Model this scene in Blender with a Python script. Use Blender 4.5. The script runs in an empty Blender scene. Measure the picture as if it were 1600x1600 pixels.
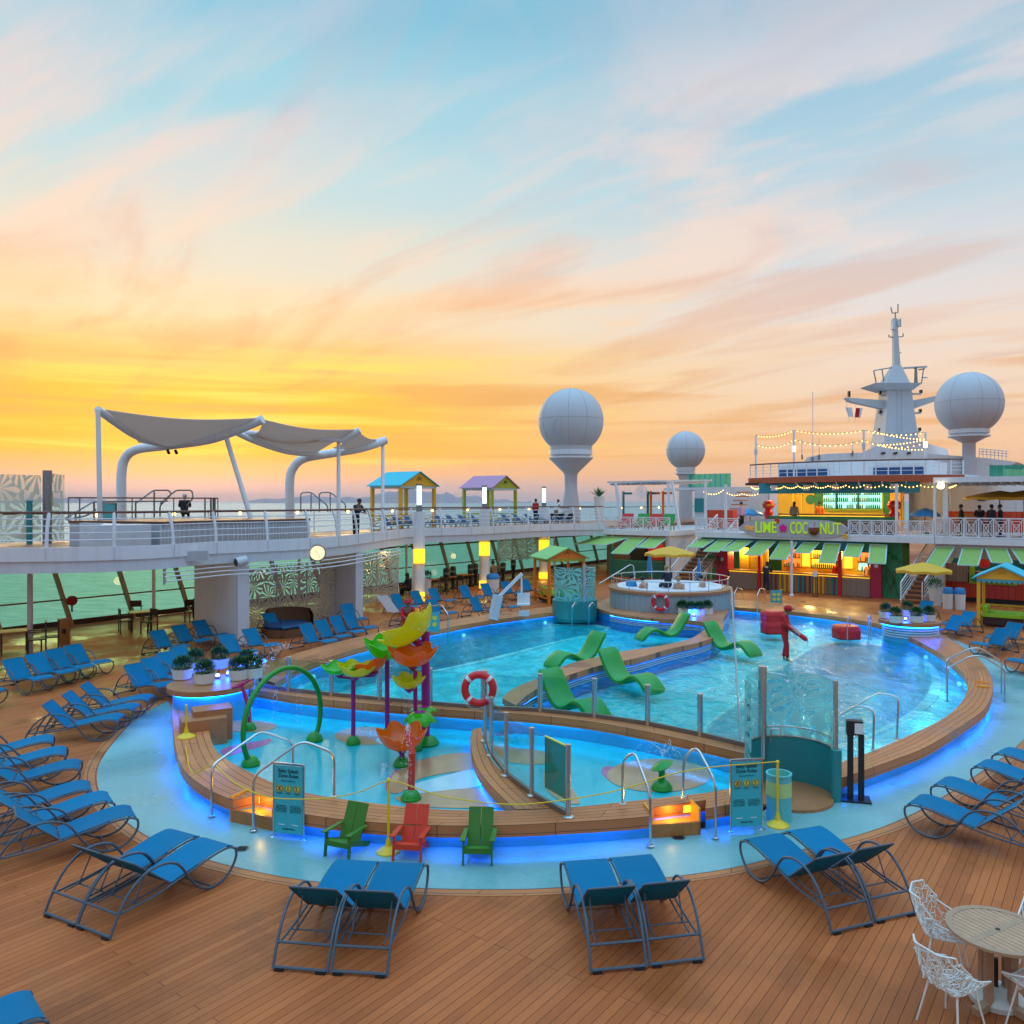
import bpy, bmesh, math, random
from mathutils import Vector, Matrix, geometry
random.seed(7)
S = bpy.context.scene
COL = S.collection
PI = math.pi
R_ = math.radians
# ---------------------------------------------------------------- survey: photo pixel (1600 px frame) -> place on the ship
F, CX, CY, H = 1250.0, 850.0, 783.0, 5.0
A = Vector((.584, .811, 0)).normalized()      # along the ship
N = Vector((A.y, -A.x, 0))                    # across the ship
def G(x, y, z=0.0):
    d = F*(H-z)/(y-CY); return Vector(((x-CX)*d/F, d, z))
def D(x, y, d): return Vector(((x-CX)*d/F, d, H-(y-CY)*d/F))
def PV(x, y, v):
    t = v/(A.x*(x-CX)/F+A.y); return Vector(((x-CX)*t/F, t, H-(y-CY)*t/F))
def U(x, v): return PV(x, CY, v).dot(N)
def ZV(x, y, v): return PV(x, y, v).z
def W(u, v, z=0.0): return N*u + A*v + Vector((0, 0, z))
def V3(*a): return Vector(a)

# ---------------------------------------------------------------- objects
LOC = {}
def tag(o, label=None, cat=None, group=None, kind=None):
    if label: o['label'] = label
    if cat: o['category'] = cat
    if group: o['group'] = group
    if kind: o['kind'] = kind
    return o
def thing(name, label, cat, loc=(0, 0, 0), group=None):
    o = bpy.data.objects.new(name, None); COL.objects.link(o)
    o.location = loc; o.empty_display_size = .2
    return tag(o, label, cat, group)
def dup(root, loc, rz=None, label=None, group=None):
    r = root.copy(); COL.objects.link(r); r.location = loc
    if rz is not None: r.rotation_euler = (0, 0, rz)
    if label: r['label'] = label
    if group: r['group'] = group
    for ch in list(root.children):
        c = ch.copy(); COL.objects.link(c); c.parent = r
        for g in ch.children:
            d = g.copy(); COL.objects.link(d); d.parent = c
    return r
def orient(d, up=None):
    d = d.normalized(); up = up or Vector((0, 0, 1))
    if abs(d.dot(up)) > .995: up = Vector((1, 0, 0)) if abs(d.x) < .9 else Vector((0, 1, 0))
    s = d.cross(up).normalized(); return d, s, s.cross(d).normalized()
class MB:
    def __init__(s): s.v = []; s.f = []; s.uv = []; s.has_uv = False
    def add(s, vs, fs, uvs=None):
        b = len(s.v); s.v += [tuple(p) for p in vs]
        for i, f in enumerate(fs):
            s.f.append([b+k for k in f]); s.uv.append(uvs[i] if uvs else None)
        if uvs: s.has_uv = True
        return s
    def obox(s, c, ax, h):
        c = Vector(c); x, y, z = ax[0]*h[0], ax[1]*h[1], ax[2]*h[2]
        vs = [c+x*i+y*j+z*k for k in (-1, 1) for j in (-1, 1) for i in (-1, 1)]
        return s.add(vs, [(0, 2, 3, 1), (4, 5, 7, 6), (0, 1, 5, 4), (2, 6, 7, 3), (0, 4, 6, 2), (1, 3, 7, 5)])
    def box(s, p, q):
        c = [(a+b)/2 for a, b in zip(p, q)]
        return s.obox(c, (V3(1, 0, 0), V3(0, 1, 0), V3(0, 0, 1)), [abs(b-a)/2 for a, b in zip(p, q)])
    def sbox(s, u0, u1, v0, v1, z0, z1):          # a box square to the ship
        return s.obox(W((u0+u1)/2, (v0+v1)/2, (z0+z1)/2), (N, A, V3(0, 0, 1)), (abs(u1-u0)/2, abs(v1-v0)/2, abs(z1-z0)/2))
    def bar(s, a, b, w, h, up=None):
        a, b = Vector(a), Vector(b); d, x, y = orient(b-a, up)
        return s.obox((a+b)/2, (d, x, y), ((b-a).length/2, w/2, h/2))
    def tube(s, pts, r, n=8, closed=False):
        pts = [Vector(p) for p in pts]; m = len(pts); vs = []; fs = []
        rr = r if isinstance(r, (list, tuple)) else [r]*m
        px = None
        for i, p in enumerate(pts):
            if closed: t = pts[(i+1) % m]-pts[i-1]
            else: t = pts[min(i+1, m-1)]-pts[max(i-1, 0)]
            t.normalize()
            if px is None: _, px, _ = orient(t)
            px = (px - t*px.dot(t)); px.normalize(); py = t.cross(px)
            for k in range(n):
                a = 2*PI*k/n; vs.append(p+(px*math.cos(a)+py*math.sin(a))*rr[i])
        for i in range(m if closed else m-1):
            j = (i+1) % m
            for k in range(n):
                l = (k+1) % n; fs.append((i*n+k, i*n+l, j*n+l, j*n+k))
        if not closed: fs += [tuple(range(n-1, -1, -1)), tuple(range((m-1)*n, m*n))]
        return s.add(vs, fs)
    def cyl(s, a, b, r, n=16, r2=None): return s.tube([a, b], [r, r if r2 is None else r2], n)
    def lathe(s, prof, n=24, c=(0, 0, 0), ax=None, a0=0, a1=2*PI):
        c = Vector(c); vs = []; fs = []; full = abs(a1-a0-2*PI) < 1e-6; m = n if full else n+1
        X, Y, Z = ax or (V3(1, 0, 0), V3(0, 1, 0), V3(0, 0, 1))
        for r, z in prof:
            for k in range(m):
                a = a0+(a1-a0)*k/n; vs.append(c+X*(r*math.cos(a))+Y*(r*math.sin(a))+Z*z)
        for i in range(len(prof)-1):
            for k in range(n):
                l = (k+1) % m if full else k+1; fs.append((i*m+k, i*m+l, (i+1)*m+l, (i+1)*m+k))
        if full:
            if prof[0][0] > 1e-4: fs.append(tuple(range(m-1, -1, -1)))
            if prof[-1][0] > 1e-4: fs.append(tuple(range((len(prof)-1)*m, len(prof)*m)))
        return s.add(vs, fs)
    def ball(s, c, r, n=16, sc=(1, 1, 1)):
        prof = [(r*math.sin(PI*i/(n//2))*1.0+1e-5, -r*math.cos(PI*i/(n//2))) for i in range(n//2+1)]
        b = len(s.v); s.lathe(prof, n)
        for i in range(b, len(s.v)):
            p = s.v[i]; s.v[i] = (c[0]+p[0]*sc[0], c[1]+p[1]*sc[1], c[2]+p[2]*sc[2])
        return s
    def poly(s, pts, z0, z1, holes=(), sides=True, bottom=True):
        loops = [[Vector((p[0], p[1], 0)) for p in pts]]+[[Vector((p[0], p[1], 0)) for p in h] for h in holes]
        flat = [p for l in loops for p in l]; tri = geometry.tessellate_polygon(loops); n = len(flat)
        vs = [(p.x, p.y, z1) for p in flat]+[(p.x, p.y, z0) for p in flat]; fs = []
        for t in tri:
            a, b, c = [flat[i] for i in t]
            up = (b-a).cross(c-a).z > 0
            t = tuple(t) if up else tuple(reversed(t))
            fs.append(t)
            if bottom: fs.append(tuple(n+i for i in reversed(t)))
        if sides:
            o = 0
            for l in loops:
                m = len(l)
                for i in range(m):
                    j = (i+1) % m; fs.append((o+i, o+j, n+o+j, n+o+i))
                o += m
        return s.add(vs, fs)
    def ribbon(s, L, R, z0, z1, ends=True):      # a band between two lines; UV runs along it in metres
        m = len(L); vs = []; fs = []; uv = []
        acc = [0]
        for i in range(1, m): acc.append(acc[-1]+(V3(*L[i][:2], 0)-V3(*L[i-1][:2], 0)).length)
        for p, q in zip(L, R): vs += [(p[0], p[1], z1), (q[0], q[1], z1), (p[0], p[1], z0), (q[0], q[1], z0)]
        for i in range(m-1):
            a, b = 4*i, 4*i+4; w = (V3(*L[i][:2], 0)-V3(*R[i][:2], 0)).length; u0, u1 = acc[i], acc[i+1]; h = abs(z1-z0)
            for f, q in (((a, b, b+1, a+1), ((u0, 0), (u1, 0), (u1, w), (u0, w))), ((a+2, a+3, b+3, b+2), ((u0, 0), (u0, w), (u1, w), (u1, 0))),
                         ((a, a+2, b+2, b), ((u0, 0), (u0, h), (u1, h), (u1, 0))), ((a+1, b+1, b+3, a+3), ((u0, 0), (u1, 0), (u1, h), (u0, h)))):
                fs.append(f); uv.append(q)
        if ends:
            e = 4*(m-1); z = ((0, 0),)*4
            fs += [(0, 1, 3, 2), (e, e+2, e+3, e+1)]; uv += [z, z]
        return s.add(vs, fs, uv)
    def sheet(s, fn, nu, nv, th=0.0):            # surface fn(a,b) with a,b in 0..1, given real thickness
        vs = []; fs = []
        g = [[Vector(fn(i/nu, j/nv)) for j in range(nv+1)] for i in range(nu+1)]
        nn = []
        for i in range(nu+1):
            for j in range(nv+1):
                e1 = g[min(i+1, nu)][j]-g[max(i-1, 0)][j]; e2 = g[i][min(j+1, nv)]-g[i][max(j-1, 0)]
                c = e1.cross(e2); nn.append(c.normalized() if c.length > 1e-9 else V3(0, 0, 1))
        flat = [p for r in g for p in r]; n = len(flat); id_ = lambda i, j: i*(nv+1)+j
        vs = [p+k*th/2 for p, k in zip(flat, nn)]
        for i in range(nu):
            for j in range(nv): fs.append((id_(i, j), id_(i+1, j), id_(i+1, j+1), id_(i, j+1)))
        if th:
            vs += [p-k*th/2 for p, k in zip(flat, nn)]
            fs += [tuple(n+q for q in reversed(f)) for f in fs[:nu*nv]]
            for i in range(nu):
                fs.append((id_(i, 0), n+id_(i, 0), n+id_(i+1, 0), id_(i+1, 0))); fs.append((id_(i+1, nv), n+id_(i+1, nv), n+id_(i, nv), id_(i, nv)))
            for j in range(nv):
                fs.append((id_(0, j+1), n+id_(0, j+1), n+id_(0, j), id_(0, j))); fs.append((id_(nu, j), n+id_(nu, j), n+id_(nu, j+1), id_(nu, j+1)))
        return s.add(vs, fs)
    def build(s, name, mat, parent=None, smooth=32):
        me = bpy.data.meshes.new(name)
        off = Vector(parent.location) if parent else Vector()
        if parent and parent.parent: off = off+Vector(parent.parent.location)
        if parent and parent.type == 'MESH' and not parent.parent: off = Vector()
        me.from_pydata([tuple(Vector(p)-off) for p in s.v], [], s.f)
        if s.has_uv:
            l = me.uv_layers.new(name='UVMap')
            for p, u in zip(me.polygons, s.uv):
                if u:
                    for k, li in enumerate(p.loop_indices): l.data[li].uv = u[k]
        bm = bmesh.new(); bm.from_mesh(me); bmesh.ops.recalc_face_normals(bm, faces=bm.faces); bm.to_mesh(me); bm.free()
        if mat: me.materials.append(mat)
        if smooth:
            me.polygons.foreach_set('use_smooth', [True]*len(me.polygons)); me.set_sharp_from_angle(angle=R_(smooth))
        o = bpy.data.objects.new(name, me); COL.objects.link(o)
        if parent: o.parent = parent
        return o
def CR(pts, n, closed=False):                    # smooth line through points, n samples evenly along it
    pts = [Vector(p) for p in pts]; m = len(pts); out = []
    g = lambda i: pts[i % m] if closed else pts[max(0, min(m-1, i))]
    for i in range(m if closed else m-1):
        a, b, c, d = g(i-1), g(i), g(i+1), g(i+2)
        for k in range(12):
            t = k/12
            out.append(.5*((2*b)+(c-a)*t+(2*a-5*b+4*c-d)*t*t+(3*b-a-3*c+d)*t**3))
    if not closed: out.append(pts[-1])
    q = out+([out[0]] if closed else []); acc = [0]
    for i in range(1, len(q)): acc.append(acc[-1]+(q[i]-q[i-1]).length)
    res = []; j = 0; cnt = n if closed else n-1
    for k in range(n):
        s = acc[-1]*k/cnt
        while j < len(acc)-2 and acc[j+1] < s: j += 1
        t = (s-acc[j])/max(1e-9, acc[j+1]-acc[j]); res.append(q[j].lerp(q[j+1], min(1, t)))
    return res
def GP(px, z, n=None, closed=False):
    p = [G(x, y, z) for x, y in px]; return CR(p, n, closed) if n else p
def toward(L, R, d):                             # line L moved d metres towards line R
    o = []
    for a, b in zip(L, R):
        k = V3(b[0]-a[0], b[1]-a[1], 0); o.append(Vector(a)+k.normalized()*d)
    return o
def bend(pts, r=.12, n=5):                       # polyline with rounded corners (bent pipe)
    pts = [Vector(p) for p in pts]; o = [pts[0]]
    for i in range(1, len(pts)-1):
        a, b, c = pts[i-1], pts[i], pts[i+1]; k = min(r, (a-b).length*.45, (c-b).length*.45)
        p, q = b+(a-b).normalized()*k, b+(c-b).normalized()*k
        for j in range(n+1):
            t = j/n; o.append(p*(1-t)**2+b*2*t*(1-t)+q*t*t)
    return o+[pts[-1]]
def text_mesh(body, size, name, mat, parent, pos, xd, yd, depth=.004, align='CENTER', bold=0.0, sx=1.0):
    cu = bpy.data.curves.new('lettering', 'FONT'); cu.body = body; cu.size = size; cu.align_x = align; cu.align_y = 'CENTER'; cu.extrude = depth; cu.offset = bold
    ob = bpy.data.objects.new('lettering', cu); COL.objects.link(ob)
    bpy.context.view_layer.update()
    me = bpy.data.meshes.new_from_object(ob.evaluated_get(bpy.context.evaluated_depsgraph_get()))
    bpy.data.objects.remove(ob); bpy.data.curves.remove(cu)
    xd = Vector(xd).normalized(); yd = Vector(yd).normalized(); zd = xd.cross(yd)
    off = Vector(parent.location) if parent else Vector()
    if parent and parent.parent: off = off+Vector(parent.parent.location)
    for v in me.vertices:
        p = v.co.copy(); v.co = Vector(pos)-off+xd*p.x*sx+yd*p.y+zd*p.z
    me.materials.clear(); me.materials.append(mat); me.name = name
    o = bpy.data.objects.new(name, me); COL.objects.link(o); o.parent = parent
    return o

# ---------------------------------------------------------------- materials
def lin(c):
    if isinstance(c, str):
        c = [int(c[i:i+2], 16)/255 for i in (0, 2, 4)]
        c = [x/12.92 if x <= .04045 else ((x+.055)/1.055)**2.4 for x in c]
    return (*c[:3], 1)
def new_mat(name):
    m = bpy.data.materials.new(name); m.use_nodes = True; nt = m.node_tree
    return m, nt, nt.nodes['Principled BSDF'], nt.nodes.new, nt.links.new
def math_(nt, op, a, b=None, clamp=False):
    n = nt.nodes.new('ShaderNodeMath'); n.operation = op; n.use_clamp = clamp
    for i, x in enumerate((a, b)):
        if x is None: continue
        if hasattr(x, 'default_value') or hasattr(x, 'links'): nt.links.new(x, n.inputs[i])
        else: n.inputs[i].default_value = x
    return n.outputs[0]
def front_fresnel(nt, ior=1.45, k=1.0):
    fr = nt.nodes.new('ShaderNodeFresnel'); fr.inputs[0].default_value = ior; g = nt.nodes.new('ShaderNodeNewGeometry')
    return math_(nt, 'MULTIPLY', math_(nt, 'MULTIPLY', fr.outputs[0], math_(nt, 'SUBTRACT', 1.0, g.outputs['Backfacing'])), k)
def M(name, col, rough=.5, metal=0, var=.12, scale=6, bump=.0, bscale=60, alpha=None, spec=.5, trans=0, coat=0):
    m, nt, b, new, link = new_mat(name); c = lin(col)
    b.inputs['Roughness'].default_value = rough; b.inputs['Metallic'].default_value = metal; b.inputs['Specular IOR Level'].default_value = spec
    b.inputs['Coat Weight'].default_value = coat
    tc = new('ShaderNodeTexCoord')
    if var:
        no = new('ShaderNodeTexNoise'); no.inputs['Scale'].default_value = scale; no.inputs['Detail'].default_value = 5; link(tc.outputs['Object'], no.inputs['Vector'])
        mx = new('ShaderNodeMix'); mx.data_type = 'RGBA'
        mx.inputs[6].default_value = (*[x*(1-var) for x in c[:3]], 1); mx.inputs[7].default_value = (*[min(1, x*(1+var)) for x in c[:3]], 1)
        link(no.outputs['Fac'], mx.inputs[0]); link(mx.outputs[2], b.inputs['Base Color'])
        rr = new('ShaderNodeMapRange'); rr.inputs[3].default_value = max(.03, rough*.8); rr.inputs[4].default_value = min(1, rough*1.2+.02)
        link(no.outputs['Fac'], rr.inputs[0]); link(rr.outputs[0], b.inputs['Roughness'])
    else: b.inputs['Base Color'].default_value = c
    if bump:
        n2 = new('ShaderNodeTexNoise'); n2.inputs['Scale'].default_value = bscale; link(tc.outputs['Object'], n2.inputs['Vector'])
        bp = new('ShaderNodeBump'); bp.inputs['Strength'].default_value = bump; bp.inputs['Distance'].default_value = .01
        link(n2.outputs['Fac'], bp.inputs['Height']); link(bp.outputs[0], b.inputs['Normal'])
    if trans: b.inputs['Transmission Weight'].default_value = trans
    if alpha is not None: b.inputs['Alpha'].default_value = alpha
    return m
def weathered(m, amt=.22):
    nt = m.node_tree; b = nt.nodes['Principled BSDF']; src = b.inputs['Base Color'].links[0].from_socket; new, link = nt.nodes.new, nt.links.new; tc = new('ShaderNodeTexCoord'); mp = new('ShaderNodeMapping'); mp.inputs['Scale'].default_value = (3.2, 3.2, .28); link(tc.outputs['Object'], mp.inputs[0])
    n = new('ShaderNodeTexNoise'); n.inputs['Scale'].default_value = 1.6; n.inputs['Detail'].default_value = 8; n.inputs['Roughness'].default_value = .65; link(mp.outputs[0], n.inputs['Vector']); r = new('ShaderNodeMapRange'); r.inputs[1].default_value = .5; r.inputs[2].default_value = .72; r.inputs[4].default_value = amt; link(n.outputs['Fac'], r.inputs[0])
    x = new('ShaderNodeMix'); x.data_type = 'RGBA'; x.inputs[7].default_value = (.36, .28, .21, 1); link(r.outputs[0], x.inputs[0]); link(src, x.inputs[6]); link(x.outputs[2], b.inputs['Base Color']); return m
def EM(name, col, st):
    m, nt, b, new, link = new_mat(name); c = lin(col)
    b.inputs['Base Color'].default_value = (*[x*.5 for x in c[:3]], 1); b.inputs['Emission Color'].default_value = c; b.inputs['Emission Strength'].default_value = st
    return m
def glass(name, tint, refl=1.0, rough=.02, haze=0.0, hcol=(.8, .9, .9)):
    m, nt, b, new, link = new_mat(name); nt.nodes.remove(b); out = nt.nodes['Material Output']
    t = new('ShaderNodeBsdfTransparent'); t.inputs[0].default_value = lin(tint)
    g = new('ShaderNodeBsdfGlossy'); g.inputs['Roughness'].default_value = rough
    mx = new('ShaderNodeMixShader'); link(front_fresnel(nt, 1.45, refl), mx.inputs[0]); link(t.outputs[0], mx.inputs[1]); link(g.outputs[0], mx.inputs[2])
    last = mx
    if haze:
        df = new('ShaderNodeBsdfTranslucent'); df.inputs[0].default_value = (*hcol, 1); d2 = new('ShaderNodeBsdfDiffuse'); d2.inputs[0].default_value = (*hcol, 1)
        ad = new('ShaderNodeMixShader'); link(df.outputs[0], ad.inputs[1]); link(d2.outputs[0], ad.inputs[2])
        m2 = new('ShaderNodeMixShader'); m2.inputs[0].default_value = haze; link(mx.outputs[0], m2.inputs[1]); link(ad.outputs[0], m2.inputs[2]); last = m2
    link(last.outputs[0], out.inputs[0]); return m
def planks(name, c1, c2, gap, width, length, rough=.42, uv=False, gapw=.045, spec=.5):
    m, nt, b, new, link = new_mat(name); tc = new('ShaderNodeTexCoord'); cmb = new('ShaderNodeCombineXYZ')
    if uv:
        src = tc.outputs['UV']; br_v = src
    else:
        d1 = new('ShaderNodeVectorMath'); d1.operation = 'DOT_PRODUCT'; d1.inputs[1].default_value = A; link(tc.outputs['Object'], d1.inputs[0])
        d2 = new('ShaderNodeVectorMath'); d2.operation = 'DOT_PRODUCT'; d2.inputs[1].default_value = N; link(tc.outputs['Object'], d2.inputs[0])
        link(d1.outputs['Value'], cmb.inputs[0]); link(d2.outputs['Value'], cmb.inputs[1]); br_v = cmb.outputs[0]
    br = new('ShaderNodeTexBrick'); link(br_v, br.inputs['Vector']); br.offset = .37; br.offset_frequency = 3
    br.inputs['Scale'].default_value = 1; br.inputs['Mortar Size'].default_value = gapw*width; br.inputs['Mortar Smooth'].default_value = .2
    br.inputs['Brick Width'].default_value = length; br.inputs['Row Height'].default_value = width
    br.inputs['Color1'].default_value = lin(c1); br.inputs['Color2'].default_value = lin(c2); br.inputs['Mortar'].default_value = lin(gap)
    mp = new('ShaderNodeMapping'); mp.inputs['Scale'].default_value = (2.5, 60, 1); link(br_v, mp.inputs[0])
    no = new('ShaderNodeTexNoise'); no.inputs['Scale'].default_value = 1; no.inputs['Detail'].default_value = 6; link(mp.outputs[0], no.inputs['Vector'])
    n2 = new('ShaderNodeTexNoise'); n2.inputs['Scale'].default_value = .55; n2.inputs['Detail'].default_value = 5; link(br_v, n2.inputs['Vector'])
    k = math_(nt, 'ADD', math_(nt, 'MULTIPLY', no.outputs['Fac'], .35), math_(nt, 'MULTIPLY', n2.outputs['Fac'], .75))
    k = math_(nt, 'ADD', k, .47)
    n4 = new('ShaderNodeTexNoise'); n4.inputs['Scale'].default_value = .33; n4.inputs['Detail'].default_value = 6; n4.inputs['Roughness'].default_value = .6; link(br_v, n4.inputs['Vector'])
    wet = new('ShaderNodeMapRange'); wet.interpolation_type = 'SMOOTHSTEP'; wet.inputs[1].default_value = .53; wet.inputs[2].default_value = .62; link(n4.outputs['Fac'], wet.inputs[0])   # damp patches: darker and glossier
    k = math_(nt, 'MULTIPLY', k, math_(nt, 'SUBTRACT', 1.0, math_(nt, 'MULTIPLY', wet.outputs[0], .22)))
    hs = new('ShaderNodeHueSaturation'); link(br.outputs['Color'], hs.inputs['Color']); link(k, hs.inputs['Value']); link(hs.outputs[0], b.inputs['Base Color'])
    rr = new('ShaderNodeMapRange'); rr.inputs[1].default_value = .35; rr.inputs[2].default_value = .65; rr.inputs[3].default_value = rough-.14; rr.inputs[4].default_value = rough+.14; link(n2.outputs['Fac'], rr.inputs[0]); link(math_(nt, 'MULTIPLY', rr.outputs[0], math_(nt, 'SUBTRACT', 1.0, math_(nt, 'MULTIPLY', wet.outputs[0], .55))), b.inputs['Roughness'])
    bp = new('ShaderNodeBump'); bp.inputs['Strength'].default_value = .35; bp.inputs['Distance'].default_value = .004
    link(math_(nt, 'ADD', math_(nt, 'MULTIPLY', br.outputs['Fac'], -1.0), math_(nt, 'MULTIPLY', no.outputs['Fac'], .25)), bp.inputs['Height']); link(bp.outputs[0], b.inputs['Normal'])
    b.inputs['Specular IOR Level'].default_value = spec
    return m

m_white = M('white_paint', (.70, .71, .74), .4, var=.05, scale=2)
m_grey = M('grey_paint', (.42, .43, .47), .45, var=.08, scale=1.5)
m_lgrey = M('light_grey_paint', (.58, .60, .64), .42, var=.06, scale=1.2)
m_radome = M('radome_white', (.52, .51, .54), .5, var=.04, scale=.6)
for q_ in (m_white, m_grey, m_lgrey): weathered(q_)
weathered(m_radome, .14)
m_seam = M('radome_seam', (.38, .38, .40), .6)
m_deck = planks('teak_deck', (.50, .138, .042), (.40, .104, .031), (.09, .026, .010), .108, 7.0, rough=.5, gapw=.032, spec=.12)
m_deck2 = planks('upper_teak', (.40, .16, .08), (.34, .13, .06), (.07, .03, .02), .14, 3, rough=.5)
m_cop = planks('coping_teak', (.58, .195, .065), (.48, .158, .052), (.13, .05, .025), .135, 1.7, rough=.46, uv=True, gapw=.06, spec=.3)
m_div = planks('divider_teak', (.52, .195, .078), (.44, .165, .064), (.16, .07, .035), .14, 2.2, gapw=.05)
m_tslat = M('weathered_slat', (.48, .27, .16), .6, var=.22, scale=9)
m_brown = M('brown_handrail', (.16, .06, .035), .45)
m_teal = M('teal_paint', (.02, .22, .23), .4, var=.06)
m_teal_l = M('teal_light', (.10, .45, .48), .45)
m_steel = M('brushed_steel', (.62, .62, .62), .24, 1, var=.08, scale=20)
m_steel_d = M('dark_steel', (.25, .26, .27), .32, .9, var=.1)
m_frame = M('lounger_frame_grey', (.08, .11, .145), .42, .25, var=.1)
m_step = M('step_amber_lit', (.82, .34, .02), .5, var=.12)  # teak boards with the amber lamplight put into their colour
m_black = M('black_plastic', (.012, .012, .014), .5)
m_dark = M('dark_wood', (.045, .02, .014), .5)
m_chairframe = M('dark_bronze_frame', (.06, .05, .04), .45, .4)
m_yel = M('yellow_plastic', (.80, .52, .01), .4, var=.05)
m_rope = M('yellow_rope', (.75, .50, .02), .7)
m_red = M('red_plastic', (.62, .012, .015), .35, var=.08)
m_redcloth = M('red_cloth', (.50, .008, .008), .8, bump=.3)
m_orange = M('orange_paint', (.80, .20, .008), .4, var=.06)
m_ored = M('orange_red_paint', (.66, .035, .008), .38, var=.06)
m_green = M('green_paint', (.035, .16, .006), .42, var=.08)
m_toygreen = M('toy_green', (.006, .24, .012), .3, var=.06)
m_float = M('float_green', (.006, .28, .03), .35, var=.08, coat=.1)
m_lime = M('lime_fabric', (.30, .55, .02), .7)
m_purple = M('purple_paint', (.30, .006, .17), .32, var=.08)
m_magenta = M('magenta_paint', (.42, .012, .12), .4)
m_cab_y = M('cabana_yellow', (.78, .40, .01), .45, var=.06)
m_cab_l = M('cabana_lime', (.40, .42, .02), .45)
m_cab_o = M('cabana_orange', (.80, .20, .01), .45, var=.06)
m_roof_teal = M('roof_teal', (.02, .48, .60), .5)
m_roof_pink = M('roof_pink', (.50, .22, .36), .5)
m_roof_green = M('roof_green', (.22, .50, .14), .5)
m_awn = M('awning_lime_mesh', (.30, .52, .13), .65, bump=.2, bscale=90)
m_awnf = M('awning_frame_aqua', (.46, .70, .68), .45)
m_wood_o = M('warm_wood', (.42, .15, .035), .45, var=.25, scale=12)
m_redwall = planks('red_boards', (.58, .055, .015), (.52, .045, .012), (.22, .015, .006), .28, 4, uv=False)
m_crimson = M('crimson_panel', (.42, .012, .05), .45)
m_rattan = M('rattan', (.20, .085, .03), .6, var=.4, scale=60, bump=.8, bscale=120)
m_pot = M('white_pot', (.72, .72, .68), .45, var=.04)
m_leaf = M('shrub_leaf', (.022, .12, .025), .6, var=.5, scale=3)
m_leaf2 = M('palm_leaf', (.03, .14, .04), .5, var=.4, scale=4)
m_umb = M('umbrella_yellow', (.72, .38, .02), .65)
m_blue_p = M('blue_plastic', (.02, .22, .50), .4)
m_blue_d = M('navy_sling', (.015, .06, .17), .7)
m_skin = M('skin', (.50, .26, .17), .5, var=.06)
m_skin_d = M('tan_skin', (.26, .12, .07), .5, var=.06)
m_hair = M('dark_hair', (.012, .009, .008), .6)
m_hair_g = M('grey_hair', (.45, .43, .42), .6)
m_hair_b = M('fair_hair', (.34, .19, .07), .6)
m_navy = M('navy_cloth', (.012, .016, .04), .8)
m_blackcl = M('black_cloth', (.008, .008, .010), .8)
m_wcloth = M('white_cloth', (.7, .7, .7), .8)
m_pinkcl = M('pink_cloth', (.60, .30, .42), .8)
m_khaki = M('khaki_cloth', (.22, .17, .11), .8)
def canvas_mat():
    m, nt, b, new, link = new_mat('canopy_canvas'); nt.nodes.remove(b); d = new('ShaderNodeBsdfDiffuse'); d.inputs[0].default_value = (.74, .66, .60, 1); t = new('ShaderNodeBsdfTranslucent'); t.inputs[0].default_value = (.80, .68, .62, 1)
    x = new('ShaderNodeMixShader'); x.inputs[0].default_value = .45; link(d.outputs[0], x.inputs[1]); link(t.outputs[0], x.inputs[2]); link(x.outputs[0], nt.nodes['Material Output'].inputs[0]); return m
m_canvas = canvas_mat()
m_sign = M('sign_teal', (.05, .42, .47), .35, var=.03)
m_ink = M('sign_ink', (.01, .07, .09), .6)
m_iconw = M('sign_yellow', (.78, .62, .05), .5)
m_wire = M('white_wire', (.72, .71, .66), .4)
m_tabwood = planks('weathered_teak', (.40, .29, .21), (.34, .24, .17), (.03, .02, .02), .062, 5, rough=.6, gapw=.16)
m_tabrim = M('weathered_teak_rim', (.38, .23, .14), .6, var=.25, scale=14)
m_concrete = M('umbrella_base', (.55, .52, .46), .6)
m_mtl = M('mast_white', (.50, .50, .52), .5, var=.05, scale=.7)
m_fence_glass = glass('clear_glass', (.80, .93, .92), 1.0)
m_green_glass = glass('green_glass', (.42, .80, .70), .7, haze=.25, hcol=(.06, .55, .42))
m_win_glass = glass('tinted_window_glass', (.64, .90, .72), .5)
m_teal_panel = glass('teal_panel_glass', (.40, .70, .66), .6, haze=.55, hcol=(.13, .34, .28))
m_led_blue = EM('led_blue', (.0, .13, 1.0), 30)
m_led_cyan = EM('led_cyan', (.0, .42, 1.0), 24)
m_led_pool = EM('led_pool', (.01, .22, 1.0), 24)
def hot_spots(m):                                # separate diodes: the strip is uneven along its length
    nt = m.node_tree; b = nt.nodes['Principled BSDF']; s0 = b.inputs['Emission Strength'].default_value; tc = nt.nodes.new('ShaderNodeTexCoord'); n = nt.nodes.new('ShaderNodeTexNoise'); n.inputs['Scale'].default_value = 1.7; n.inputs['Detail'].default_value = 1; nt.links.new(tc.outputs['Object'], n.inputs['Vector'])
    r = nt.nodes.new('ShaderNodeMapRange'); r.inputs[1].default_value = .35; r.inputs[2].default_value = .65; r.inputs[3].default_value = s0*.45; r.inputs[4].default_value = s0*1.5; nt.links.new(n.outputs['Fac'], r.inputs[0]); nt.links.new(r.outputs[0], b.inputs['Emission Strength'])
for q_ in (m_led_blue, m_led_cyan, m_led_pool): hot_spots(q_)
m_led_amber = EM('led_amber', (1.0, .48, .02), 3.5)
m_bulb = EM('warm_bulb', (1.0, .56, .14), 5)
m_lampw = EM('lamp_white', (.70, .84, 1.0), 2.2)
m_lampy = EM('lamp_yellow', (1.0, .58, .02), 1.25)
m_clock = EM('clock_face', (1.0, .80, .48), .9)
m_backlit = EM('backlit_aqua', (.30, 1.0, .70), 1.5)
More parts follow.
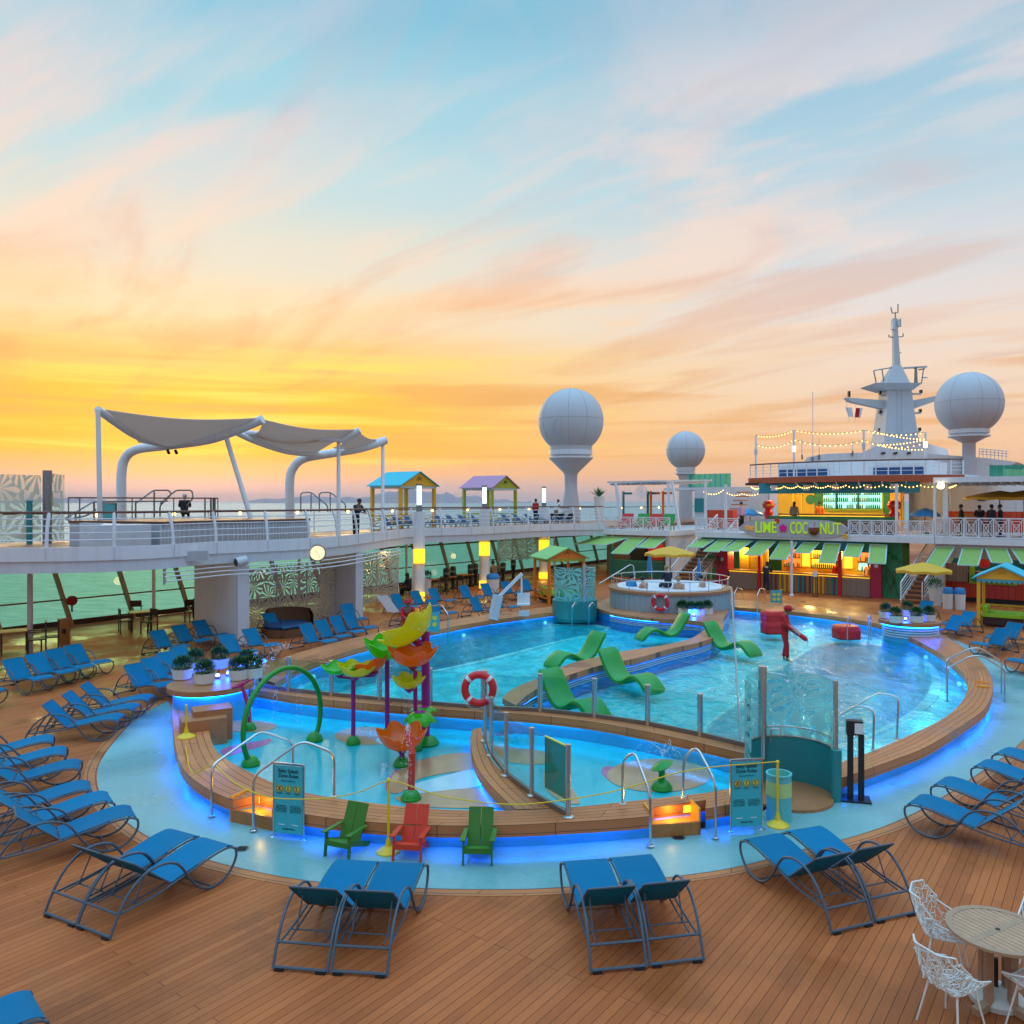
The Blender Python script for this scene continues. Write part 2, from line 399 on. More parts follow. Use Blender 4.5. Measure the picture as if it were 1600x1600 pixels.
m_backlit_y = EM('backlit_yellow', (1.0, .52, .03), 1.6)
m_backlit_o = EM('backlit_orange', (1.0, .16, .02), 1.5)
m_bottle = M('bottle_green', (.03, .12, .06), .1)
m_bottle_b = M('bottle_amber', (.14, .045, .01), .1)
m_mural_g = M('mural_green', (.02, .20, .08), .6)
m_mural_t = M('mural_teal', (.02, .22, .28), .6, var=.2, scale=.8)
m_ywall = M('bar_yellow_wall', (.66, .42, .03), .6, var=.15, scale=2)
m_trim = M('scallop_trim', (.60, .70, .62), .6)
def frosted(name, scale, thr, base, tint, dens=.8):       # glass with leaf shaped frosting
    m, nt, b, new, link = new_mat(name); nt.nodes.remove(b); out = nt.nodes['Material Output']; tc = new('ShaderNodeTexCoord')
    mp = new('ShaderNodeMapping'); mp.inputs['Scale'].default_value = (scale, scale, scale*.5); link(tc.outputs['Object'], mp.inputs[0])
    no = new('ShaderNodeTexNoise'); no.inputs['Scale'].default_value = 1.2; link(mp.outputs[0], no.inputs['Vector'])
    ad = new('ShaderNodeVectorMath'); ad.operation = 'MULTIPLY_ADD'; ad.inputs[1].default_value = (2.2, 2.2, 2.2); link(no.outputs['Color'], ad.inputs[0]); link(mp.outputs[0], ad.inputs[2])
    sx = new('ShaderNodeSeparateXYZ'); link(tc.outputs['Object'], sx.inputs[0]); fl = new('ShaderNodeCombineXYZ')
    link(math_(nt, 'ADD', sx.outputs[0], math_(nt, 'MULTIPLY', sx.outputs[1], .83)), fl.inputs[0]); link(sx.outputs[2], fl.inputs[1])
    vo = new('ShaderNodeTexVoronoi'); vo.voronoi_dimensions = '2D'; vo.inputs['Scale'].default_value = scale; link(fl.outputs[0], vo.inputs['Vector'])
    df_ = new('ShaderNodeVectorMath'); df_.operation = 'SUBTRACT'; link(fl.outputs[0], df_.inputs[0]); link(vo.outputs['Position'], df_.inputs[1]); s2 = new('ShaderNodeSeparateXYZ'); link(df_.outputs[0], s2.inputs[0])
    an = math_(nt, 'ADD', math_(nt, 'ARCTAN2', s2.outputs[1], s2.outputs[0]), math_(nt, 'MULTIPLY', no.outputs['Fac'], 1.2))
    pt_ = math_(nt, 'SINE', math_(nt, 'MULTIPLY', an, 11.0))          # fronds fanning out from each leaf centre
    k = math_(nt, 'LESS_THAN', math_(nt, 'ADD', pt_, math_(nt, 'MULTIPLY', vo.outputs['Distance'], 1.0)), thr)
    t = new('ShaderNodeBsdfTransparent'); t.inputs[0].default_value = lin(tint)
    g = new('ShaderNodeBsdfGlossy'); g.inputs['Roughness'].default_value = .03; mx = new('ShaderNodeMixShader'); link(front_fresnel(nt), mx.inputs[0]); link(t.outputs[0], mx.inputs[1]); link(g.outputs[0], mx.inputs[2])
    df = new('ShaderNodeBsdfDiffuse'); df.inputs[0].default_value = lin(base); tl = new('ShaderNodeBsdfTranslucent'); tl.inputs[0].default_value = lin(base)
    fm = new('ShaderNodeMixShader'); link(df.outputs[0], fm.inputs[1]); link(tl.outputs[0], fm.inputs[2])
    fm2 = new('ShaderNodeMixShader'); fm2.inputs[0].default_value = dens; link(t.outputs[0], fm2.inputs[1]); link(fm.outputs[0], fm2.inputs[2])
    m2 = new('ShaderNodeMixShader'); link(k, m2.inputs[0]); link(fm2.outputs[0], m2.inputs[1]); link(mx.outputs[0], m2.inputs[2]); link(m2.outputs[0], out.inputs[0])
    return m
m_screen = frosted('leaf_cut_screen', 1.5, .35, (.66, .64, .66), (1, 1, 1), 1.0)
m_frost = frosted('leaf_frosted_glass', 1.7, .45, (.42, .72, .70), (.72, .93, .93), .55)
m_frost_p = frosted('leaf_frosted_pale', .8, .45, (.72, .68, .60), (.85, .9, .85))
def sling(name, c):
    m, nt, b, new, link = new_mat(name); tc = new('ShaderNodeTexCoord')
    wv = new('ShaderNodeTexWave'); wv.inputs['Scale'].default_value = 55; wv.bands_direction = 'Y'; link(tc.outputs['Object'], wv.inputs['Vector'])
    no = new('ShaderNodeTexNoise'); no.inputs['Scale'].default_value = 3; no.inputs['Detail'].default_value = 6; link(tc.outputs['Object'], no.inputs['Vector'])
    oi = new('ShaderNodeObjectInfo')
    v = math_(nt, 'ADD', math_(nt, 'MULTIPLY', no.outputs['Fac'], .3), math_(nt, 'MULTIPLY', wv.outputs['Fac'], .12)); v = math_(nt, 'ADD', v, math_(nt, 'MULTIPLY', oi.outputs['Random'], .22)); v = math_(nt, 'ADD', v, .68)
    hs = new('ShaderNodeHueSaturation'); hs.inputs['Color'].default_value = lin(c); link(v, hs.inputs['Value']); link(hs.outputs[0], b.inputs['Base Color']); b.inputs['Roughness'].default_value = .7; b.inputs['Specular IOR Level'].default_value = .12
    bp = new('ShaderNodeBump'); bp.inputs['Strength'].default_value = .25; bp.inputs['Distance'].default_value = .003; link(wv.outputs['Fac'], bp.inputs['Height']); link(bp.outputs[0], b.inputs['Normal'])
    return m
m_sling = sling('blue_sling', (.002, .155, .30))
def rough_floor(name, c1, c2, sc=3.0, rough=.45, bump=.3):
    m, nt, b, new, link = new_mat(name); tc = new('ShaderNodeTexCoord')
    no = new('ShaderNodeTexNoise'); no.inputs['Scale'].default_value = sc; no.inputs['Detail'].default_value = 8; no.inputs['Roughness'].default_value = .65; link(tc.outputs['Object'], no.inputs['Vector'])
    n3 = new('ShaderNodeTexNoise'); n3.inputs['Scale'].default_value = .5; n3.inputs['Detail'].default_value = 4; link(tc.outputs['Object'], n3.inputs['Vector'])
    cr = new('ShaderNodeMix'); cr.data_type = 'RGBA'; cr.inputs[6].default_value = lin(c1); cr.inputs[7].default_value = lin(c2)
    link(math_(nt, 'MULTIPLY_ADD' if False else 'ADD', math_(nt, 'MULTIPLY', no.outputs['Fac'], .6), math_(nt, 'SUBTRACT', math_(nt, 'MULTIPLY', n3.outputs['Fac'], 1.4), .5), True), cr.inputs[0]); link(cr.outputs[2], b.inputs['Base Color'])
    rr = new('ShaderNodeMapRange'); rr.inputs[1].default_value = .35; rr.inputs[2].default_value = .65; rr.inputs[3].default_value = rough*.35; rr.inputs[4].default_value = rough*1.2; link(n3.outputs['Fac'], rr.inputs[0]); link(rr.outputs[0], b.inputs['Roughness'])
    n2 = new('ShaderNodeTexNoise'); n2.inputs['Scale'].default_value = 45; link(tc.outputs['Object'], n2.inputs['Vector'])
    bp = new('ShaderNodeBump'); bp.inputs['Strength'].default_value = bump; bp.inputs['Distance'].default_value = .004; link(n2.outputs['Fac'], bp.inputs['Height']); link(bp.outputs[0], b.inputs['Normal'])
    return m
m_ring = rough_floor('wet_walk_aqua', (.08, .28, .29), (.30, .50, .48), 9, .42)
m_splash = rough_floor('splash_floor_aqua', (.012, .42, .50), (.03, .52, .58), 3, .22, .2)
m_beige = rough_floor('floor_beige', (.50, .27, .14), (.58, .34, .19), 4, .22, .2)
m_rose = rough_floor('floor_rose', (.46, .12, .28), (.52, .17, .32), 4, .22, .2)
m_pale = rough_floor('floor_pale', (.42, .66, .72), (.50, .72, .78), 4, .22, .2)
m_wallblue = M('pool_wall_aqua', (.05, .40, .66), .35, var=.06)
m_tile = rough_floor('pool_tile_pale', (.09, .68, .75), (.20, .82, .84), 2.5, .4)
m_tile_d = rough_floor('pool_tile_depth_shade', (.03, .45, .57), (.06, .58, .68), 1.6, .4)  # darkening through the deeper water is put into the tile colour
m_tile_w = M('pool_step_white', (.80, .80, .76), .5)
def water_mat(name, tint, nscale, strength, rough=.06, refl=.24, lo=.80):
    m, nt, b, new, link = new_mat(name); nt.nodes.remove(b); out = nt.nodes['Material Output']; tc = new('ShaderNodeTexCoord')
    mp = new('ShaderNodeMapping'); mp.inputs['Scale'].default_value = (1, .55, 1); mp.inputs['Rotation'].default_value = (0, 0, .5); link(tc.outputs['Object'], mp.inputs[0])
    n1 = new('ShaderNodeTexNoise'); n1.inputs['Scale'].default_value = nscale; n1.inputs['Detail'].default_value = 3; n1.inputs['Distortion'].default_value = .8; link(mp.outputs[0], n1.inputs['Vector'])
    n2 = new('ShaderNodeTexNoise'); n2.inputs['Scale'].default_value = nscale*3.1; n2.inputs['Detail'].default_value = 2; link(mp.outputs[0], n2.inputs['Vector'])
    bp = new('ShaderNodeBump'); bp.inputs['Strength'].default_value = strength; bp.inputs['Distance'].default_value = .12
    link(math_(nt, 'ADD', n1.outputs['Fac'], math_(nt, 'MULTIPLY', n2.outputs['Fac'], .35)), bp.inputs['Height'])
    fr = new('ShaderNodeFresnel'); fr.inputs[0].default_value = 1.34; link(bp.outputs[0], fr.inputs['Normal'])
    t = new('ShaderNodeBsdfTransparent'); th = new('ShaderNodeMapRange'); th.inputs[1].default_value = .40; th.inputs[2].default_value = .64; link(n1.outputs['Fac'], th.inputs[0])   # light and dark of refracted ripples put into the tint
    tm = new('ShaderNodeMix'); tm.data_type = 'RGBA'; tm.inputs[6].default_value = lin([x*lo for x in tint]); tm.inputs[7].default_value = lin([min(1, x*1.08+.12) for x in tint]); link(th.outputs[0], tm.inputs[0]); link(tm.outputs[2], t.inputs[0]); g = new('ShaderNodeBsdfGlossy'); g.inputs['Roughness'].default_value = rough; link(bp.outputs[0], g.inputs['Normal'])
    mx = new('ShaderNodeMixShader'); link(math_(nt, 'MULTIPLY', fr.outputs[0], refl), mx.inputs[0]); link(t.outputs[0], mx.inputs[1]); link(g.outputs[0], mx.inputs[2])
    link(mx.outputs[0], out.inputs[0])
    return m
m_film = water_mat('splash_water_film', (.97, 1.0, 1.0), 5.0, .10, .05, .13, .95)
m_water = water_mat('pool_water', (.34, .93, .96), 3.0, .8)
def sea_mat():
    m, nt, b, new, link = new_mat('sea_water'); tc = new('ShaderNodeTexCoord')
    cm = new('ShaderNodeMix'); cm.data_type = 'RGBA'; cm.inputs[6].default_value = (.13, .23, .24, 1); cm.inputs[7].default_value = (.34, .42, .41, 1); mq = new('ShaderNodeMapping'); mq.inputs['Scale'].default_value = (.10, .26, 1); mq.inputs['Rotation'].default_value = (0, 0, .6); link(tc.outputs['Object'], mq.inputs[0]); nw = new('ShaderNodeTexNoise'); nw.inputs['Scale'].default_value = 1; nw.inputs['Detail'].default_value = 9; nw.inputs['Roughness'].default_value = .7; link(mq.outputs[0], nw.inputs['Vector']); mw = new('ShaderNodeMapRange'); mw.inputs[1].default_value = .36; mw.inputs[2].default_value = .64; link(nw.outputs['Fac'], mw.inputs[0]); link(mw.outputs[0], cm.inputs[0]); link(cm.outputs[2], b.inputs['Base Color']); b.inputs['Roughness'].default_value = .5; b.inputs['Specular IOR Level'].default_value = .22
    n1 = new('ShaderNodeTexNoise'); n1.inputs['Scale'].default_value = .12; n1.inputs['Detail'].default_value = 8; n1.inputs['Roughness'].default_value = .6; link(tc.outputs['Object'], n1.inputs['Vector'])
    bp = new('ShaderNodeBump'); bp.inputs['Strength'].default_value = .6; bp.inputs['Distance'].default_value = 1.8; link(n1.outputs['Fac'], bp.inputs['Height']); link(bp.outputs[0], b.inputs['Normal'])
    return m
m_sea = sea_mat()
m_hill = M('hill_rock', (.24, .20, .24), .9, var=.2, scale=.001)

# ---------------------------------------------------------------- camera, sky, sun
cam = bpy.data.cameras.new('camera'); co = bpy.data.objects.new('camera', cam); COL.objects.link(co); S.camera = co
cam.sensor_width = 36; cam.lens = 36*F/1600; cam.shift_x = (800-CX)/1600; cam.shift_y = (CY-800)/1600; cam.clip_end = 90000
co.location = (0, 0, H); co.rotation_euler = (PI/2, 0, 0)
w = bpy.data.worlds.new('World'); S.world = w; w.use_nodes = True; nt = w.node_tree; new = nt.nodes.new; link = nt.links.new
bg = nt.nodes['Background']
SUN_AZ, SUN_EL = R_(-24), R_(3)                  # sun azimuth from the camera axis (left), just above the sea
tc = new('ShaderNodeTexCoord'); sep = new('ShaderNodeSeparateXYZ'); link(tc.outputs['Generated'], sep.inputs[0])
X, Y, Z = sep.outputs
def ramp(fac, stops):
    r = new('ShaderNodeValToRGB'); e = r.color_ramp.elements; r.color_ramp.interpolation = 'EASE'
    while len(e) < len(stops): e.new(.5)
    for q, (p, c) in zip(e, stops): q.position = p; q.color = lin(c)
    link(fac, r.inputs[0]); return r.outputs[0]
def mix(f, a, b, mode='MIX'):
    n = new('ShaderNodeMix'); n.data_type = 'RGBA'; n.blend_type = mode
    for i, x in ((0, f), (6, a), (7, b)):
        if hasattr(x, 'links'): link(x, n.inputs[i])
        else: n.inputs[i].default_value = x
    return n.outputs[2]
def mrange(x, a, b, c=0., d=1.):
    n = new('ShaderNodeMapRange'); n.interpolation_type = 'SMOOTHSTEP'
    link(x, n.inputs[0])
    for i, k in enumerate((a, b, c, d)): n.inputs[i+1].default_value = k
    return n.outputs[0]
m_ = lambda op, a, b=None, c=False: math_(nt, op, a, b, c)
hor = m_('SQRT', m_('ADD', m_('MULTIPLY', X, X), m_('MULTIPLY', Y, Y)))
tanE = m_('DIVIDE', Z, m_('MAXIMUM', hor, .001))                        # tangent of the elevation
e = m_('DIVIDE', tanE, .8, True)
az = m_('ARCTAN2', X, m_('MAXIMUM', Y, -9))                            # 0 ahead, negative left
left = ramp(e, ((0, 'b9aab4'), (.020, 'c8aeb2'), (.045, 'f3b37c'), (.075, 'ffb400'), (.15, 'ffbc0c'), (.21, 'ffcf6a'), (.28, 'f8deb4'), (.36, 'e8e0cc'), (.48, 'c4dde0'), (.60, 'a6d4e2'), (.78, '7cc2dc'), (1, '66b4d6')))
right = ramp(e, ((0, 'dcb4a6'), (.03, 'f2bd98'), (.09, 'f9caa0'), (.18, 'f4d8c0'), (.27, 'e8dcd6'), (.36, 'd6dade'), (.48, 'b6d2e0'), (.62, 'a2c8dc'), (.78, '84b8d4'), (1, '6aaccf')))
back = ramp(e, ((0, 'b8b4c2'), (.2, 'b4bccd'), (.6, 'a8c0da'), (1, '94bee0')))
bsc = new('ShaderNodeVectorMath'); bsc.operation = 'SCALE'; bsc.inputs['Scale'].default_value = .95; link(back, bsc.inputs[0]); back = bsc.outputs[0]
front = mix(mrange(az, -.30, .40), left, right)
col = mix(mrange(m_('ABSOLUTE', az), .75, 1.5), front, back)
# wind-drawn cirrus on a flat layer, drawn out along one heading
zz = m_('ADD', m_('MAXIMUM', Z, 0.), .10)
pv = new('ShaderNodeCombineXYZ'); link(m_('DIVIDE', X, zz), pv.inputs[0]); link(m_('DIVIDE', Y, zz), pv.inputs[1])
def cloud(rot, sx, sy, sc, lo, hi, seed, det=7, dist=.6):
    mp = new('ShaderNodeMapping'); mp.vector_type = 'TEXTURE'; mp.inputs['Rotation'].default_value = (0, 0, rot); mp.inputs['Location'].default_value = (seed, seed*.7, 0); mp.inputs['Scale'].default_value = (sx, sy, 1); link(pv.outputs[0], mp.inputs[0])
    n = new('ShaderNodeTexNoise'); n.inputs['Scale'].default_value = sc; n.inputs['Detail'].default_value = det; n.inputs['Roughness'].default_value = .55; n.inputs['Distortion'].default_value = dist; link(mp.outputs[0], n.inputs['Vector'])
    return mrange(n.outputs['Fac'], lo, hi)
hd = R_(90+42)
c1 = cloud(hd, 3.0, 1, 2.1, .46, .66, 3.3, 8, .9)
c2 = cloud(hd+.12, 3.6, 1, 4.2, .47, .66, 11.7, 9, 1.1)
c3 = cloud(hd+.1, 1.9, 1, 1.0, .46, .58, 27.6, 9, 1.0)
fade = mrange(e, .10, .30)
warm = ramp(e, ((0, 'f0a860'), (.15, 'ffc65a'), (.26, 'ffd49c'), (.38, 'fcdcc2'), (.55, 'f0d8d0'), (.75, 'd2d0da'), (1, 'b8c6d8')))
dull = ramp(e, ((0, 'c39a8c'), (.15, 'eca450'), (.28, 'f2b07a'), (.40, 'e8b8a4'), (.56, 'cdbcc4'), (1, '98b0c8')))
rz = m_('MULTIPLY', mrange(az, -.15, .5), .55); warm = mix(rz, warm, lin('eadcdc')); dull = mix(rz, dull, lin('d2c4c6'))
amt = mrange(m_('ABSOLUTE', az), .9, 1.7, 1., .35)
high = mrange(e, .50, .85, 1., .35)
col = mix(m_('MULTIPLY', m_('MULTIPLY', m_('MULTIPLY', c3, fade), .80), m_('MULTIPLY', amt, high)), col, warm)
col = mix(m_('MULTIPLY', m_('MULTIPLY', m_('MULTIPLY', c1, mrange(e, .03, .22)), .62), m_('MULTIPLY', amt, high)), col, dull)
col = mix(m_('MULTIPLY', m_('MULTIPLY', m_('MULTIPLY', c2, fade), .34), m_('MULTIPLY', amt, high)), col, warm)
# low stratus bars over the sunset
bv = new('ShaderNodeCombineXYZ'); link(m_('MULTIPLY', az, 2.2), bv.inputs[0]); link(m_('MULTIPLY', tanE, 42.), bv.inputs[1])
bn = new('ShaderNodeTexNoise'); bn.inputs['Scale'].default_value = 1; bn.inputs['Detail'].default_value = 6; bn.inputs['Distortion'].default_value = .5; link(bv.outputs[0], bn.inputs['Vector'])
low = m_('MULTIPLY', mrange(e, .035, .07), mrange(e, .16, .27, 1., 0.))
sunny = mrange(m_('ABSOLUTE', m_('ADD', az, .30)), .05, .62, 1., 0.)
col = mix(m_('MULTIPLY', m_('MULTIPLY', mrange(bn.outputs['Fac'], .50, .66), low), m_('MULTIPLY', sunny, .8)), col, lin('ffe45a'))
col = mix(m_('MULTIPLY', m_('MULTIPLY', mrange(bn.outputs['Fac'], .50, .36), low), .55), col, lin('e8a04c'))
ns = new('ShaderNodeTexSky'); ns.sky_type = 'NISHITA'; ns.sun_disc = False; ns.sun_elevation = SUN_EL; ns.sun_rotation = SUN_AZ
nsm = new('ShaderNodeVectorMath'); nsm.operation = 'SCALE'; nsm.inputs['Scale'].default_value = .012; link(ns.outputs[0], nsm.inputs[0])
fin = new('ShaderNodeVectorMath'); fin.operation = 'ADD'; 
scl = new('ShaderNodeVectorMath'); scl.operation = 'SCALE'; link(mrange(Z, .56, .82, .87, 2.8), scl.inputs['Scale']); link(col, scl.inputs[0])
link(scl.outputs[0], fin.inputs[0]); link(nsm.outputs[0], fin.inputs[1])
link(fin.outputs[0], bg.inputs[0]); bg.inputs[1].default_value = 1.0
sl = bpy.data.lights.new('sun', 'SUN'); sl.energy = .5; sl.angle = R_(25); sl.color = (1, .72, .42)
so = bpy.data.objects.new('sun', sl); COL.objects.link(so)
sd = Vector((math.sin(SUN_AZ)*math.cos(R_(8)), math.cos(SUN_AZ)*math.cos(R_(8)), math.sin(R_(8))))
so.rotation_euler = (-sd).to_track_quat('-Z', 'Y').to_euler()
vs = S.view_settings; vs.view_transform = 'Standard'; vs.look = 'None'; vs.exposure = .22; vs.gamma = 1
S.cycles.use_denoising = True; S.cycles.max_bounces = 10; S.cycles.transparent_max_bounces = 24; S.cycles.diffuse_bounces = 3; S.cycles.glossy_bounces = 4
S.cycles.caustics_reflective = False; S.cycles.caustics_refractive = False; S.cycles.sample_clamp_indirect = 6
# ================================================================ SETTING: deck, pool, sea, hills
ZC = .36 
ZW = .12                                          # pool water level
ZD = .50                                          # top of the dividers
#                                         # top of the pool coping
O_front = [(268, 1100), (270, 1140), (274, 1170), (284, 1198), (300, 1216), (330, 1236), (370, 1252), (420, 1264), (480, 1273), (540, 1281), (600, 1286), (700, 1290), (800, 1289), (900, 1284), (1000, 1277), (1100, 1264), (1140, 1257), (1178, 1249)]
I_front = [(357, 1097), (338, 1117), (329, 1140), (332, 1162), (350, 1184), (400, 1211), (450, 1231), (500, 1243), (560, 1252), (620, 1259), (700, 1265), (800, 1266), (895, 1261), (1000, 1250), (1100, 1239), (1172, 1226)]
O_right = [(1308, 1218), (1347, 1205), (1400, 1186), (1450, 1166), (1512, 1128), (1540, 1106), (1551, 1080), (1548, 1055), (1530, 1030), (1500, 1008), (1470, 991), (1430, 976), (1375, 962), (1300, 950), (1240, 944), (1190, 940), (1141, 937)]
I_right = [(1303, 1195), (1330, 1185), (1362, 1174), (1425, 1147), (1475, 1122), (1500, 1100), (1511, 1080), (1511, 1063), (1500, 1047), (1480, 1030), (1462, 1017), (1425, 997), (1375, 976), (1300, 963), (1240, 956), (1190, 952), (1143, 948)]
O_left = [(932, 943), (862, 948), (800, 955), (750, 962), (650, 977), (570, 993), (500, 1010), (450, 1025), (415, 1040), (385, 1052)]
I_left = [(932, 949), (862, 957), (800, 965), (750, 972), (680, 985), (600, 1003), (530, 1022), (480, 1040), (450, 1055), (430, 1068)]
S_in = [(785, 1091), (800, 1077), (850, 1055), (890, 1037), (930, 1027), (975, 1017), (1025, 1010), (1075, 999), (1095, 988), (1105, 979), (1100, 973), (1085, 970), (1050, 968), (1000, 964), (960, 958), (935, 951)]
S_out = [(806, 1102), (825, 1085), (862, 1065), (912, 1047), (950, 1037), (1000, 1027), (1050, 1013), (1087, 1005), (1115, 996), (1127, 986), (1131, 977), (1131, 965), (1138, 948), (1100, 935), (1040, 930), (960, 934), (925, 943)]
D_up = [(385, 1066), (430, 1073), (470, 1079), (560, 1089), (660, 1097), (760, 1103), (805, 1104), (840, 1108), (920, 1117), (1000, 1130), (1080, 1146), (1170, 1164)]
D_lo = [(380, 1075), (430, 1083), (470, 1089), (560, 1098), (660, 1106), (760, 1113), (805, 1115), (840, 1118), (920, 1127), (1000, 1141), (1080, 1158), (1170, 1179)]

Of, If = GP(O_front, ZC, 60), GP(I_front, ZC, 60)
Or, Ir = GP(O_right, ZC, 80), GP(I_right, ZC, 80)
Ol, Il = GP(O_left, ZC, 50), GP(I_left, ZC, 50)
Si, So = GP(S_in, ZD-.02, 70), GP(S_out, ZD-.02, 70)
Du, Dl = GP(D_up, ZD, 50), GP(D_lo, ZD, 50)
ring_px = [(262, 1095), (215, 1122), (178, 1160), (155, 1195), (152, 1225), (165, 1252), (205, 1290), (260, 1322), (330, 1345), (400, 1362), (480, 1376), (570, 1384), (700, 1389), (830, 1389), (950, 1381), (1050, 1370), (1150, 1355), (1260, 1326), (1330, 1308), (1400, 1284), (1462, 1252), (1530, 1208), (1590, 1165), (1630, 1115), (1635, 1080), (1600, 1055), (1550, 1030), (1492, 1000), (1440, 985)]
ring = GP(ring_px, 0, 110)
# whole footprint of the pool block (its outer walls) used as the hole in the walk
def ground(ps): return [V3(p.x, p.y, 0) for p in ps]
OofI = toward(Of, If, .14); Orin = toward(Or, Ir, .14); Olin = toward(Ol, Il, .14)
block = ground(OofI)+[G(1240, 1240, .0)]+ground(Orin)+[G(1100, 925, .2), G(1000, 925, .2)]+ground(Olin)+ground([G(330, 1075, .45)])
# clean: build the hole as its convex-ish outline
hole = block
deck_out = [W(-34.6, -30), W(40, -30), W(40, 120), W(-34.6, 120)]
# ring outline meets the pool block, so walk = ring polygon laid 4 mm over the deck; the deck sheet has the pool cut out of it
def shrink(loop, d):
    c = sum(loop, Vector())/len(loop); return [p+(c-p).normalized()*d for p in loop]
b = MB(); b.poly(deck_out, -.05, 0, [shrink(hole, .04)], bottom=False); deck = b.build('pool_deck', m_deck, smooth=0); tag(deck, kind='structure')
b = MB(); b.poly(ring+[G(1375, 968, 0), G(1240, 1120, 0), G(700, 1130, 0), G(330, 1112, 0)], .0, .004, sides=False, bottom=False)
# cut the pool out of the walk: keep the walk as a band between its outer line and the pool wall
ringL = CR(ring, 120)
def nearest_inner(p): return min(hole, key=lambda q: (q-p).length)
b = MB()
inner = ground(OofI)+[G(1240, 1240, 0)]+ground(Orin)[:52]
inner = CR(inner, 120); b.ribbon(ringL, inner, 0, .004)
walk = b.build('wet_walk', m_ring, smooth=0); b = MB(); cc_ = sum(ringL, Vector())/len(ringL); b.ribbon([p+(p-cc_).normalized()*.02 for p in ringL], [p+(p-cc_).normalized()*.22 for p in ringL], 0, .004); tag(b.build('deck_border', m_cop, smooth=0), kind='structure'); tag(walk, kind='structure')
b = MB(); b.obox(W(2.7, 45, -13), (N, A, V3(0, 0, 1)), (37.3, 75, 12.5)); 
b = MB(); hl = deck_out; b.poly([p+(p-W(2.7, 45)).normalized()*.0 for p in hl], -27.5, -3, bottom=False); hull = b.build('ship_hull', m_white, smooth=0); tag(hull, 'white hull side of the ship below the pool deck', 'hull')
# splash zone floor
sp = ground(If)+[G(1235, 1185, 0)]+list(reversed(ground(Dl)))
b = MB(); b.poly([V3(p.x, p.y, 0) for p in ground(toward(If, Of, .10))+[G(1240, 1190, 0)]+list(reversed(ground(toward(Dl, Du, .12))))], 0, .05, sides=False, bottom=False)
tag(b.build('splash_floor', m_splash, smooth=0), kind='structure')
b = MB(); b.poly([V3(p.x, p.y, 0) for p in ground(toward(If, Of, .08))+[G(1240, 1190, 0)]+list(reversed(ground(toward(Dl, Du, .10))))], .07, .075, sides=False, bottom=False); tag(b.build('splash_water', m_film, smooth=0), kind='structure')
def ell(cx, cy, rx, ry, n=28, a0=0):
    return [(cx+rx*math.cos(2*PI*k/n), cy+ry*math.sin(2*PI*k/n)) for k in range(n)]
patches = [(m_beige, ell(575, 1150, 52, 14)), (m_pale, ell(625, 1157, 38, 9)), (m_beige, [(607, 1228), (618, 1208), (645, 1192), (690, 1180), (735, 1177), (742, 1188), (737, 1202), (700, 1208), (655, 1218), (628, 1238), (612, 1240)]), (m_rose, [(602, 1226), (612, 1208), (622, 1202), (612, 1225), (612, 1240), (604, 1236)]),
           (m_pale, [(640, 1228), (700, 1211), (740, 1203), (752, 1222), (745, 1230), (690, 1236), (642, 1240)]), (m_beige, [(618, 1246), (660, 1240), (720, 1233), (765, 1234), (785, 1250), (798, 1262), (700, 1263), (640, 1258)]),
           (m_rose, [(352, 1182), (345, 1172), (370, 1164), (405, 1158), (424, 1154), (418, 1163), (390, 1172), (362, 1180)]), (m_beige, ell(385, 1135, 48, 9)), (m_beige, ell(1030, 1212, 82, 26)), (m_rose, [(940, 1208), (945, 1198), (960, 1200), (985, 1218), (1030, 1226), (1080, 1230), (1050, 1237), (1000, 1233), (960, 1224)]),
           (m_beige, [(772, 1165), (815, 1170), (855, 1176), (868, 1190), (840, 1195), (800, 1192), (780, 1182)]), (m_beige, [(850, 1205), (868, 1200), (905, 1250), (895, 1257), (876, 1252), (852, 1232)]), (m_rose, [(770, 1140), (795, 1138), (800, 1146), (775, 1150)])]
for i, (mt, px) in enumerate(patches):
    b = MB(); b.poly(CR([G(x, y, .05) for x, y in px], 40, True), .05, .054+.002*(i % 3), sides=False, bottom=False)
    tag(b.build('painted_floor', mt, smooth=0), kind='structure')
# main pool floors and water
Lp = ground(toward(Il, Ol, .12))+ground(Du)[:28]
pool_all = ground(toward(Il, Ol, .12))[::-1]+[]
left_loop = list(reversed(ground(toward(Il, Ol, .10))))+list(reversed(ground(toward(Si, So, .05))))+[p for p in reversed(ground(toward(Du, Dl, .05))) if p.x < G(790, 1091, .5).x]
right_loop = ground(toward(Ir, Or, .10))+list(reversed(ground(toward(So, Si, .05))[:57]))+[p for p in ground(toward(Du, Dl, .05)) if p.x > G(804, 1102, .5).x]+[G(1245, 1180, .2)]
deepL = CR([G(x, y, -.2) for x, y in [(470, 1080), (560, 1032), (640, 1008), (700, 998), (860, 978), (948, 984), (860, 1006), (740, 1036), (600, 1066), (520, 1086)]], 40, True)
deepR = CR([G(x, y, -.2) for x, y in [(1105, 1150), (1160, 1098), (1225, 1045), (1280, 1012), (1330, 1007), (1400, 1014), (1440, 1034), (1455, 1060), (1445, 1090), (1418, 1116), (1370, 1142), (1310, 1165), (1230, 1170)]], 50, True)
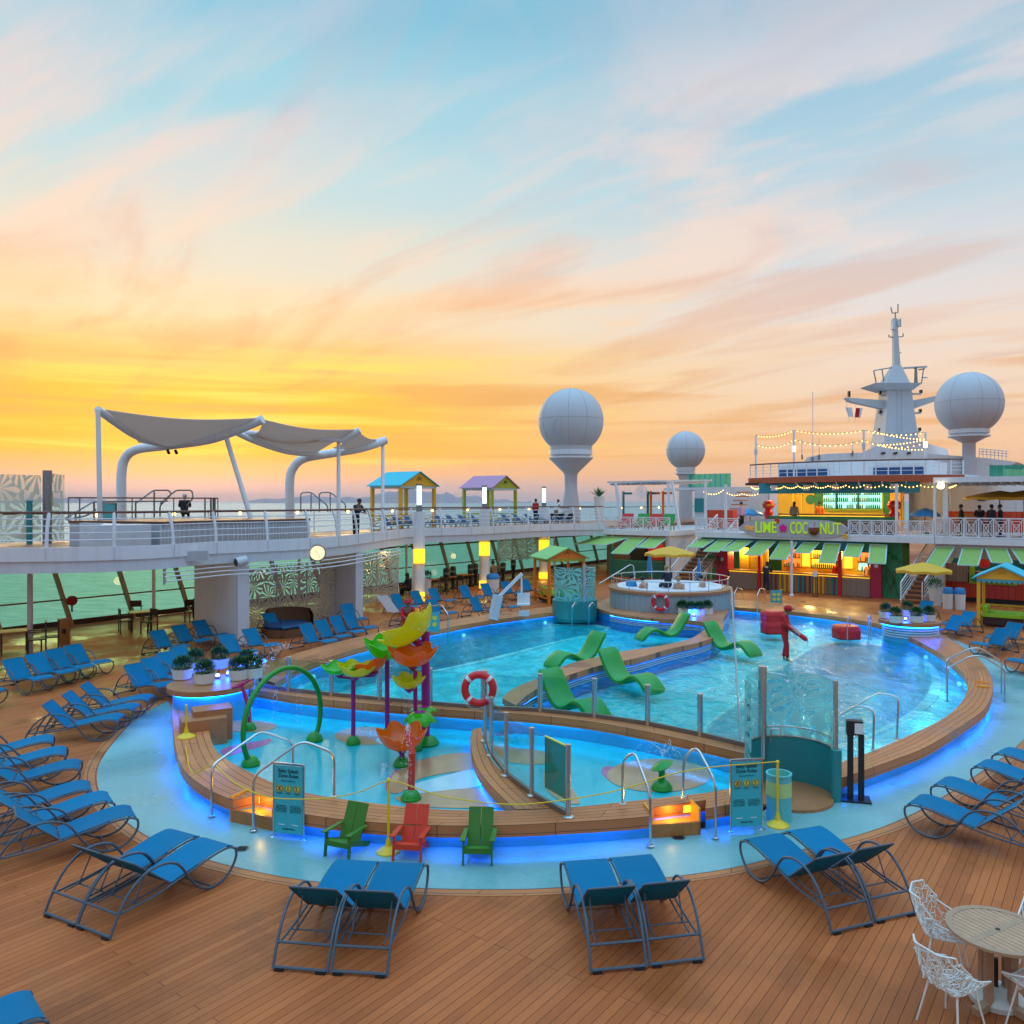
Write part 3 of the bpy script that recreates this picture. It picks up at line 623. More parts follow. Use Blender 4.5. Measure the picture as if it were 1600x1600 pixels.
for loop, deep in ((left_loop, deepL), (right_loop, deepR)):
    c = sum(deep, Vector())/len(deep)
    b = MB(); b.poly(loop, -.2, -.19, [deep], sides=False, bottom=False); tag(b.build('pool_ledge', m_tile, smooth=0), kind='structure')
    big = [c+(p-c)*1.01 for p in deep]
    b = MB(); b.poly(big, -1.2, -1.15, bottom=False, sides=False); tag(b.build('pool_floor', m_tile_d, smooth=0), kind='structure')
    b = MB(); b.ribbon(deep+[deep[0]], [c+(p-c)*1.02 for p in deep+[deep[0]]], -1.2, -.195, ends=False); tag(b.build('deep_end_wall', m_tile, smooth=0), kind='structure')
    b = MB(); b.ribbon([c+(p-c)*1.012 for p in deep+[deep[0]]], [p+(p-c).normalized()*.30 for p in deep+[deep[0]]], -.19, -.15, ends=False); tag(b.build('pool_step_edge', m_tile_w, smooth=0), kind='structure')
    b = MB(); b.poly(loop, ZW-.01, ZW, sides=False, bottom=False); tag(b.build('pool_water', m_water, smooth=0), kind='structure')
# sea and far hills
b = MB(); b.add([(-60000, -3000, -28), (60000, -3000, -28), (60000, 80000, -28), (-60000, 80000, -28)], [(0, 1, 2, 3)]); tag(b.build('sea', m_sea, smooth=0), kind='structure')
def hills(name, prof, d, depth):
    b = MB(); xs = [x for x, y in prof]
    def fn(a, t):
        k = a*(len(prof)-1); i = min(int(k), len(prof)-2); q = k-i
        x = prof[i][0]*(1-q)+prof[i+1][0]*q; y = prof[i][1]*(1-q)+prof[i+1][1]*q
        hgt = max(0, (CY+1-y))*d/F+30+12*math.sin(a*57)+8*math.sin(a*131+2)
        s = math.sin(PI*t); p = D(x, CY, d+depth*(t-.5)); return V3(p.x, p.y, -29+hgt*s**1.3)
    b.sheet(fn, 90, 10); tag(b.build(name, m_hill), kind='structure')
hills('hills', [(380, 784), (430, 779), (480, 776), (520, 777), (560, 779), (590, 773), (615, 768), (640, 764), (660, 767), (685, 773), (697, 770), (712, 776), (740, 776), (770, 780), (800, 783), (830, 785)], 14000, 3000)
hills('hills', [(0, 784), (60, 780), (120, 779), (180, 783)], 16000, 3000)

# ================================================================ POOL COPING AND WALLS (things)
def coping(name, label, L, R, z1=ZC, wall_lo=-.22, led_out=m_led_blue, led_in=m_led_pool, ends=True, led=(1, 1), wm=None):
    t = thing(name, label, 'pool edge', (L[0].x, L[0].y, 0))
    b = MB(); b.ribbon(L, R, z1-.13, z1)
    if led[0]: b.ribbon(toward(L, R, .002), toward(L, R, .03), z1-.175, z1-.1301)
    if led[1]: b.ribbon(toward(R, L, .002), toward(R, L, .02), z1-.165, z1-.1301)
    b.build('coping', m_cop, t, 0)
    b = MB(); b.ribbon(toward(L, R, .13), toward(R, L, .08), wall_lo, z1-.132); b.build('wall', wm or m_wallblue, t, 0)
    if led[0]:
        b = MB(); b.ribbon(toward(L, R, .095), toward(L, R, .122), z1-.15, z1-.134); b.build('led_strip', led_out, t, 0)
    if led[1]:
        b = MB(); b.ribbon(toward(R, L, .045), toward(R, L, .072), z1-.15, z1-.134); b.build('led_strip', led_in, t, 0)
    return t
NOTCH = ((1013, 1099, .36), (364, 424, .40))
def notch(L, R):
    l2, r2 = [], []; px = lambda p: CX+F*p.x/p.y
    fine = lambda P: [P[i].lerp(P[i+1], k/6) for i in range(len(P)-1) for k in range(6)]+[P[-1]]
    L, R = fine(L), fine(R); cur = 0
    for a, c in zip(L, R):
        dd = 0
        for x0, x1, dp in NOTCH:
            if x0 < px(a) < x1 and a.y < 14: dd = dp
        n = V3(c.x-a.x, c.y-a.y, 0).normalized()
        if dd != cur: l2.append(a+n*cur+(a-(L[max(0, L.index(a)-1)]))*-.02); r2.append(c)
        l2.append(a+n*dd); r2.append(c); cur = dd
    return l2, r2
Ofn, Ifn = notch(Of, If)
coping('pool_coping', 'wide curved teak edge at the front of the splash zone, glowing blue underneath', Ofn, Ifn, wall_lo=-.02, led_in=m_led_cyan)
coping('pool_coping', 'long teak edge sweeping round the right and back of the right pool', Or, Ir, wall_lo=-.25)
coping('pool_coping', 'teak edge along the far side of the left pool in front of the loungers', Ol, Il, wall_lo=-.25, led=(0, 1))
coping('pool_divider', 'teak topped wall carrying a glass fence between splash zone and pools', Dl, Du, ZD, -.2, m_led_cyan, m_led_pool, led=(1, 0))
t = thing('pool_divider', 'curved teak bench wall between the two pools, wrapping round the hot tub', 'pool edge', (Si[0].x, Si[0].y, 0))
b = MB(); b.poly(Si+list(reversed(So)), (ZD-.02)-.13, (ZD-.02)); [b.ribbon(toward(P, Q, .002)[2:57], toward(P, Q, .02)[2:57], ZD-.185, ZD-.1501) for P, Q in ((Si, So), (So, Si))]; b.build('coping', m_div, t, 0)
wi, wo = toward(Si, So, .10), toward(So, Si, .10)
b = MB(); b.poly(wi+list(reversed(wo)), -.25, (ZD-.02)-.132); b.build('wall', M('pool_wall_blue', (.02, .22, .62), .3), t, 0)
for q in range(3):
    for base in (Si[2:66], So[2:58]):
        oth = So[2:66] if base[0] == Si[2] else Si[2:58]
        b = MB(); b.ribbon(toward(base, oth, .055), toward(base, oth, .10), (ZD-.02)-.30+q*.06-.06, (ZD-.02)-.28+q*.06-.06); b.build('grab_bar', m_lgrey, t, 0)
b = MB(); b.ribbon(toward(Si, So, .07)[2:66], toward(Si, So, .095)[2:66], (ZD-.02)-.15, (ZD-.02)-.134); b.build('led_strip', m_led_pool, t, 0)
b = MB(); b.ribbon(toward(So, Si, .07)[2:57], toward(So, Si, .095)[2:57], (ZD-.02)-.15, (ZD-.02)-.134); b.build('led_strip', m_led_pool, t, 0)
# curved wall inside the splash zone with glass balustrade
Ca = GP([(738, 1140), (735, 1156), (737, 1176), (746, 1200), (762, 1222), (785, 1246), (806, 1264)], ZC, 30)
Cb = GP([(752, 1136), (756, 1156), (761, 1175), (777, 1198), (802, 1219), (842, 1244), (884, 1262)], ZC, 30)
coping('splash_divider', 'narrow curved teak wall with tall glass panels inside the splash zone', Ca, Cb, ZC-.004, .05, m_led_blue, m_led_blue, led=(1, 0))
def posts_and_glass(name, label, pts, hs, r, glass_lo=.08, top=.04, flange=True, zb=ZC, extra=None):
    t = thing(name, label, 'glass fence', pts[0])
    for p, h in zip(pts, hs):
        b = MB(); b.cyl(p, p+V3(0, 0, h), r, 14); b.cyl(p+V3(0, 0, h), p+V3(0, 0, h+.012), r*1.08, 14); b.build('post', m_steel, t)
        if flange:
            b = MB(); b.lathe([(r*2.1, 0), (r*2.1, .015), (r*1.2, .03)], 14, p); b.build('base_flange', m_steel, t)
    for (p, h), (q, g) in zip(list(zip(pts, hs))[:-1], list(zip(pts, hs))[1:]):
        d = (q-p); n = d.normalized(); hh = min(h, g)-top
        b = MB(); b.bar(p+n*r+V3(0, 0, glass_lo+(hh-glass_lo)/2), q-n*r+V3(0, 0, glass_lo+(hh-glass_lo)/2), .012, hh-glass_lo); b.build('glass_panel', m_fence_glass, t, 0)
        b = MB(); b.bar(p+n*r+V3(0, 0, glass_lo*.55), q-n*r+V3(0, 0, glass_lo*.55), .05, glass_lo*.9); b.build('glass_channel', m_steel_d, t, 0)
    return t
zb = ZD
fp = [G(x, y, zb) for x, y in [(400, 1072), (451, 1080), (518, 1087), (593, 1094), (672, 1101), (755, 1108), (844, 1112), (929, 1121), (1012, 1133), (1094, 1150), (1168, 1168)]]
posts_and_glass('glass_fence', 'low glass fence with steel posts on the wall between splash zone and pools', fp, [.8]*len(fp), .055, flange=False)
cp = [G(x, y, ZC) for x, y in [(758, 1158), (768, 1181), (791, 1212), (831, 1243), (888, 1277)]]
gf = posts_and_glass('glass_fence', 'tall glass panels on the curved wall inside the splash zone', cp, [1.35, 1.06, 1.06, 1.06, 1.06], .04)
# teal rule board seen from behind on the last post of the curved fence
a0, a1 = cp[3].lerp(cp[4], .34), cp[3].lerp(cp[4], .97)
n = (cp[4]-cp[3]).normalized(); s = n.cross(V3(0, 0, 1))
t = thing('sign_board', 'grey green sign board seen from behind, fixed to the curved glass fence', 'sign', (a0.x, a0.y, 0))
b = MB(); b.bar(a0-s*.03+V3(0, 0, .62), a1-s*.03+V3(0, 0, .62), .02, .78); b.build('board', m_teal_panel, t, 0)
b = MB(); b.bar(a0-s*.03+V3(0, 0, 1.02), a1-s*.03+V3(0, 0, 1.02), .03, .02); b.build('top_edge', m_iconw, t, 0)
# lamps under the water along the pool walls
def pool_lamp(label, p, nrm, e=7):
    t = thing('pool_lamp', label, 'lamp', p, 'round underwater lamps in the pool walls'); ax = orient(Vector(nrm)); b = MB(); b.lathe([(.07, 0), (.07, .02), (.05, .03), (.001, .03)], 16, p, (ax[1], ax[2], ax[0])); b.build('lens', EM('pool_lens', (.4, .9, 1), .7), t)
    l = bpy.data.lights.new('pool_glow', 'POINT'); l.energy = e; l.color = (.25, .85, 1); l.shadow_soft_size = .3; o = bpy.data.objects.new('pool_glow', l); COL.objects.link(o); o.parent = t; o.location = Vector(nrm).normalized()*.8+V3(0, 0, .0)
k = 0
for L_, R_2, idx, wh in ((toward(Ir, Or, .0), toward(Or, Ir, .2), (8, 20, 32, 44, 56, 68), 'right'), (toward(Il, Ol, .0), toward(Ol, Il, .2), (8, 20, 32, 42), 'left')):
    for j, i in enumerate(idx):
        n = (L_[i]-R_2[i]); n.z = 0; n.normalize(); p = V3(L_[i].x, L_[i].y, -.02)+n*.02; pool_lamp(f'round underwater lamp in the {wh} pool wall, {["first", "second", "third", "fourth", "fifth", "sixth"][j]} along the coping', p, n)
# ================================================================ SUN LOUNGERS
def make_lounger(name, label, back_angle, fabric, z=0):
    t = thing(name, label, 'sun lounger', (0, 0, 0)); hw = .29
    for s in (-1, 1):
        p = [(0, .02), (.05, .14), (.14, .31), (.26, .46), (.42, .57), (.58, .60), (.74, .585), (.88, .52), (.98, .40), (1.08, .24), (1.20, .10), (1.34, .025), (1.50, .02), (1.64, .07), (1.74, .17), (1.79, .29), (1.77, .385)]
        b = MB(); b.tube(CR([(s*(hw+.012), y, zz) for y, zz in p], 44), .0165, 7)
        q = [(1.77, .385), (1.66, .425), (1.45, .415), (1.2, .37), (.9, .315), (.6, .265), (.2, .245), (.10, .25)]
        b.tube(CR([(s*(hw-.008), y, zz-.01) for y, zz in q], 22), .014, 6)
        b.build('side_frame', m_frame, t)
        b = MB(); b.bar((s*(hw-.11), -.005, .012), (s*(hw-.01), -.005, .012), .045, .022); b.build('foot_pad', m_black, t)
    for nm, y, zz, r in (('rear_bar', 0, .035, .0165), ('cross_bar', .10, .25, .015), ('cross_bar', .38, .24, .009), ('cross_bar', .86, .285, .014), ('front_bar', 1.765, .375, .014), ('cross_bar', 1.38, .035, .012)):
        b = MB(); b.tube([(-hw, y, zz), (hw, y, zz)], r, 7); b.build(nm, m_frame, t)
    prof = CR([V3(0, y, zz) for y, zz in [(1.765, .40), (1.66, .438), (1.45, .428), (1.2, .383), (.9, .325), (.82, .312)]], 16)
    b = MB(); b.sheet(lambda a, c: (hw*.94*(2*c-1), prof[int(a*15)].y, prof[int(a*15)].z-.02*math.sin(PI*c)*math.sin(PI*a)), 15, 6, .008); b.build('seat', fabric, t)
    ca, sa = math.cos(R_(back_angle)), math.sin(R_(back_angle)); L = .66; hy, hz = .80, .315
    bk = lambda c, l, o=0: (hw*.92*(2*c-1), hy-ca*L*l-sa*o, hz+sa*L*l+.0-ca*o)
    b = MB(); b.sheet(lambda a, c: bk(c, a*.985, .02*math.sin(PI*c)*math.sin(PI*a)), 10, 6, .008); b.build('backrest', fabric, t)
    b = MB(); b.tube(bend([bk(.0, 0, .0), bk(.0, 1), bk(1, 1), bk(1, 0)], .04), .012, 6); b.build('backrest_frame', m_frame, t)
    b = MB()
    for s in (.12, .88):
        b = MB(); b.tube([bk(s, .55, .01), (hw*.92*(2*s-1), .36, .245)], .009, 5); b.tube([(hw*.92*(2*s-1), .80, .30), (hw*.92*(2*s-1), .18, .235)], .010, 5); b.build('prop', m_frame, t)
    return t
used_first = {}
protos = {}
def lounger(kind, p, heading, label, group):
    ang = math.atan2(heading.y, heading.x)-PI/2
    if kind not in protos:
        bl = {'low': 41, 'mid': 47, 'high': 58}[kind.split('_')[0]]
        protos[kind] = make_lounger('sun_lounger', label, bl, m_blue_d if kind.endswith('_navy') else m_sling)
        r = protos[kind]; r.location = p; r.rotation_euler = (0, 0, ang); r['group'] = group; return r
    return dup(protos[kind], p, ang+random.uniform(-.035, .035), label, group)
def row(kind, a, b, n, foot, where, words, group, px=True):
    """n loungers, rear bars evenly from pixel a to pixel b (ground), feet towards pixel foot"""
    pa, pb = (G(*a), G(*b)) if px else (a, b); f = G(*foot) if px else foot
    mid = (pa+pb)/2; hd = f-mid; hd.z = 0; hd.normalize()
    for i in range(n):
        p = pa.lerp(pb, i/max(1, n-1)) if n > 1 else mid
        lounger(kind, p, hd, words[i]+' '+where, group)
bl = 'blue lounger'
def pair_rear(kind, l, r, side, where, group):
    """the two outer ends of the rear bars as seen in the photo"""
    pl, pr = G(*l), G(*r); d = (pr-pl); wv = d.normalized(); hd = Vector((-wv.y, wv.x, 0))*side; q = d.length/4
    for k, wd in ((q, 'left'), (3*q, 'right')):
        lounger(kind, pl+wv*k, hd, f'{wd} {bl} of the pair {where}', group)
g0 = 'sun loungers in pairs on the teak deck in front'
pair_rear('low', (69, 1430), (173, 1470), 1, 'at the front left, seen side-on', g0)
pair_rear('low', (423, 1516), (608, 1528), 1, 'in front of the green and red armchairs', g0)
pair_rear('low', (920, 1523), (1103, 1502), 1, 'in front of the orange lit step, centre front', g0)
pair_rear('low', (1297, 1462), (1432, 1428), 1, 'left of the white wire chairs', g0)
def by_foot(kind, pa, pb, n, dirpx, where, words, group, z=.0, L=1.45):
    """loungers placed by their front runners (ground pixels a..b), heading along pixel direction dirpx = (from, to)"""
    h = G(*dirpx[1])-G(*dirpx[0]); h.z = 0; h.normalize(); a, b = G(*pa), G(*pb)
    for i in range(n):
        lounger(kind, a.lerp(b, i/max(1, n-1))-h*L, h, f'{words[i]} {where}', group)
gl = 'sun loungers along the left side of the pool'
gr = 'sun loungers along the right side of the pool'
by_foot('low', (1461, 1299), (1498, 1268), 2, ((1575, 1330), (1461, 1299)), 'of the right pair between dispenser stand and wire chairs', ['nearer '+bl, 'farther '+bl], gr)
by_foot('low', (1560, 1236), (1590, 1215), 2, ((1720, 1275), (1560, 1236)), 'of the pair cut by the right edge', ['nearer '+bl, 'farther '+bl], gr)
by_foot('low', (-8, 1660), (-8, 1660), 1, ((-120, 1708), (-8, 1660)), 'cut off by the bottom left corner', [bl], gl)
by_foot('low', (170, 1318), (105, 1272), 3, ((30, 1350), (170, 1318)), 'of the left edge three above the front pair', ['nearest '+bl, 'middle '+bl, 'farthest '+bl], gl)
by_foot('low', (92, 1234), (52, 1192), 3, ((-60, 1256), (92, 1234)), 'of the left edge three level with the rope', ['nearest '+bl, 'middle '+bl, 'farthest '+bl], gl)
by_foot('mid', (163, 1152), (212, 1118), 3, ((55, 1158), (163, 1152)), 'of the three left of the planter platform', ['nearest '+bl, 'middle '+bl, 'farthest '+bl], gl)
by_foot('mid', (-24, 1108), (-24, 1108), 1, ((-130, 1110), (-24, 1108)), 'at the left edge, nothing but its foot end showing', [bl], gl)
by_foot('mid', (60, 1082), (152, 1055), 4, ((-25, 1068), (70, 1083)), 'of the four by the thin white pillar', ['nearest '+bl, 'second nearest '+bl, 'third nearest '+bl, 'farthest '+bl], gl)
by_foot('mid', (252, 1093), (318, 1060), 4, ((178, 1080), (252, 1093)), 'of the four behind the planter platform', ['nearest '+bl, 'second nearest '+bl, 'third nearest '+bl, 'farthest '+bl], gl)
by_foot('mid', (275, 1029), (368, 1001), 4, ((200, 1015), (276, 1029)), 'of the back four left of the white wall', ['leftmost '+bl, 'second '+bl+' from the left', 'third '+bl+' from the left', 'rightmost '+bl], gl)
by_foot('mid', (385, 1038), (420, 1026), 2, ((310, 1022), (385, 1038)), 'of the pair below the white wall behind the planted tubs', ['left '+bl, 'right '+bl], gl)
by_foot('high', (508, 1020), (572, 997), 4, ((432, 1008), (508, 1020)), 'of the four before the rattan sofa', ['leftmost '+bl, 'second '+bl+' from the left', 'third '+bl+' from the left', 'rightmost '+bl], gl)
by_foot('high', (560, 982), (560, 982), 1, ((505, 968), (560, 982)), 'alone in the shade against the second white wall', [bl], gl)
by_foot('mid', (445, 996), (445, 996), 1, ((385, 985), (445, 996)), 'in the shade beside the rattan sofa', [bl], gl)
by_foot('high', (655, 983), (700, 972), 2, ((580, 972), (655, 983)), 'of the front pair behind the red lifeguard', ['left '+bl, 'right '+bl], gl)
by_foot('high', (640, 962), (698, 951), 3, ((575, 953), (640, 962)), 'of the back three left of the yellow lit pillar', ['leftmost '+bl, 'middle '+bl, 'rightmost '+bl], gl)
by_foot('high', (765, 968), (797, 962), 2, ((690, 958), (765, 968)), 'of the front pair beside the white pool lift', ['left '+bl, 'right '+bl], gl)
by_foot('high', (742, 946), (838, 934), 4, ((675, 935), (742, 946)), 'of the back four by the pool lift', ['leftmost '+bl, 'second '+bl+' from the left', 'third '+bl+' from the left', 'rightmost '+bl], gl)
by_foot('mid', (1470, 1000), (1489, 992), 2, ((1540, 990), (1470, 1000)), 'of the pair between right planter and yellow cabana', ['nearer '+bl, 'farther '+bl], gr)
by_foot('high', (1428, 975), (1428, 975), 1, ((1480, 967), (1428, 975)), 'alone behind the right planter platform', [bl], gr)
by_foot('mid', (1540, 1025), (1560, 1014), 2, ((1610, 1012), (1540, 1025)), 'of the pair below the yellow cabana', ['nearer '+bl, 'farther '+bl], gr)
by_foot('mid', (1600, 1054), (1600, 1054), 1, ((1680, 1040), (1600, 1054)), 'at the right edge behind the bent pool rails, half cut off', [bl], gr)
# white towel on the lounger by the pillar
# ================================================================ ARMCHAIRS by the pool
def make_adirondack(label, mat, cat='armchair'):
    t = thing('adirondack_chair', label, cat, (0, 0, 0)); w = .30
    for s in (-1, 1):
        b = MB(); b.bar((s*w, -.02, 0), (s*w*.98, .03, .50), .035, .075, V3(0, 1, 0)); b.build('front_leg', mat, t)
        b = MB(); b.bar((s*(w-.04), -.0, .33), (s*(w-.06), .82, .03), .03, .11); b.build('rear_leg', mat, t)
        b = MB(); b.sheet(lambda a, c: (s*(w+.01)+(c-.5)*(.12-.03*a), -.07+.68*a, .515-.015*a), 6, 3, .022); b.build('arm', mat, t)
        b = MB(); b.sheet(lambda a, c: (s*.137+(c-.5)*.262, .44+.33*a, .20+.70*a), 5, 2, .022); b.build('back_slat', mat, t)
    for i in range(5):
        b = MB(); b.bar((-w+.03, .02+.098*i, .345-.036*i), (w-.03, .02+.098*i, .345-.036*i), .09, .02); b.build('seat_slat', mat, t)
    b = MB(); b.bar((-w, -.035, .30), (w, -.035, .30), .022, .11); b.build('apron', mat, t)
    b = MB(); b.bar((-.26, .60, .475), (.26, .60, .475), .03, .08); b.build('back_rail', mat, t)
    return t
for px, rz, lb, mt in (((527, 1341), -22, 'green slatted armchair on the aqua walk, leftmost of three, turned to the left', m_green), ((636, 1346), -8, 'orange red slatted armchair between two green ones', m_ored), ((746, 1352), -2, 'green slatted armchair right of the red one, facing the camera', m_green)):
    r = make_adirondack(lb, mt); r.scale = (.66, .66, .68); r.location = G(*px); r.rotation_euler = (0, 0, R_(rz)); r['group'] = 'slatted armchairs by the splash zone'
# ================================================================ ROUND TABLE WITH WIRE CHAIRS
TP = G(1559, 1453, .74); TP.z = 0
t = thing('round_table', 'round weathered teak table with slatted top at the lower right corner', 'table', TP); rr = .47
b = MB()
for i in range(-7, 8):
    x = i*.062; l = math.sqrt(max(0, (rr-.05)**2-x*x)); c, s = math.cos(.5), math.sin(.5)
    for sgn in (-1, 1):
        y0, y1 = .03*sgn, l*sgn
        if abs(l) > .05: b.bar(TP+V3(c*x-s*y0, s*x+c*y0, .735), TP+V3(c*x-s*y1, s*x+c*y1, .735), .054, .02)
b.build('slat_top', m_tslat, t, 0)
b = MB(); b.lathe([(rr-.065, .722), (rr, .722), (rr, .75), (rr-.065, .75), (rr-.065, .722)], 48, TP); b.build('rim', m_tabrim, t)
b = MB(); c, s = math.cos(.5), math.sin(.5); b.bar(TP+V3(-c*rr*.93, -s*rr*.93, .734), TP+V3(c*rr*.93, s*rr*.93, .734), .07, .026); b.build('centre_rail', m_tabrim, t, 0)
b = MB(); b.cyl(TP+V3(0, 0, .745), TP+V3(0, 0, .752), .022, 14); b.build('umbrella_hole', m_black, t)
for k in range(4):
    a = k*PI/2+.5; q = V3(math.cos(a), math.sin(a), 0)
    b = MB(); b.bar(TP+q*.15, TP+q*.15+V3(0, 0, .72), .07, .07); b.build('leg', m_tabrim, t, 0)
    b = MB(); b.bar(TP+q*.12+V3(0, 0, .05), TP+q*.36+V3(0, 0, .035), .08, .07); b.build('foot', m_tabrim, t, 0)
UB = TP+V3(.0, -.02, 0)
t = thing('umbrella_base', 'round pale concrete umbrella base under the round table', 'base', G(1556, 1562)); p = Vector(t.location)
b = MB(); b.lathe([(.25, 0), (.255, .05), (.20, .10), (.08, .135), (.001, .14)], 32, p); b.build('foot', m_concrete, t)
b = MB(); b.cyl(p+V3(0, 0, .12), p+V3(0, 0, .42), .022, 12); b.build('pole_sleeve', m_black, t)
def lattice_shell():
    me = bpy.data.meshes.new('shell'); bm = bmesh.new(); rnd = random.Random(3); nu, nv = 13, 20
    def pt(a, c):     # a: 0 front lip .. 1 top of the back ; c across
        x = (c-.5)*2
        if a < .45: k = a/.45; y = -.22+.40*k; z = .44-.03*math.sin(PI*k*.8); w = .24+.02*k
        else: k = (a-.45)/.55; y = .18+.10*k+.06*math.sin(k*1.5); z = .43+.40*k**1.1; w = .26-.03*k
        arm = max(0, abs(x)-.55)/.45
        z += arm*arm*(.24*(1-abs(a-.42)/.6) if a < .9 else .0); y -= (.10*arm if a > .45 else 0)
        return V3(x*w*(1+.08*math.sin(PI*a)), y, z)
    g = [[bm.verts.new(pt(min(1, max(0, (i+(rnd.uniform(-.34, .34) if 0 < i < nu else 0))/nu)), min(1, max(0, (j+(rnd.uniform(-.34, .34) if 0 < j < nv else 0))/nv)))) for j in range(nv+1)] for i in range(nu+1)]
    for i in range(nu):
        for j in range(nv):
            a, b_, c, d = g[i][j], g[i+1][j], g[i+1][j+1], g[i][j+1]
            if rnd.random() < .5: bm.faces.new((a, b_, c)); bm.faces.new((a, c, d))
            else: bm.faces.new((a, b_, d)); bm.faces.new((b_, c, d))
    es = [e for e in bm.edges if not e.is_boundary and rnd.random() < .28]; bmesh.ops.dissolve_edges(bm, edges=es)
    bm.to_mesh(me); bm.free(); me.materials.append(m_wire)
    ob = bpy.data.objects.new('shell', me); COL.objects.link(ob); md = ob.modifiers.new('w', 'WIREFRAME'); md.thickness = .0105; md.use_even_offset = False
    bpy.context.view_layer.update(); m2 = bpy.data.meshes.new_from_object(ob.evaluated_get(bpy.context.evaluated_depsgraph_get())); bpy.data.objects.remove(ob); m2.name = 'seat_shell'; m2.materials.clear(); m2.materials.append(m_wire)
    return m2, [pt(i/20, 0) for i in range(21)]+[pt(1, j/12) for j in range(1, 13)]+[pt(1-i/20, 1) for i in range(1, 21)]+[pt(0, 1-j/12) for j in range(1, 12)]
shell, rimline = lattice_shell()
def make_wire_chair(label):
    t = thing('wire_chair', label, 'chair', (0, 0, 0)); o = bpy.data.objects.new('seat_shell', shell); COL.objects.link(o); o.parent = t
    b = MB(); b.tube(CR(rimline, 110, True), .009, 6, True); b.build('rim', m_wire, t)
    for sx, sy in ((-1, -1), (1, -1), (-1, 1), (1, 1)):
        b = MB(); b.tube([(sx*.15, sy*.12, .425), (sx*.225, sy*.20, 0)], [.011, .008], 8); b.build('leg', m_wire, t)
    return t
wc = make_wire_chair('white woven wire armchair behind the round table, the upper left one'); wc['group'] = 'white wire chairs round the teak table'
wc.location = G(1478, 1520); wc.rotation_euler = (0, 0, R_(60))
dup(wc, G(1487, 1606), R_(115), 'white woven wire armchair at the front left of the round table, lowest in the picture')
dup(wc, G(1640, 1510), R_(-50), 'white woven wire armchair cut by the right edge beyond the round table')
dup(wc, G(1625, 1610), R_(-150), 'white woven wire armchair cut by the lower right corner')
# ================================================================ SIGNS, STANCHIONS, ROPE, STANDS
def info_sign(base, wpx, hgt, label, yaw, tops, w=.50):
    p = Vector(base); x = V3(math.cos(yaw), math.sin(yaw), 0); y = V3(0, 0, 1); nrm = x.cross(y)
    t = thing('info_sign', label, 'sign', p)
    for s in (-1, 1):
        b = MB(); b.cyl(p+x*s*w/2, p+x*s*w/2+y*hgt, .014, 10); b.build('frame_post', m_steel, t)
        b = MB(); b.lathe([(.05, 0), (.05, .008), (.016, .02)], 12, p+x*s*w/2); b.build('foot', m_steel, t)
    b = MB(); b.bar(p+x*-w/2+y*hgt, p+x*w/2+y*hgt, .028, .028); b.build('top_bar', m_steel, t)
    b = MB(); b.bar(p+x*-(w/2-.015)+y*(hgt*.52), p+x*(w/2-.015)+y*(hgt*.52), .015, hgt*.91, y); bd = b.build('board', m_sign, t, 0)
    f = p+nrm*.010
    text_mesh('Baby Splash\nZone Rules', .072, 'lettering', m_ink, bd, f+y*hgt*.875, x, y, .002, bold=.0015)
    text_mesh(tops, .026, 'lettering', m_ink, bd, f+y*hgt*.775, x, y, .002)
    for k in (-1, 0, 1):
        c = f+x*k*.145+y*hgt*.67
        b = MB(); b.cyl(c, c+nrm*.004, .058, 24); b.build('icon', m_iconw, bd)
        b = MB(); b.tube([c+nrm*.005+x*(.05*math.cos(a))+y*(.05*math.sin(a)) for a in [2*PI*i/20 for i in range(20)]], .005, 4, True); b.build('icon_ring', m_ink, bd)
        b = MB()
        b.ball(c+nrm*.005+y*.022-x*.008*k, .012, 8)
        b.bar(c+nrm*.006+y*.012-x*.008, c+nrm*.006-y*.018+x*.006, .02, .004); b.bar(c+nrm*.006-x*.03-y*.022, c+nrm*.006+x*.03-y*.022, .008, .004)
        b.build('pictogram', m_ink, bd)
        if k == -1:
            b = MB(); b.bar(c+nrm*.008-x*.034-y*.034, c+nrm*.008+x*.034+y*.034, .01, .003, nrm); b.bar(c+nrm*.008-x*.034+y*.034, c+nrm*.008+x*.034-y*.034, .01, .003, nrm); b.build('cross_mark', m_red, bd, 0)
        text_mesh(('NO DIAPERS', 'SUPERVISE', 'NO DIVING')[k+1], .018, 'lettering', m_ink, bd, c-y*.075, x, y, .0015)
    lines = ('Swim diapers are\nrequired at all times\nin this zone. Children\nmust be watched by\na parent or guardian.', 'Do not enter if ill.\nNo running, pushing\nor rough play. Shower\nbefore entering. No\nglass or food here.')
    for i, s in enumerate((-1, 1)): text_mesh(lines[i], .0225, 'lettering', m_ink, bd, f+x*s*.118+y*hgt*.40, x, y, .0015)
    b = MB()
    for s in (-.7, .7): b.bar(f+x*s*.16+y*hgt*.185-x*.05, f+x*s*.16+y*hgt*.185+x*.05, .003, .012)
    b.build('white_mark', m_white, bd, 0)
    text_mesh('THANK YOU', .034, 'lettering', m_ink, bd, f+y*hgt*.125, x, y, .0015, bold=.001)
    return t
sg = G(451, 1310); info_sign(sg, 54, 1.10, 'teal splash zone rules sign between the bent steel rails on the left', R_(-14), 'Please read before use')
sg = G(1166, 1298); info_sign(sg, 58, 1.08, 'teal splash zone rules sign beside the yellow post and the shower', R_(8), 'Please read before use')
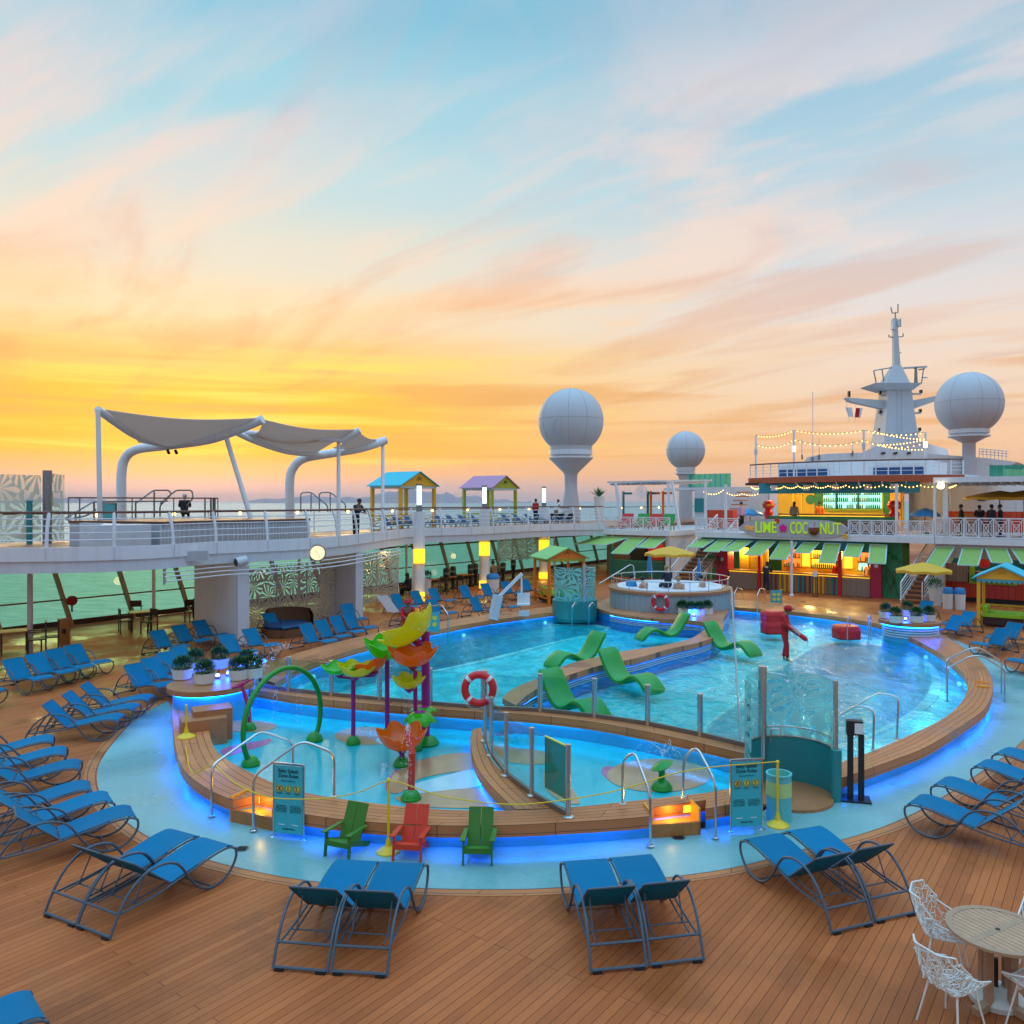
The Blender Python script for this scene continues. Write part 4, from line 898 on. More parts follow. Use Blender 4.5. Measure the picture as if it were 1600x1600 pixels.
def small_sign(p, label, w=.55, h=.8, yaw=.1):
    x = V3(math.cos(yaw), math.sin(yaw), 0); y = V3(0, 0, 1); nrm = x.cross(y); t = thing('info_sign', label, 'sign', p); p = Vector(p)
    b = MB(); b.bar(p-x*w/2+y*h*.55, p+x*w/2+y*h*.55, .02, h*.85, y); bd = b.build('board', m_sign, t, 0)
    for s in (-1, 1): b = MB(); b.cyl(p+x*s*w*.5, p+x*s*w*.5+y*h, .016, 8); b.build('frame_post', m_steel, t)
    for i in (-1, 1):
        for j in (0, 1): b = MB(); c = p+nrm*.012+x*i*.11+y*(h*.45+j*.22); b.cyl(c, c+nrm*.004, .08, 16); b.build('icon', m_iconw, bd)
small_sign(G(674, 992, .4), 'small teal rules sign with yellow dots on the far left coping', yaw=.2)
small_sign(G(1213, 948, 0), 'small teal rules sign with four yellow dots at the back of the right pool')
def stanchion(p, h, label, r=.02, base=True):
    t = thing('rope_post', label, 'rope post', p, 'yellow rope posts'); p = Vector(p)
    b = MB(); b.tube([p+V3(0, 0, .03), p+V3(0, 0, h)], r, 12); b.ball((p.x, p.y, p.z+h), r*1.5, 10); b.build('pole', m_yel, t)
    b = MB(); b.lathe([(.17, 0), (.17, .02), (.12, .05), (.05, .09), (.025, .2)], 24, p); b.build('base', m_yel, t)
stanchion(G(607, 1331), 1.03, 'yellow plastic rope post between the left green and the red armchair')
stanchion(G(1215, 1290), .98, 'yellow plastic rope post beside the teal sign and shower bin')
stanchion(G(291, 1152, ZC), .62, 'yellow plastic rope post on the teak steps at the far left')
t = thing('barrier_rope', 'long yellow plastic rope looped round the front of the splash zone', 'rope', G(607, 1331))
rp = [(290, 1165, 15.0), (300, 1207, 13.2), (332, 1196, 12.8), (365, 1222, 12.2), (396, 1238, 11.9), (430, 1247, 11.7), (500, 1248, 11.45), (560, 1238, 11.4), (607, 1220, 11.38), (650, 1231, 11.35), (700, 1246, 11.35), (800, 1257, 11.4), (888, 1249, 11.45), (960, 1236, 11.5), (1016, 1220, 11.55), (1060, 1207, 11.7), (1118, 1198, 11.9), (1165, 1194, 12.1), (1214, 1190, 12.2)]
b = MB(); b.tube(CR([D(*q) for q in rp], 90), .009, 6); b.build('rope', m_rope, t)
def dispenser(p, label, h=1.32):
    t = thing('dispenser_stand', label, 'dispenser', p); p = Vector(p); x = V3(.97, -.25, 0); y = V3(.25, .97, 0)
    b = MB(); b.obox(p+V3(0, 0, .015), (x, y, V3(0, 0, 1)), (.23, .17, .015)); b.build('base_plate', m_black, t, 0)
    for s in (-1, 1): b = MB(); b.obox(p+x*s*.085+V3(0, 0, h*.42), (x, y, V3(0, 0, 1)), (.045, .045, h*.42)); b.build('post', m_black, t, 0)
    b = MB(); b.obox(p+V3(0, 0, h*.92)+x*-.02, (x, y, V3(0, 0, 1)), (.13, .07, h*.09)); b.build('head', m_black, t, 0)
    b = MB(); b.obox(p+V3(0, 0, h*.92)+x*.04-y*.075, (x, y, V3(0, 0, 1)), (.065, .012, .085)); b.build('dispenser_face', m_white, t, 0)
dispenser(G(1337, 1250), 'black two legged hand sanitiser stand on the aqua walk by the right pool')
# drains
for px, lb in (((1060, 1309), 'round metal floor drain in the aqua walk below the orange lit step'), ((378, 1327), 'round metal floor drain in the aqua walk below the left lit step')):
    t = thing('floor_drain', lb, 'drain', G(*px)); p = Vector(t.location)
    b = MB(); b.cyl(p+V3(0, 0, .004), p+V3(0, 0, .010), .10, 24); b.build('ring', m_steel_d, t)
    b = MB()
    for k in range(-3, 4): b.bar(p+V3(-.07, k*.022, .012), p+V3(.07, k*.022, .012), .008, .003)
    b.build('grate', m_black, t, 0)
# ================================================================ HAND RAILS
def rail(label, pts, r=.021, flange=(1, 0), group='bent steel pool rails'):
    t = thing('hand_rail', label, 'rail', (pts[0].x, pts[0].y, pts[0].z), group)
    b = MB(); b.tube(bend(pts, .14), r, 10); b.build('tube', m_steel, t)
    for k, p in ((0, pts[0]), (1, pts[-1])):
        if flange[k]: b = MB(); b.lathe([(.055, 0), (.055, .012), (.03, .02)], 14, p); b.build('flange', m_steel, t)
def rail_px(label, base, up, seq, end, dep, flange=(1, 1)):
    """base: ground pixel+z, rest: pixels with depth interpolated between first and last"""
    p0 = G(*base); p1 = G(*end); n = len(seq)
    pts = [p0, D(*up, p0.y)]
    for i, q in enumerate(seq): pts.append(D(q[0], q[1], p0.y+(p1.y-p0.y)*q[2]))
    pts.append(p1); rail(label, pts, flange=flange)
rail_px('bent steel rail left of the teal sign, the farther of its pair', (331, 1275, .02), (331, 1196), [(408, 1142, .8), (458, 1160, 1)], (458, 1206, .3), 0)
rail_px('bent steel rail behind the teal sign, the nearer of its pair', (396, 1298, .02), (396, 1212), [(472, 1157, .8), (522, 1176, 1)], (522, 1244, .45), 0)
rail_px('bent steel rail left of the orange lit step', (1016, 1322, .02), (1016, 1240), [(991, 1174, .8), (973, 1188, 1)], (973, 1256, .45), 0)
rail_px('bent steel rail right of the orange lit step', (1118, 1309, .02), (1118, 1222), [(1088, 1165, .8), (1068, 1186, 1)], (1067, 1245, .45), 0)
rail('steel rail into the right pool behind the dispenser stand, nearer one', [G(1364, 1172, ZC), D(1366, 1108, G(1364, 1172, ZC).y), D(1338, 1102, G(1364, 1172, ZC).y+.2), D(1258, 1152, 16.8), G(1256, 1170, -.1)])
rail('steel rail into the right pool behind the dispenser stand, farther one', [G(1401, 1155, ZC), D(1404, 1088, G(1401, 1155, ZC).y), D(1373, 1083, G(1401, 1155, ZC).y+.2), D(1300, 1125, 17.6), G(1298, 1145, -.1)])
rail('steel rail over the right coping beside the yellow step, farther one', [G(1479, 1083, .1), D(1479, 1030, G(1479, 1083, .1).y), D(1517, 1013, 20.0), D(1532, 1013, 20.0), D(1565, 1034, 20.3), G(1565, 1082, 0)])
rail('steel rail over the right coping beside the yellow step, nearer one', [G(1480, 1096, .1), D(1480, 1044, G(1480, 1096, .1).y), D(1517, 1025, 19.2), D(1535, 1025, 19.2), D(1570, 1047, 19.6), G(1570, 1096, 0)])
rail('bent steel rail on the far left coping behind the yellow bowls', [G(666, 990, .1), D(666, 948, 29), D(690, 945, 28.4), D(700, 960, 28), G(700, 1008, -.1)], flange=(1, 0))
rail('steel ladder rail at the back steps beside the hot tub', [G(1147, 962, .1), D(1147, 928, 33), D(1152, 918, 33.6), D(1160, 921, 34), G(1161, 936, .2)], flange=(0, 1))
rail('steel ladder rail at the back steps beside the small teal sign', [G(1183, 966, .2), D(1183, 930, 32.5), D(1188, 919, 33), D(1195, 921, 33.6), G(1196, 938, .2)], flange=(0, 1))
rail('steel ladder rail left in front of the teal shower drum', [G(894, 980, .0), D(894, 948, 31), D(899, 941, 31.4), D(903, 945, 31.6), G(903, 958, .2)], flange=(0, 0))
rail('steel ladder rail right in front of the teal shower drum', [G(920, 980, .0), D(920, 948, 31), D(925, 941, 31.4), D(929, 945, 31.6), G(929, 955, .2)], flange=(0, 0))
for px, lb in (((1324, 1008), 'left steel grab post standing in the right pool by the red tub'), ((1357, 1006), 'right steel grab post standing in the right pool by the red tub')):
    p = G(*px, -.1); rail(lb, [p, p+V3(0, 0, 1.0), p+V3(.12, .1, 1.0), p+V3(.12, .1, .1)], flange=(0, 0))
t = thing('tall_pole', 'thin tall steel pole standing at the edge of the right pool behind the glass fence', 'pole', G(1157, 1160, .3)); p = Vector(t.location)
b = MB(); b.tube([p, D(1143, 918, p.y+1.2)], .018, 8); b.build('tube', m_steel, t)
# ================================================================ SPLASH TOYS
def petal_mat(name, c):
    m, nt, b, new, link = new_mat(name); nt.nodes.remove(b); out = nt.nodes['Material Output']
    d = new('ShaderNodeBsdfDiffuse'); d.inputs[0].default_value = lin(c); t = new('ShaderNodeBsdfTranslucent'); t.inputs[0].default_value = lin(c); tr = new('ShaderNodeBsdfTransparent'); tr.inputs[0].default_value = lin([min(1, x*1.6+.1) for x in c]); g = new('ShaderNodeBsdfGlossy'); g.inputs['Roughness'].default_value = .08
    a = new('ShaderNodeMixShader'); link(d.outputs[0], a.inputs[1]); link(t.outputs[0], a.inputs[2])
    b2 = new('ShaderNodeMixShader'); b2.inputs[0].default_value = .22; link(a.outputs[0], b2.inputs[1]); link(tr.outputs[0], b2.inputs[2])
    c2 = new('ShaderNodeMixShader'); link(front_fresnel(nt), c2.inputs[0]); link(b2.outputs[0], c2.inputs[1]); link(g.outputs[0], c2.inputs[2]); link(c2.outputs[0], out.inputs[0]); return m
p_or, p_gr, p_ye = petal_mat('orange_petal', (.95, .24, .015)), petal_mat('green_petal', (.10, .64, .015)), petal_mat('yellow_petal', (.78, .70, .02))
def bowl(mb, c, r, h, tilt=0, taz=0, n=48, petals=6, drop=False):
    """scalloped translucent bowl, base at c"""
    rot = Matrix.Rotation(taz, 3, 'Z') @ Matrix.Rotation(tilt, 3, 'X') @ Matrix.Rotation(-taz, 3, 'Z')
    def fn(a, t):
        th = 2*PI*t; sc = 1+.10*a*a*math.cos(petals*th); rr = r*(.10+.90*math.sin(a*PI/2*.92))*sc
        z = h*(1-math.cos(a*PI/2))*(1+.16*a*math.cos(petals*th))
        if drop: z = -z
        return Vector(c)+rot @ V3(rr*math.cos(th), rr*math.sin(th), z)
    mb.sheet(fn, 10, n, .012)
ZS = .054
def toy_base(t, p, r=.24, mat=None):
    b = MB(); b.lathe([(r, 0), (r*1.02, .03), (r*.92, .06), (r*.90, .07), (r*.72, .12), (r*.5, .15), (r*.35, .17)], 24, p); b.build('base', mat or m_toygreen, t)
def bowl_post(label, px, r, top_px, bowls, hand=()):
    p = G(*px, ZS); t = thing('bowl_post', label, 'water toy', p, 'bowl posts of the splash zone')
    top = D(*top_px, p.y); b = MB(); b.tube([p, V3(p.x, p.y, top.z)], r, 14); b.build('post', m_purple, t)
    toy_base(t, p, r*3.2)
    for (bx, by, dd, br, bh, mt, tilt, taz, drop) in bowls:
        c = D(bx, by, p.y+dd)
        b = MB(); bowl(b, c, br, bh, tilt, taz, drop=drop); b.build('bowl', mt, t, 60)
        b = MB(); b.lathe([(.03, -.10), (.10, -.03), (.12, 0), (.06, .02)], 14, c); a0 = V3(p.x, p.y, min(c.z-.08, top.z)); b.build('bowl_cup', m_purple, t)
        b = MB(); b.tube([a0, c+V3(0, 0, -.08)+(c-a0)*.001], r*.6, 10); 
        if (c-a0).length > .12: b.build('arm', m_purple, t)
    return t
bowl_post('purple post with green, yellow and orange bowls side by side, left in the splash zone', (552, 1162), .045, (552, 1056), [(530, 1052, .1, .34, .16, p_gr, .1, 0, False), (556, 1056, -.1, .36, .22, p_ye, .1, 1, False), (583, 1050, .1, .34, .22, p_or, -.35, 1.2, False)])
bowl_post('purple post with one large bright green bowl, middle of the splash zone', (605, 1150), .05, (605, 1030), [(603, 1028, .0, .45, .34, p_gr, .15, .6, False)])
bowl_post('thick purple post with tilted yellow bowl on top and green flower below', (665, 1162), .085, (665, 986), [(650, 1000, -.15, .60, .40, p_ye, .62, -1.75, False), (661, 1104, -.12, .26, .08, p_gr, .0, 0, True)])
bowl_post('thin purple post with orange bowl over a small yellow bowl and green flower', (649, 1172), .042, (649, 1048), [(645, 1040, -.1, .46, .34, p_or, .05, 0, False), (639, 1074, -.25, .30, .20, p_ye, .12, 0, False), (656, 1112, -.15, .30, .20, p_gr, 0, .3, True)])
bowl_post('short purple post holding a large low orange bowl behind the red post', (628, 1196), .05, (628, 1172), [(628, 1170, 0, .44, .34, p_or, .08, 0, False)])
p = G(642, 1249, ZS); t = thing('spray_post', 'red post with slanted spout on a green foot, front of the splash zone', 'water toy', p)
toy_base(t, p, .17); b = MB(); b.tube(bend([p, D(644, 1178, p.y), D(637, 1142, p.y+.35)], .05), [.06]*2+[.06]*6, 14) if False else b.tube([p, D(644, 1176, p.y)], .06, 14); b.build('post', m_ored, t)
b = MB(); b.tube([D(645, 1180, p.y), D(637, 1142, p.y+.15)], .055, 14); b.build('spout', m_ored, t)
pa, pb = G(398, 1193, ZS), G(486, 1159, ZS); t = thing('water_hoop', 'big bright green water hoop standing in the left of the splash zone', 'water toy', (pa+pb)/2)
mid = (pa+pb)/2; dv = (pb-pa).normalized(); hr, hz = 1.04, .66; a0 = math.asin((ZS+.02-hz)/hr)
b = MB(); b.tube([V3(mid.x, mid.y, 0)+dv*hr*math.cos(a0+(PI-2*a0)*k/48)+V3(0, 0, hz+hr*math.sin(a0+(PI-2*a0)*k/48)) for k in range(49)], .05, 12); b.build('hoop', m_toygreen, t)
for k in (1, -1): toy_base(t, V3(mid.x, mid.y, ZS)+dv*hr*math.cos(a0)*k, .17)
p = G(390, 1140, ZS); t = thing('spray_post', 'slim magenta spray post with a T shaped head beside the green hoop', 'water toy', p); toy_base(t, p, .14)
b = MB(); b.tube(CR([p, D(388, 1105, p.y), D(378, 1072, p.y)], 8), [.055, .052, .05, .047, .045, .043, .04, .04], 12); b.build('post', m_magenta, t)
b = MB(); b.tube(CR([D(362, 1075, p.y), D(374, 1071, p.y), D(392, 1062, p.y)], 9), [.02, .035, .045, .05, .05, .045, .04, .03, .02], 10); b.build('head', m_magenta, t)
p = G(1034, 1233, ZS); t = thing('spray_mushroom', 'green spray toy with tilted oval cap on the right splash floor', 'water toy', p); toy_base(t, p, .18)
b = MB(); b.tube([p, p+V3(0, 0, .36)], .055, 14); b.build('stem', m_toygreen, t)
b = MB(); b.lathe([(.001, -.06), (.12, -.05), (.20, 0), (.12, .05), (.001, .065)], 24, p+V3(.0, 0, .40), (V3(.93, 0, .36), V3(0, 1, 0), V3(-.36, 0, .93))); b.build('cap', m_toygreen, t)
b = MB(); rnd = random.Random(5)
def arc(p0, v, n, sp):
    for k in range(n):
        tt = k/n*1.05; q = Vector(p0)+Vector(v)*tt+V3(0, 0, -2.6*tt*tt); q += V3(rnd.gauss(0, sp), rnd.gauss(0, sp), rnd.gauss(0, sp))
        if q.z > ZS:
            r = rnd.uniform(.004, .010); b.add([q+V3(r, 0, 0), q+V3(-r, 0, 0), q+V3(0, r, 0), q+V3(0, -r, 0), q+V3(0, 0, r*1.6), q-V3(0, 0, r*1.6)], [(0, 2, 4), (2, 1, 4), (1, 3, 4), (3, 0, 4), (2, 0, 5), (1, 2, 5), (3, 1, 5), (0, 3, 5)])
for c, k in ((D(566, 1062, 16.3), 40), (D(590, 1062, 16.4), 30), (D(640, 1080, 16.0), 60), (D(632, 1065, 16.2), 40), (D(470, 1070, 16.0), 30), (D(430, 1080, 15.6), 30)):
    for j in range(3): arc(c, (rnd.uniform(-.25, .25), rnd.uniform(-.2, .2), .1), k, .02)
for j in range(10): arc(G(1035, 1180, .5), (rnd.uniform(-.9, .9), rnd.uniform(-.6, .6), rnd.uniform(1.0, 1.7)), 34, .012)
for j in range(8): arc(G(598, 1215, ZS+.02), (rnd.uniform(-.25, .25), rnd.uniform(-.2, .2), rnd.uniform(1.1, 1.8)), 30, .012)
for j in range(9): arc(D(450, 1010, 17.6), (rnd.uniform(-1.6, -.5), rnd.uniform(-.9, -.3), rnd.uniform(.2, .8)), 46, .03)
for j in range(7): arc(D(637, 1140, 13.2), (rnd.uniform(-.3, .3), rnd.uniform(-.3, .3), rnd.uniform(.6, 1.0)), 26, .012)
m_drop = glass('water_drops', (.9, .97, 1), 1.6, .05, .45, (.9, .95, 1)); tag(b.build('water_spray', m_drop, smooth=0), 'fine sprays of water falling and jumping over the splash zone', 'water spray', kind='stuff')
# ================================================================ STEPS, PLATFORMS, PLANTERS
def lit_step(label, px, nrm, w=.80, dep=.34, h=.2):
    p = G(*px); n = Vector((nrm[0], nrm[1], 0)).normalized(); x = V3(-n.y, n.x, 0); ax = (x, n, V3(0, 0, 1)); t = thing('lit_step', label, 'step', p)
    b = MB(); b.obox(p+n*-.03+V3(0, 0, h/2), ax, (w/2, .02, h/2)); b.build('front_board', m_wood_o, t, 0)
    b = MB(); b.obox(p-n*(dep/2+.06)+V3(0, 0, h-.05), ax, (w/2-.03, dep/2, .015)); b.build('tread', m_step, t, 0)
    for s in (-1, 1): b = MB(); b.obox(p-n*(dep/2+.03)+x*s*(w/2-.015)+V3(0, 0, .20), ax, (.015, dep/2+.02, .20)); b.build('side_board', m_step, t, 0)
    b = MB(); b.obox(p-n*(dep+.01)+V3(0, 0, h+.07), ax, (w/2-.04, .008, .05)); b.build('amber_light', m_led_amber, t, 0)
    l = bpy.data.lights.new('amber_glow', 'POINT'); l.energy = 3.2; l.color = (1, .55, .06); l.shadow_soft_size = .05; o = bpy.data.objects.new('amber_glow', l); COL.objects.link(o); o.parent = t; o.location = -n*(dep*.55)+V3(0, 0, h+.13)
lit_step('orange lit teak step under the front coping between two bent steel rails', (1056, 1308), (.17, -1), .78)
lit_step('orange lit teak step under the left coping beside the teal sign', (393, 1292), (-.45, -1), .9)
lit_step('small yellow lit teak step outside the right coping', (1547, 1094), (1, -.5), .6, .26)
def cstep(t, nm, px, z0, z1, w, d, yaw, mat):
    p = G(*px, z1); x = V3(math.cos(yaw), math.sin(yaw), 0); y = V3(-x.y, x.x, 0)
    b = MB(); b.obox(V3(p.x, p.y, (z0+z1)/2), (x, y, V3(0, 0, 1)), (w/2, d/2, (z1-z0)/2)); b.build(nm, mat, t, 0)
def platform(label, px, r, z, bars):
    c = G(*px, z); c0 = V3(c.x, c.y, 0); t = thing('planter_platform', label, 'platform', c0)
    b = MB(); b.lathe([(r, z-.13), (r+.01, z-.12), (r+.01, z-.01), (r, z), (.001, z+.002)], 48, c0); b.build('teak_top', m_tabrim2, t)
    b = MB(); b.lathe([(r-.12, -.2), (r-.12, z-.13)], 48, c0); b.build('wall', m_wallblue, t)
    b = MB(); b.lathe([(r-.10, z-.15), (r-.04, z-.15), (r-.04, z-.134), (r-.10, z-.134), (r-.10, z-.15)], 48, c0); b.build('led_strip', m_led_blue, t)
    if bars:
        for k in range(5): b = MB(); b.lathe([(r-.12, .28+.085*k), (r-.08, .285+.085*k), (r-.08, .315+.085*k), (r-.12, .32+.085*k)], 40, c0, None, PI*1.0, PI*1.9); b.build('grab_bar', m_white, t)
    return c0
m_tabrim2 = M('platform_teak', (.42, .16, .06), .45, var=.2, scale=9)
cl = platform('round teak platform with planted tubs left of the splash zone', (330, 1066), .93, .82, False)
cr = platform('round teak platform with planted tubs at the corner of the right pool', (1421, 968), 1.02, .82, True)
t = thing('teak_steps', 'curved teak steps climbing from the coping to the planter platform', 'steps', G(320, 1125, .5))
cstep(t, 'step', (318, 1120), 0, .58, .85, .55, .5, m_tabrim2); cstep(t, 'step', (331, 1105), .0, .70, .75, .5, .5, m_tabrim2)
def leaves(mb, c, r, n, ls, rnd, sc=(1, 1, .85)):
    for k in range(n):
        d = Vector((rnd.gauss(0, 1), rnd.gauss(0, 1), rnd.gauss(0, 1)*.9+.35)).normalized(); q = Vector(c)+V3(d.x*sc[0], d.y*sc[1], d.z*sc[2])*r*rnd.uniform(.55, 1.05)
        d = (d+V3(rnd.gauss(0, .4), rnd.gauss(0, .4), rnd.gauss(0, .4)+.3)).normalized(); _, s, u = orient(d); l = ls*rnd.uniform(.7, 1.3)
        mb.add([q-s*l*.18, q+s*l*.18, q+d*l+s*l*.06, q+d*l-s*l*.06], [(0, 1, 2, 3)])
def make_tub(label, square=False):
    t = thing('planted_tub', label, 'plant pot', (0, 0, 0)); b = MB(); rnd = random.Random(9)
    if square: b.obox((0, 0, .13), (V3(1, 0, 0), V3(0, 1, 0), V3(0, 0, 1)), (.17, .17, .13))
    else: b.lathe([(.17, 0), (.20, .02), (.235, .22), (.245, .25), (.22, .25), (.21, .20), (.001, .20)], 28)
    b.build('pot', m_pot, t)
    b = MB(); leaves(b, (0, 0, .33), .22, 1000, .065, rnd); b.build('shrub', m_leaf, t, 0)
    return t
tub = make_tub('green shrub in a round white tub, leftmost on the left platform'); tub['group'] = 'shrubs in white tubs on the planter platforms'
spots = [(285, 1061), (320, 1068), (373, 1062), (306, 1049), (343, 1044), (386, 1050), (402, 1056)]
nm = ['', 'green shrub in a round white tub at the front of the left platform', 'green shrub in a round white tub at the right end of the left platform', 'green shrub in a white tub, back left on the left platform', 'green shrub in a blue lit white tub at the back of the left platform', 'green shrub in a blue lit tub, back right on the left platform', 'green shrub in a white tub beside the first glass fence post']
for i, s in enumerate(spots):
    if i == 0: tub.location = G(*s, .822)
    else:
        r = dup(tub, G(*s, .822), rnd.uniform(0, 6), nm[i])
        if i == 6: r.location = cl+V3(.80, .45, .822)
for s, l in (((1384, 966), 'green shrub in a white tub, leftmost on the right platform'), ((1400, 973), 'green shrub in a white tub, front left on the right platform'), ((1432, 973), 'green shrub in a white tub, front right on the right platform'), ((1451, 971), 'green shrub in a white tub, rightmost on the right platform'), ((1418, 963), 'green shrub in a blue lit white tub at the back of the right platform')):
    dup(tub, G(*s, .822), rnd.uniform(0, 6), l)
sq = make_tub('green shrub in a square white pot before the hot tub, leftmost of four', True); sq['group'] = 'square pots on the bench before the hot tub'; sq.location = G(1066, 959, ZD-.02)
for s, l in (((1079, 961), 'second'), ((1092, 961), 'third'), ((1105, 959), 'rightmost')): dup(sq, G(*s, ZD-.02), .2, f'green shrub in a square white pot before the hot tub, {l} of four')
def spot_lamp(p, label, rad=.05, e=30):
    t = thing('uplight', label, 'lamp', p, 'blue uplights among the plant tubs'); p = Vector(p)
    b = MB(); b.cyl(p, p+V3(0, 0, .05), .06, 12); b.build('housing', m_steel_d, t)
    b = MB(); b.ball((p.x, p.y, p.z+.07), rad, 10); b.build('lens', EM('blue_lens', (.15, .25, 1.0), 9), t)
    l = bpy.data.lights.new('uplight', 'POINT'); l.energy = e*1.1; l.color = (.0, .06, 1); l.shadow_soft_size = .06; o = bpy.data.objects.new('uplight_glow', l); COL.objects.link(o); o.location = (0, 0, .16); o.parent = t
spot_lamp(G(340, 1060, .822), 'small blue uplight between the tubs on the left platform', e=34); spot_lamp(G(357, 1056, .822), 'small blue uplight right of the other on the left platform', e=34)
spot_lamp(G(1415, 970, .822), 'small blue uplight between the tubs on the right platform', e=45); spot_lamp(G(1084, 963, ZD-.02), 'small blue uplight on the bench before the hot tub', e=40)
# ================================================================ FLOATS, TUBS, LIFE RINGS
def make_float(label):
    t = thing('float_lounger', label, 'pool float', (0, 0, 0)); pr = CR([V3(0, y, z) for y, z in [(0, .80), (.14, .62), (.32, .36), (.52, .16), (.75, .08), (.98, .14), (1.2, .27), (1.38, .31), (1.55, .26), (1.72, .13), (1.88, -.04)]], 30)
    sec = [(-.33, -.04), (-.31, .035), (-.26, .055), (.26, .055), (.31, .035), (.33, -.04), (.26, -.07), (-.26, -.07)]
    b = MB(); vs = []; fs = []; m = len(sec)
    for i, p in enumerate(pr):
        tn = (pr[min(i+1, 29)]-pr[max(i-1, 0)]).normalized(); up = V3(0, -tn.z, tn.y)
        e = .55 if i in (0, 29) else (.85 if i in (1, 28) else 1)
        for x, z in sec: vs.append(p+V3(x*(1-(1-e)*.25), 0, 0)+up*z*e)
    for i in range(29):
        for k in range(m): fs.append((i*m+k, i*m+(k+1) % m, (i+1)*m+(k+1) % m, (i+1)*m+k))
    fs += [tuple(range(m)), tuple(range(29*m, 30*m))]; b.add(vs, fs); b.build('float_body', m_float, t, 50)
    for s in (-1, 1): b = MB(); b.tube([p+V3(s*.332, 0, .0) for p in pr[1:29]], .012, 6); b.build('side_seam', m_toygreen, t)
    return t
fl = None
for hp, fp_, lb in (((1072, 993), (988, 999), 'green moulded lounger floating in front of the hot tub'), ((936, 1029), (838, 1045), 'green moulded lounger floating just behind the curved pool divider'), ((948, 1060), (1042, 1086), 'green moulded lounger floating by the divider, right pool, behind glass posts'), ((1108, 1010), (1192, 1026), 'green moulded lounger floating at the left end of the right pool'), ((858, 1098), (952, 1130), 'green moulded lounger seen through the glass fence, nearest of five')):
    a, f = G(*hp, .09), G(*fp_, .09); d = f-a; ang = math.atan2(d.y, d.x)-PI/2; 
    if fl is None: fl = make_float(lb); fl.location = a; fl.rotation_euler = (0, 0, ang); fl['group'] = 'green floating loungers in the pools'; r = fl
    else: r = dup(fl, a, ang, lb)
    k = max(.8, min(1.05, d.length/1.88)); r.scale = (k, k, k)
def red_tub(label, p, w, h, yaw=.15):
    t = thing('foam_seat', label, 'pool seat', p, 'red foam seats in the right pool'); p = Vector(p); x = V3(math.cos(yaw), math.sin(yaw), 0); y = V3(-x.y, x.x, 0)
    def ring(s, z): return [p+x*(w*s*(abs(math.cos(a))**.45)*(1 if math.cos(a) > 0 else -1))+y*(w*s*(abs(math.sin(a))**.45)*(1 if math.sin(a) > 0 else -1))+V3(0, 0, z) for a in [2*PI*k/32 for k in range(32)]]
    b = MB(); rs = [ring(.50, -.05), ring(.50, 0), ring(.5, h*.55), ring(.47, h*.9), ring(.43, h), ring(.2, h+.005)]; vs = [q for r in rs for q in r]; fs = []
    for i in range(len(rs)-1):
        for k in range(32): fs.append((i*32+k, i*32+(k+1) % 32, (i+1)*32+(k+1) % 32, (i+1)*32+k))
    fs.append(tuple(range((len(rs)-1)*32, len(rs)*32))); b.add(vs, fs); b.build('seat_body', m_red, t, 40)
    b = MB(); q = ring(.505, h*.5); b.tube(q, .012, 5, True); b.build('welt', m_redcloth, t)
red_tub('red rounded foam seat, lower one of the stacked two at the left', G(1207, 987, ZW), .76, .44); red_tub('red rounded foam seat on top of the stack at the left', G(1207, 987, ZW)+V3(0, .02, .45), .74, .34, .25)
red_tub('red rounded foam seat standing alone near the steel grab posts', G(1322, 995, ZW), .84, .42)
def life_ring(label, c, nrm, R=.27, r=.072):
    n = Vector(nrm).normalized(); _, s, u = orient(n); t = thing('life_ring', label, 'life ring', c, 'red life rings'); c = Vector(c)
    pt = lambda a, rr=R: c+s*rr*math.cos(a)+u*rr*math.sin(a)
    b = MB(); b.tube([pt(2*PI*k/48) for k in range(48)], r, 14, True); b.build('ring', m_red, t)
    for q in range(4):
        a = PI/4+q*PI/2; b = MB(); b.tube([pt(a+d) for d in (-.11, -.05, .05, .11)], r+.004, 14); b.build('white_band', m_white, t)
    b = MB(); b.tube([pt(2*PI*k/48, R+r+.03+.02*math.sin(k*PI/6*1.0)) for k in range(48)], .007, 5, True); b.build('grab_line', m_trim, t)
lp = G(758, 1110, zb); life_ring('red life ring with pale bands hung on the first post of the glass fence', V3(lp.x+.02, cp[0].y-.13, 1.40), (0, -1, .02))
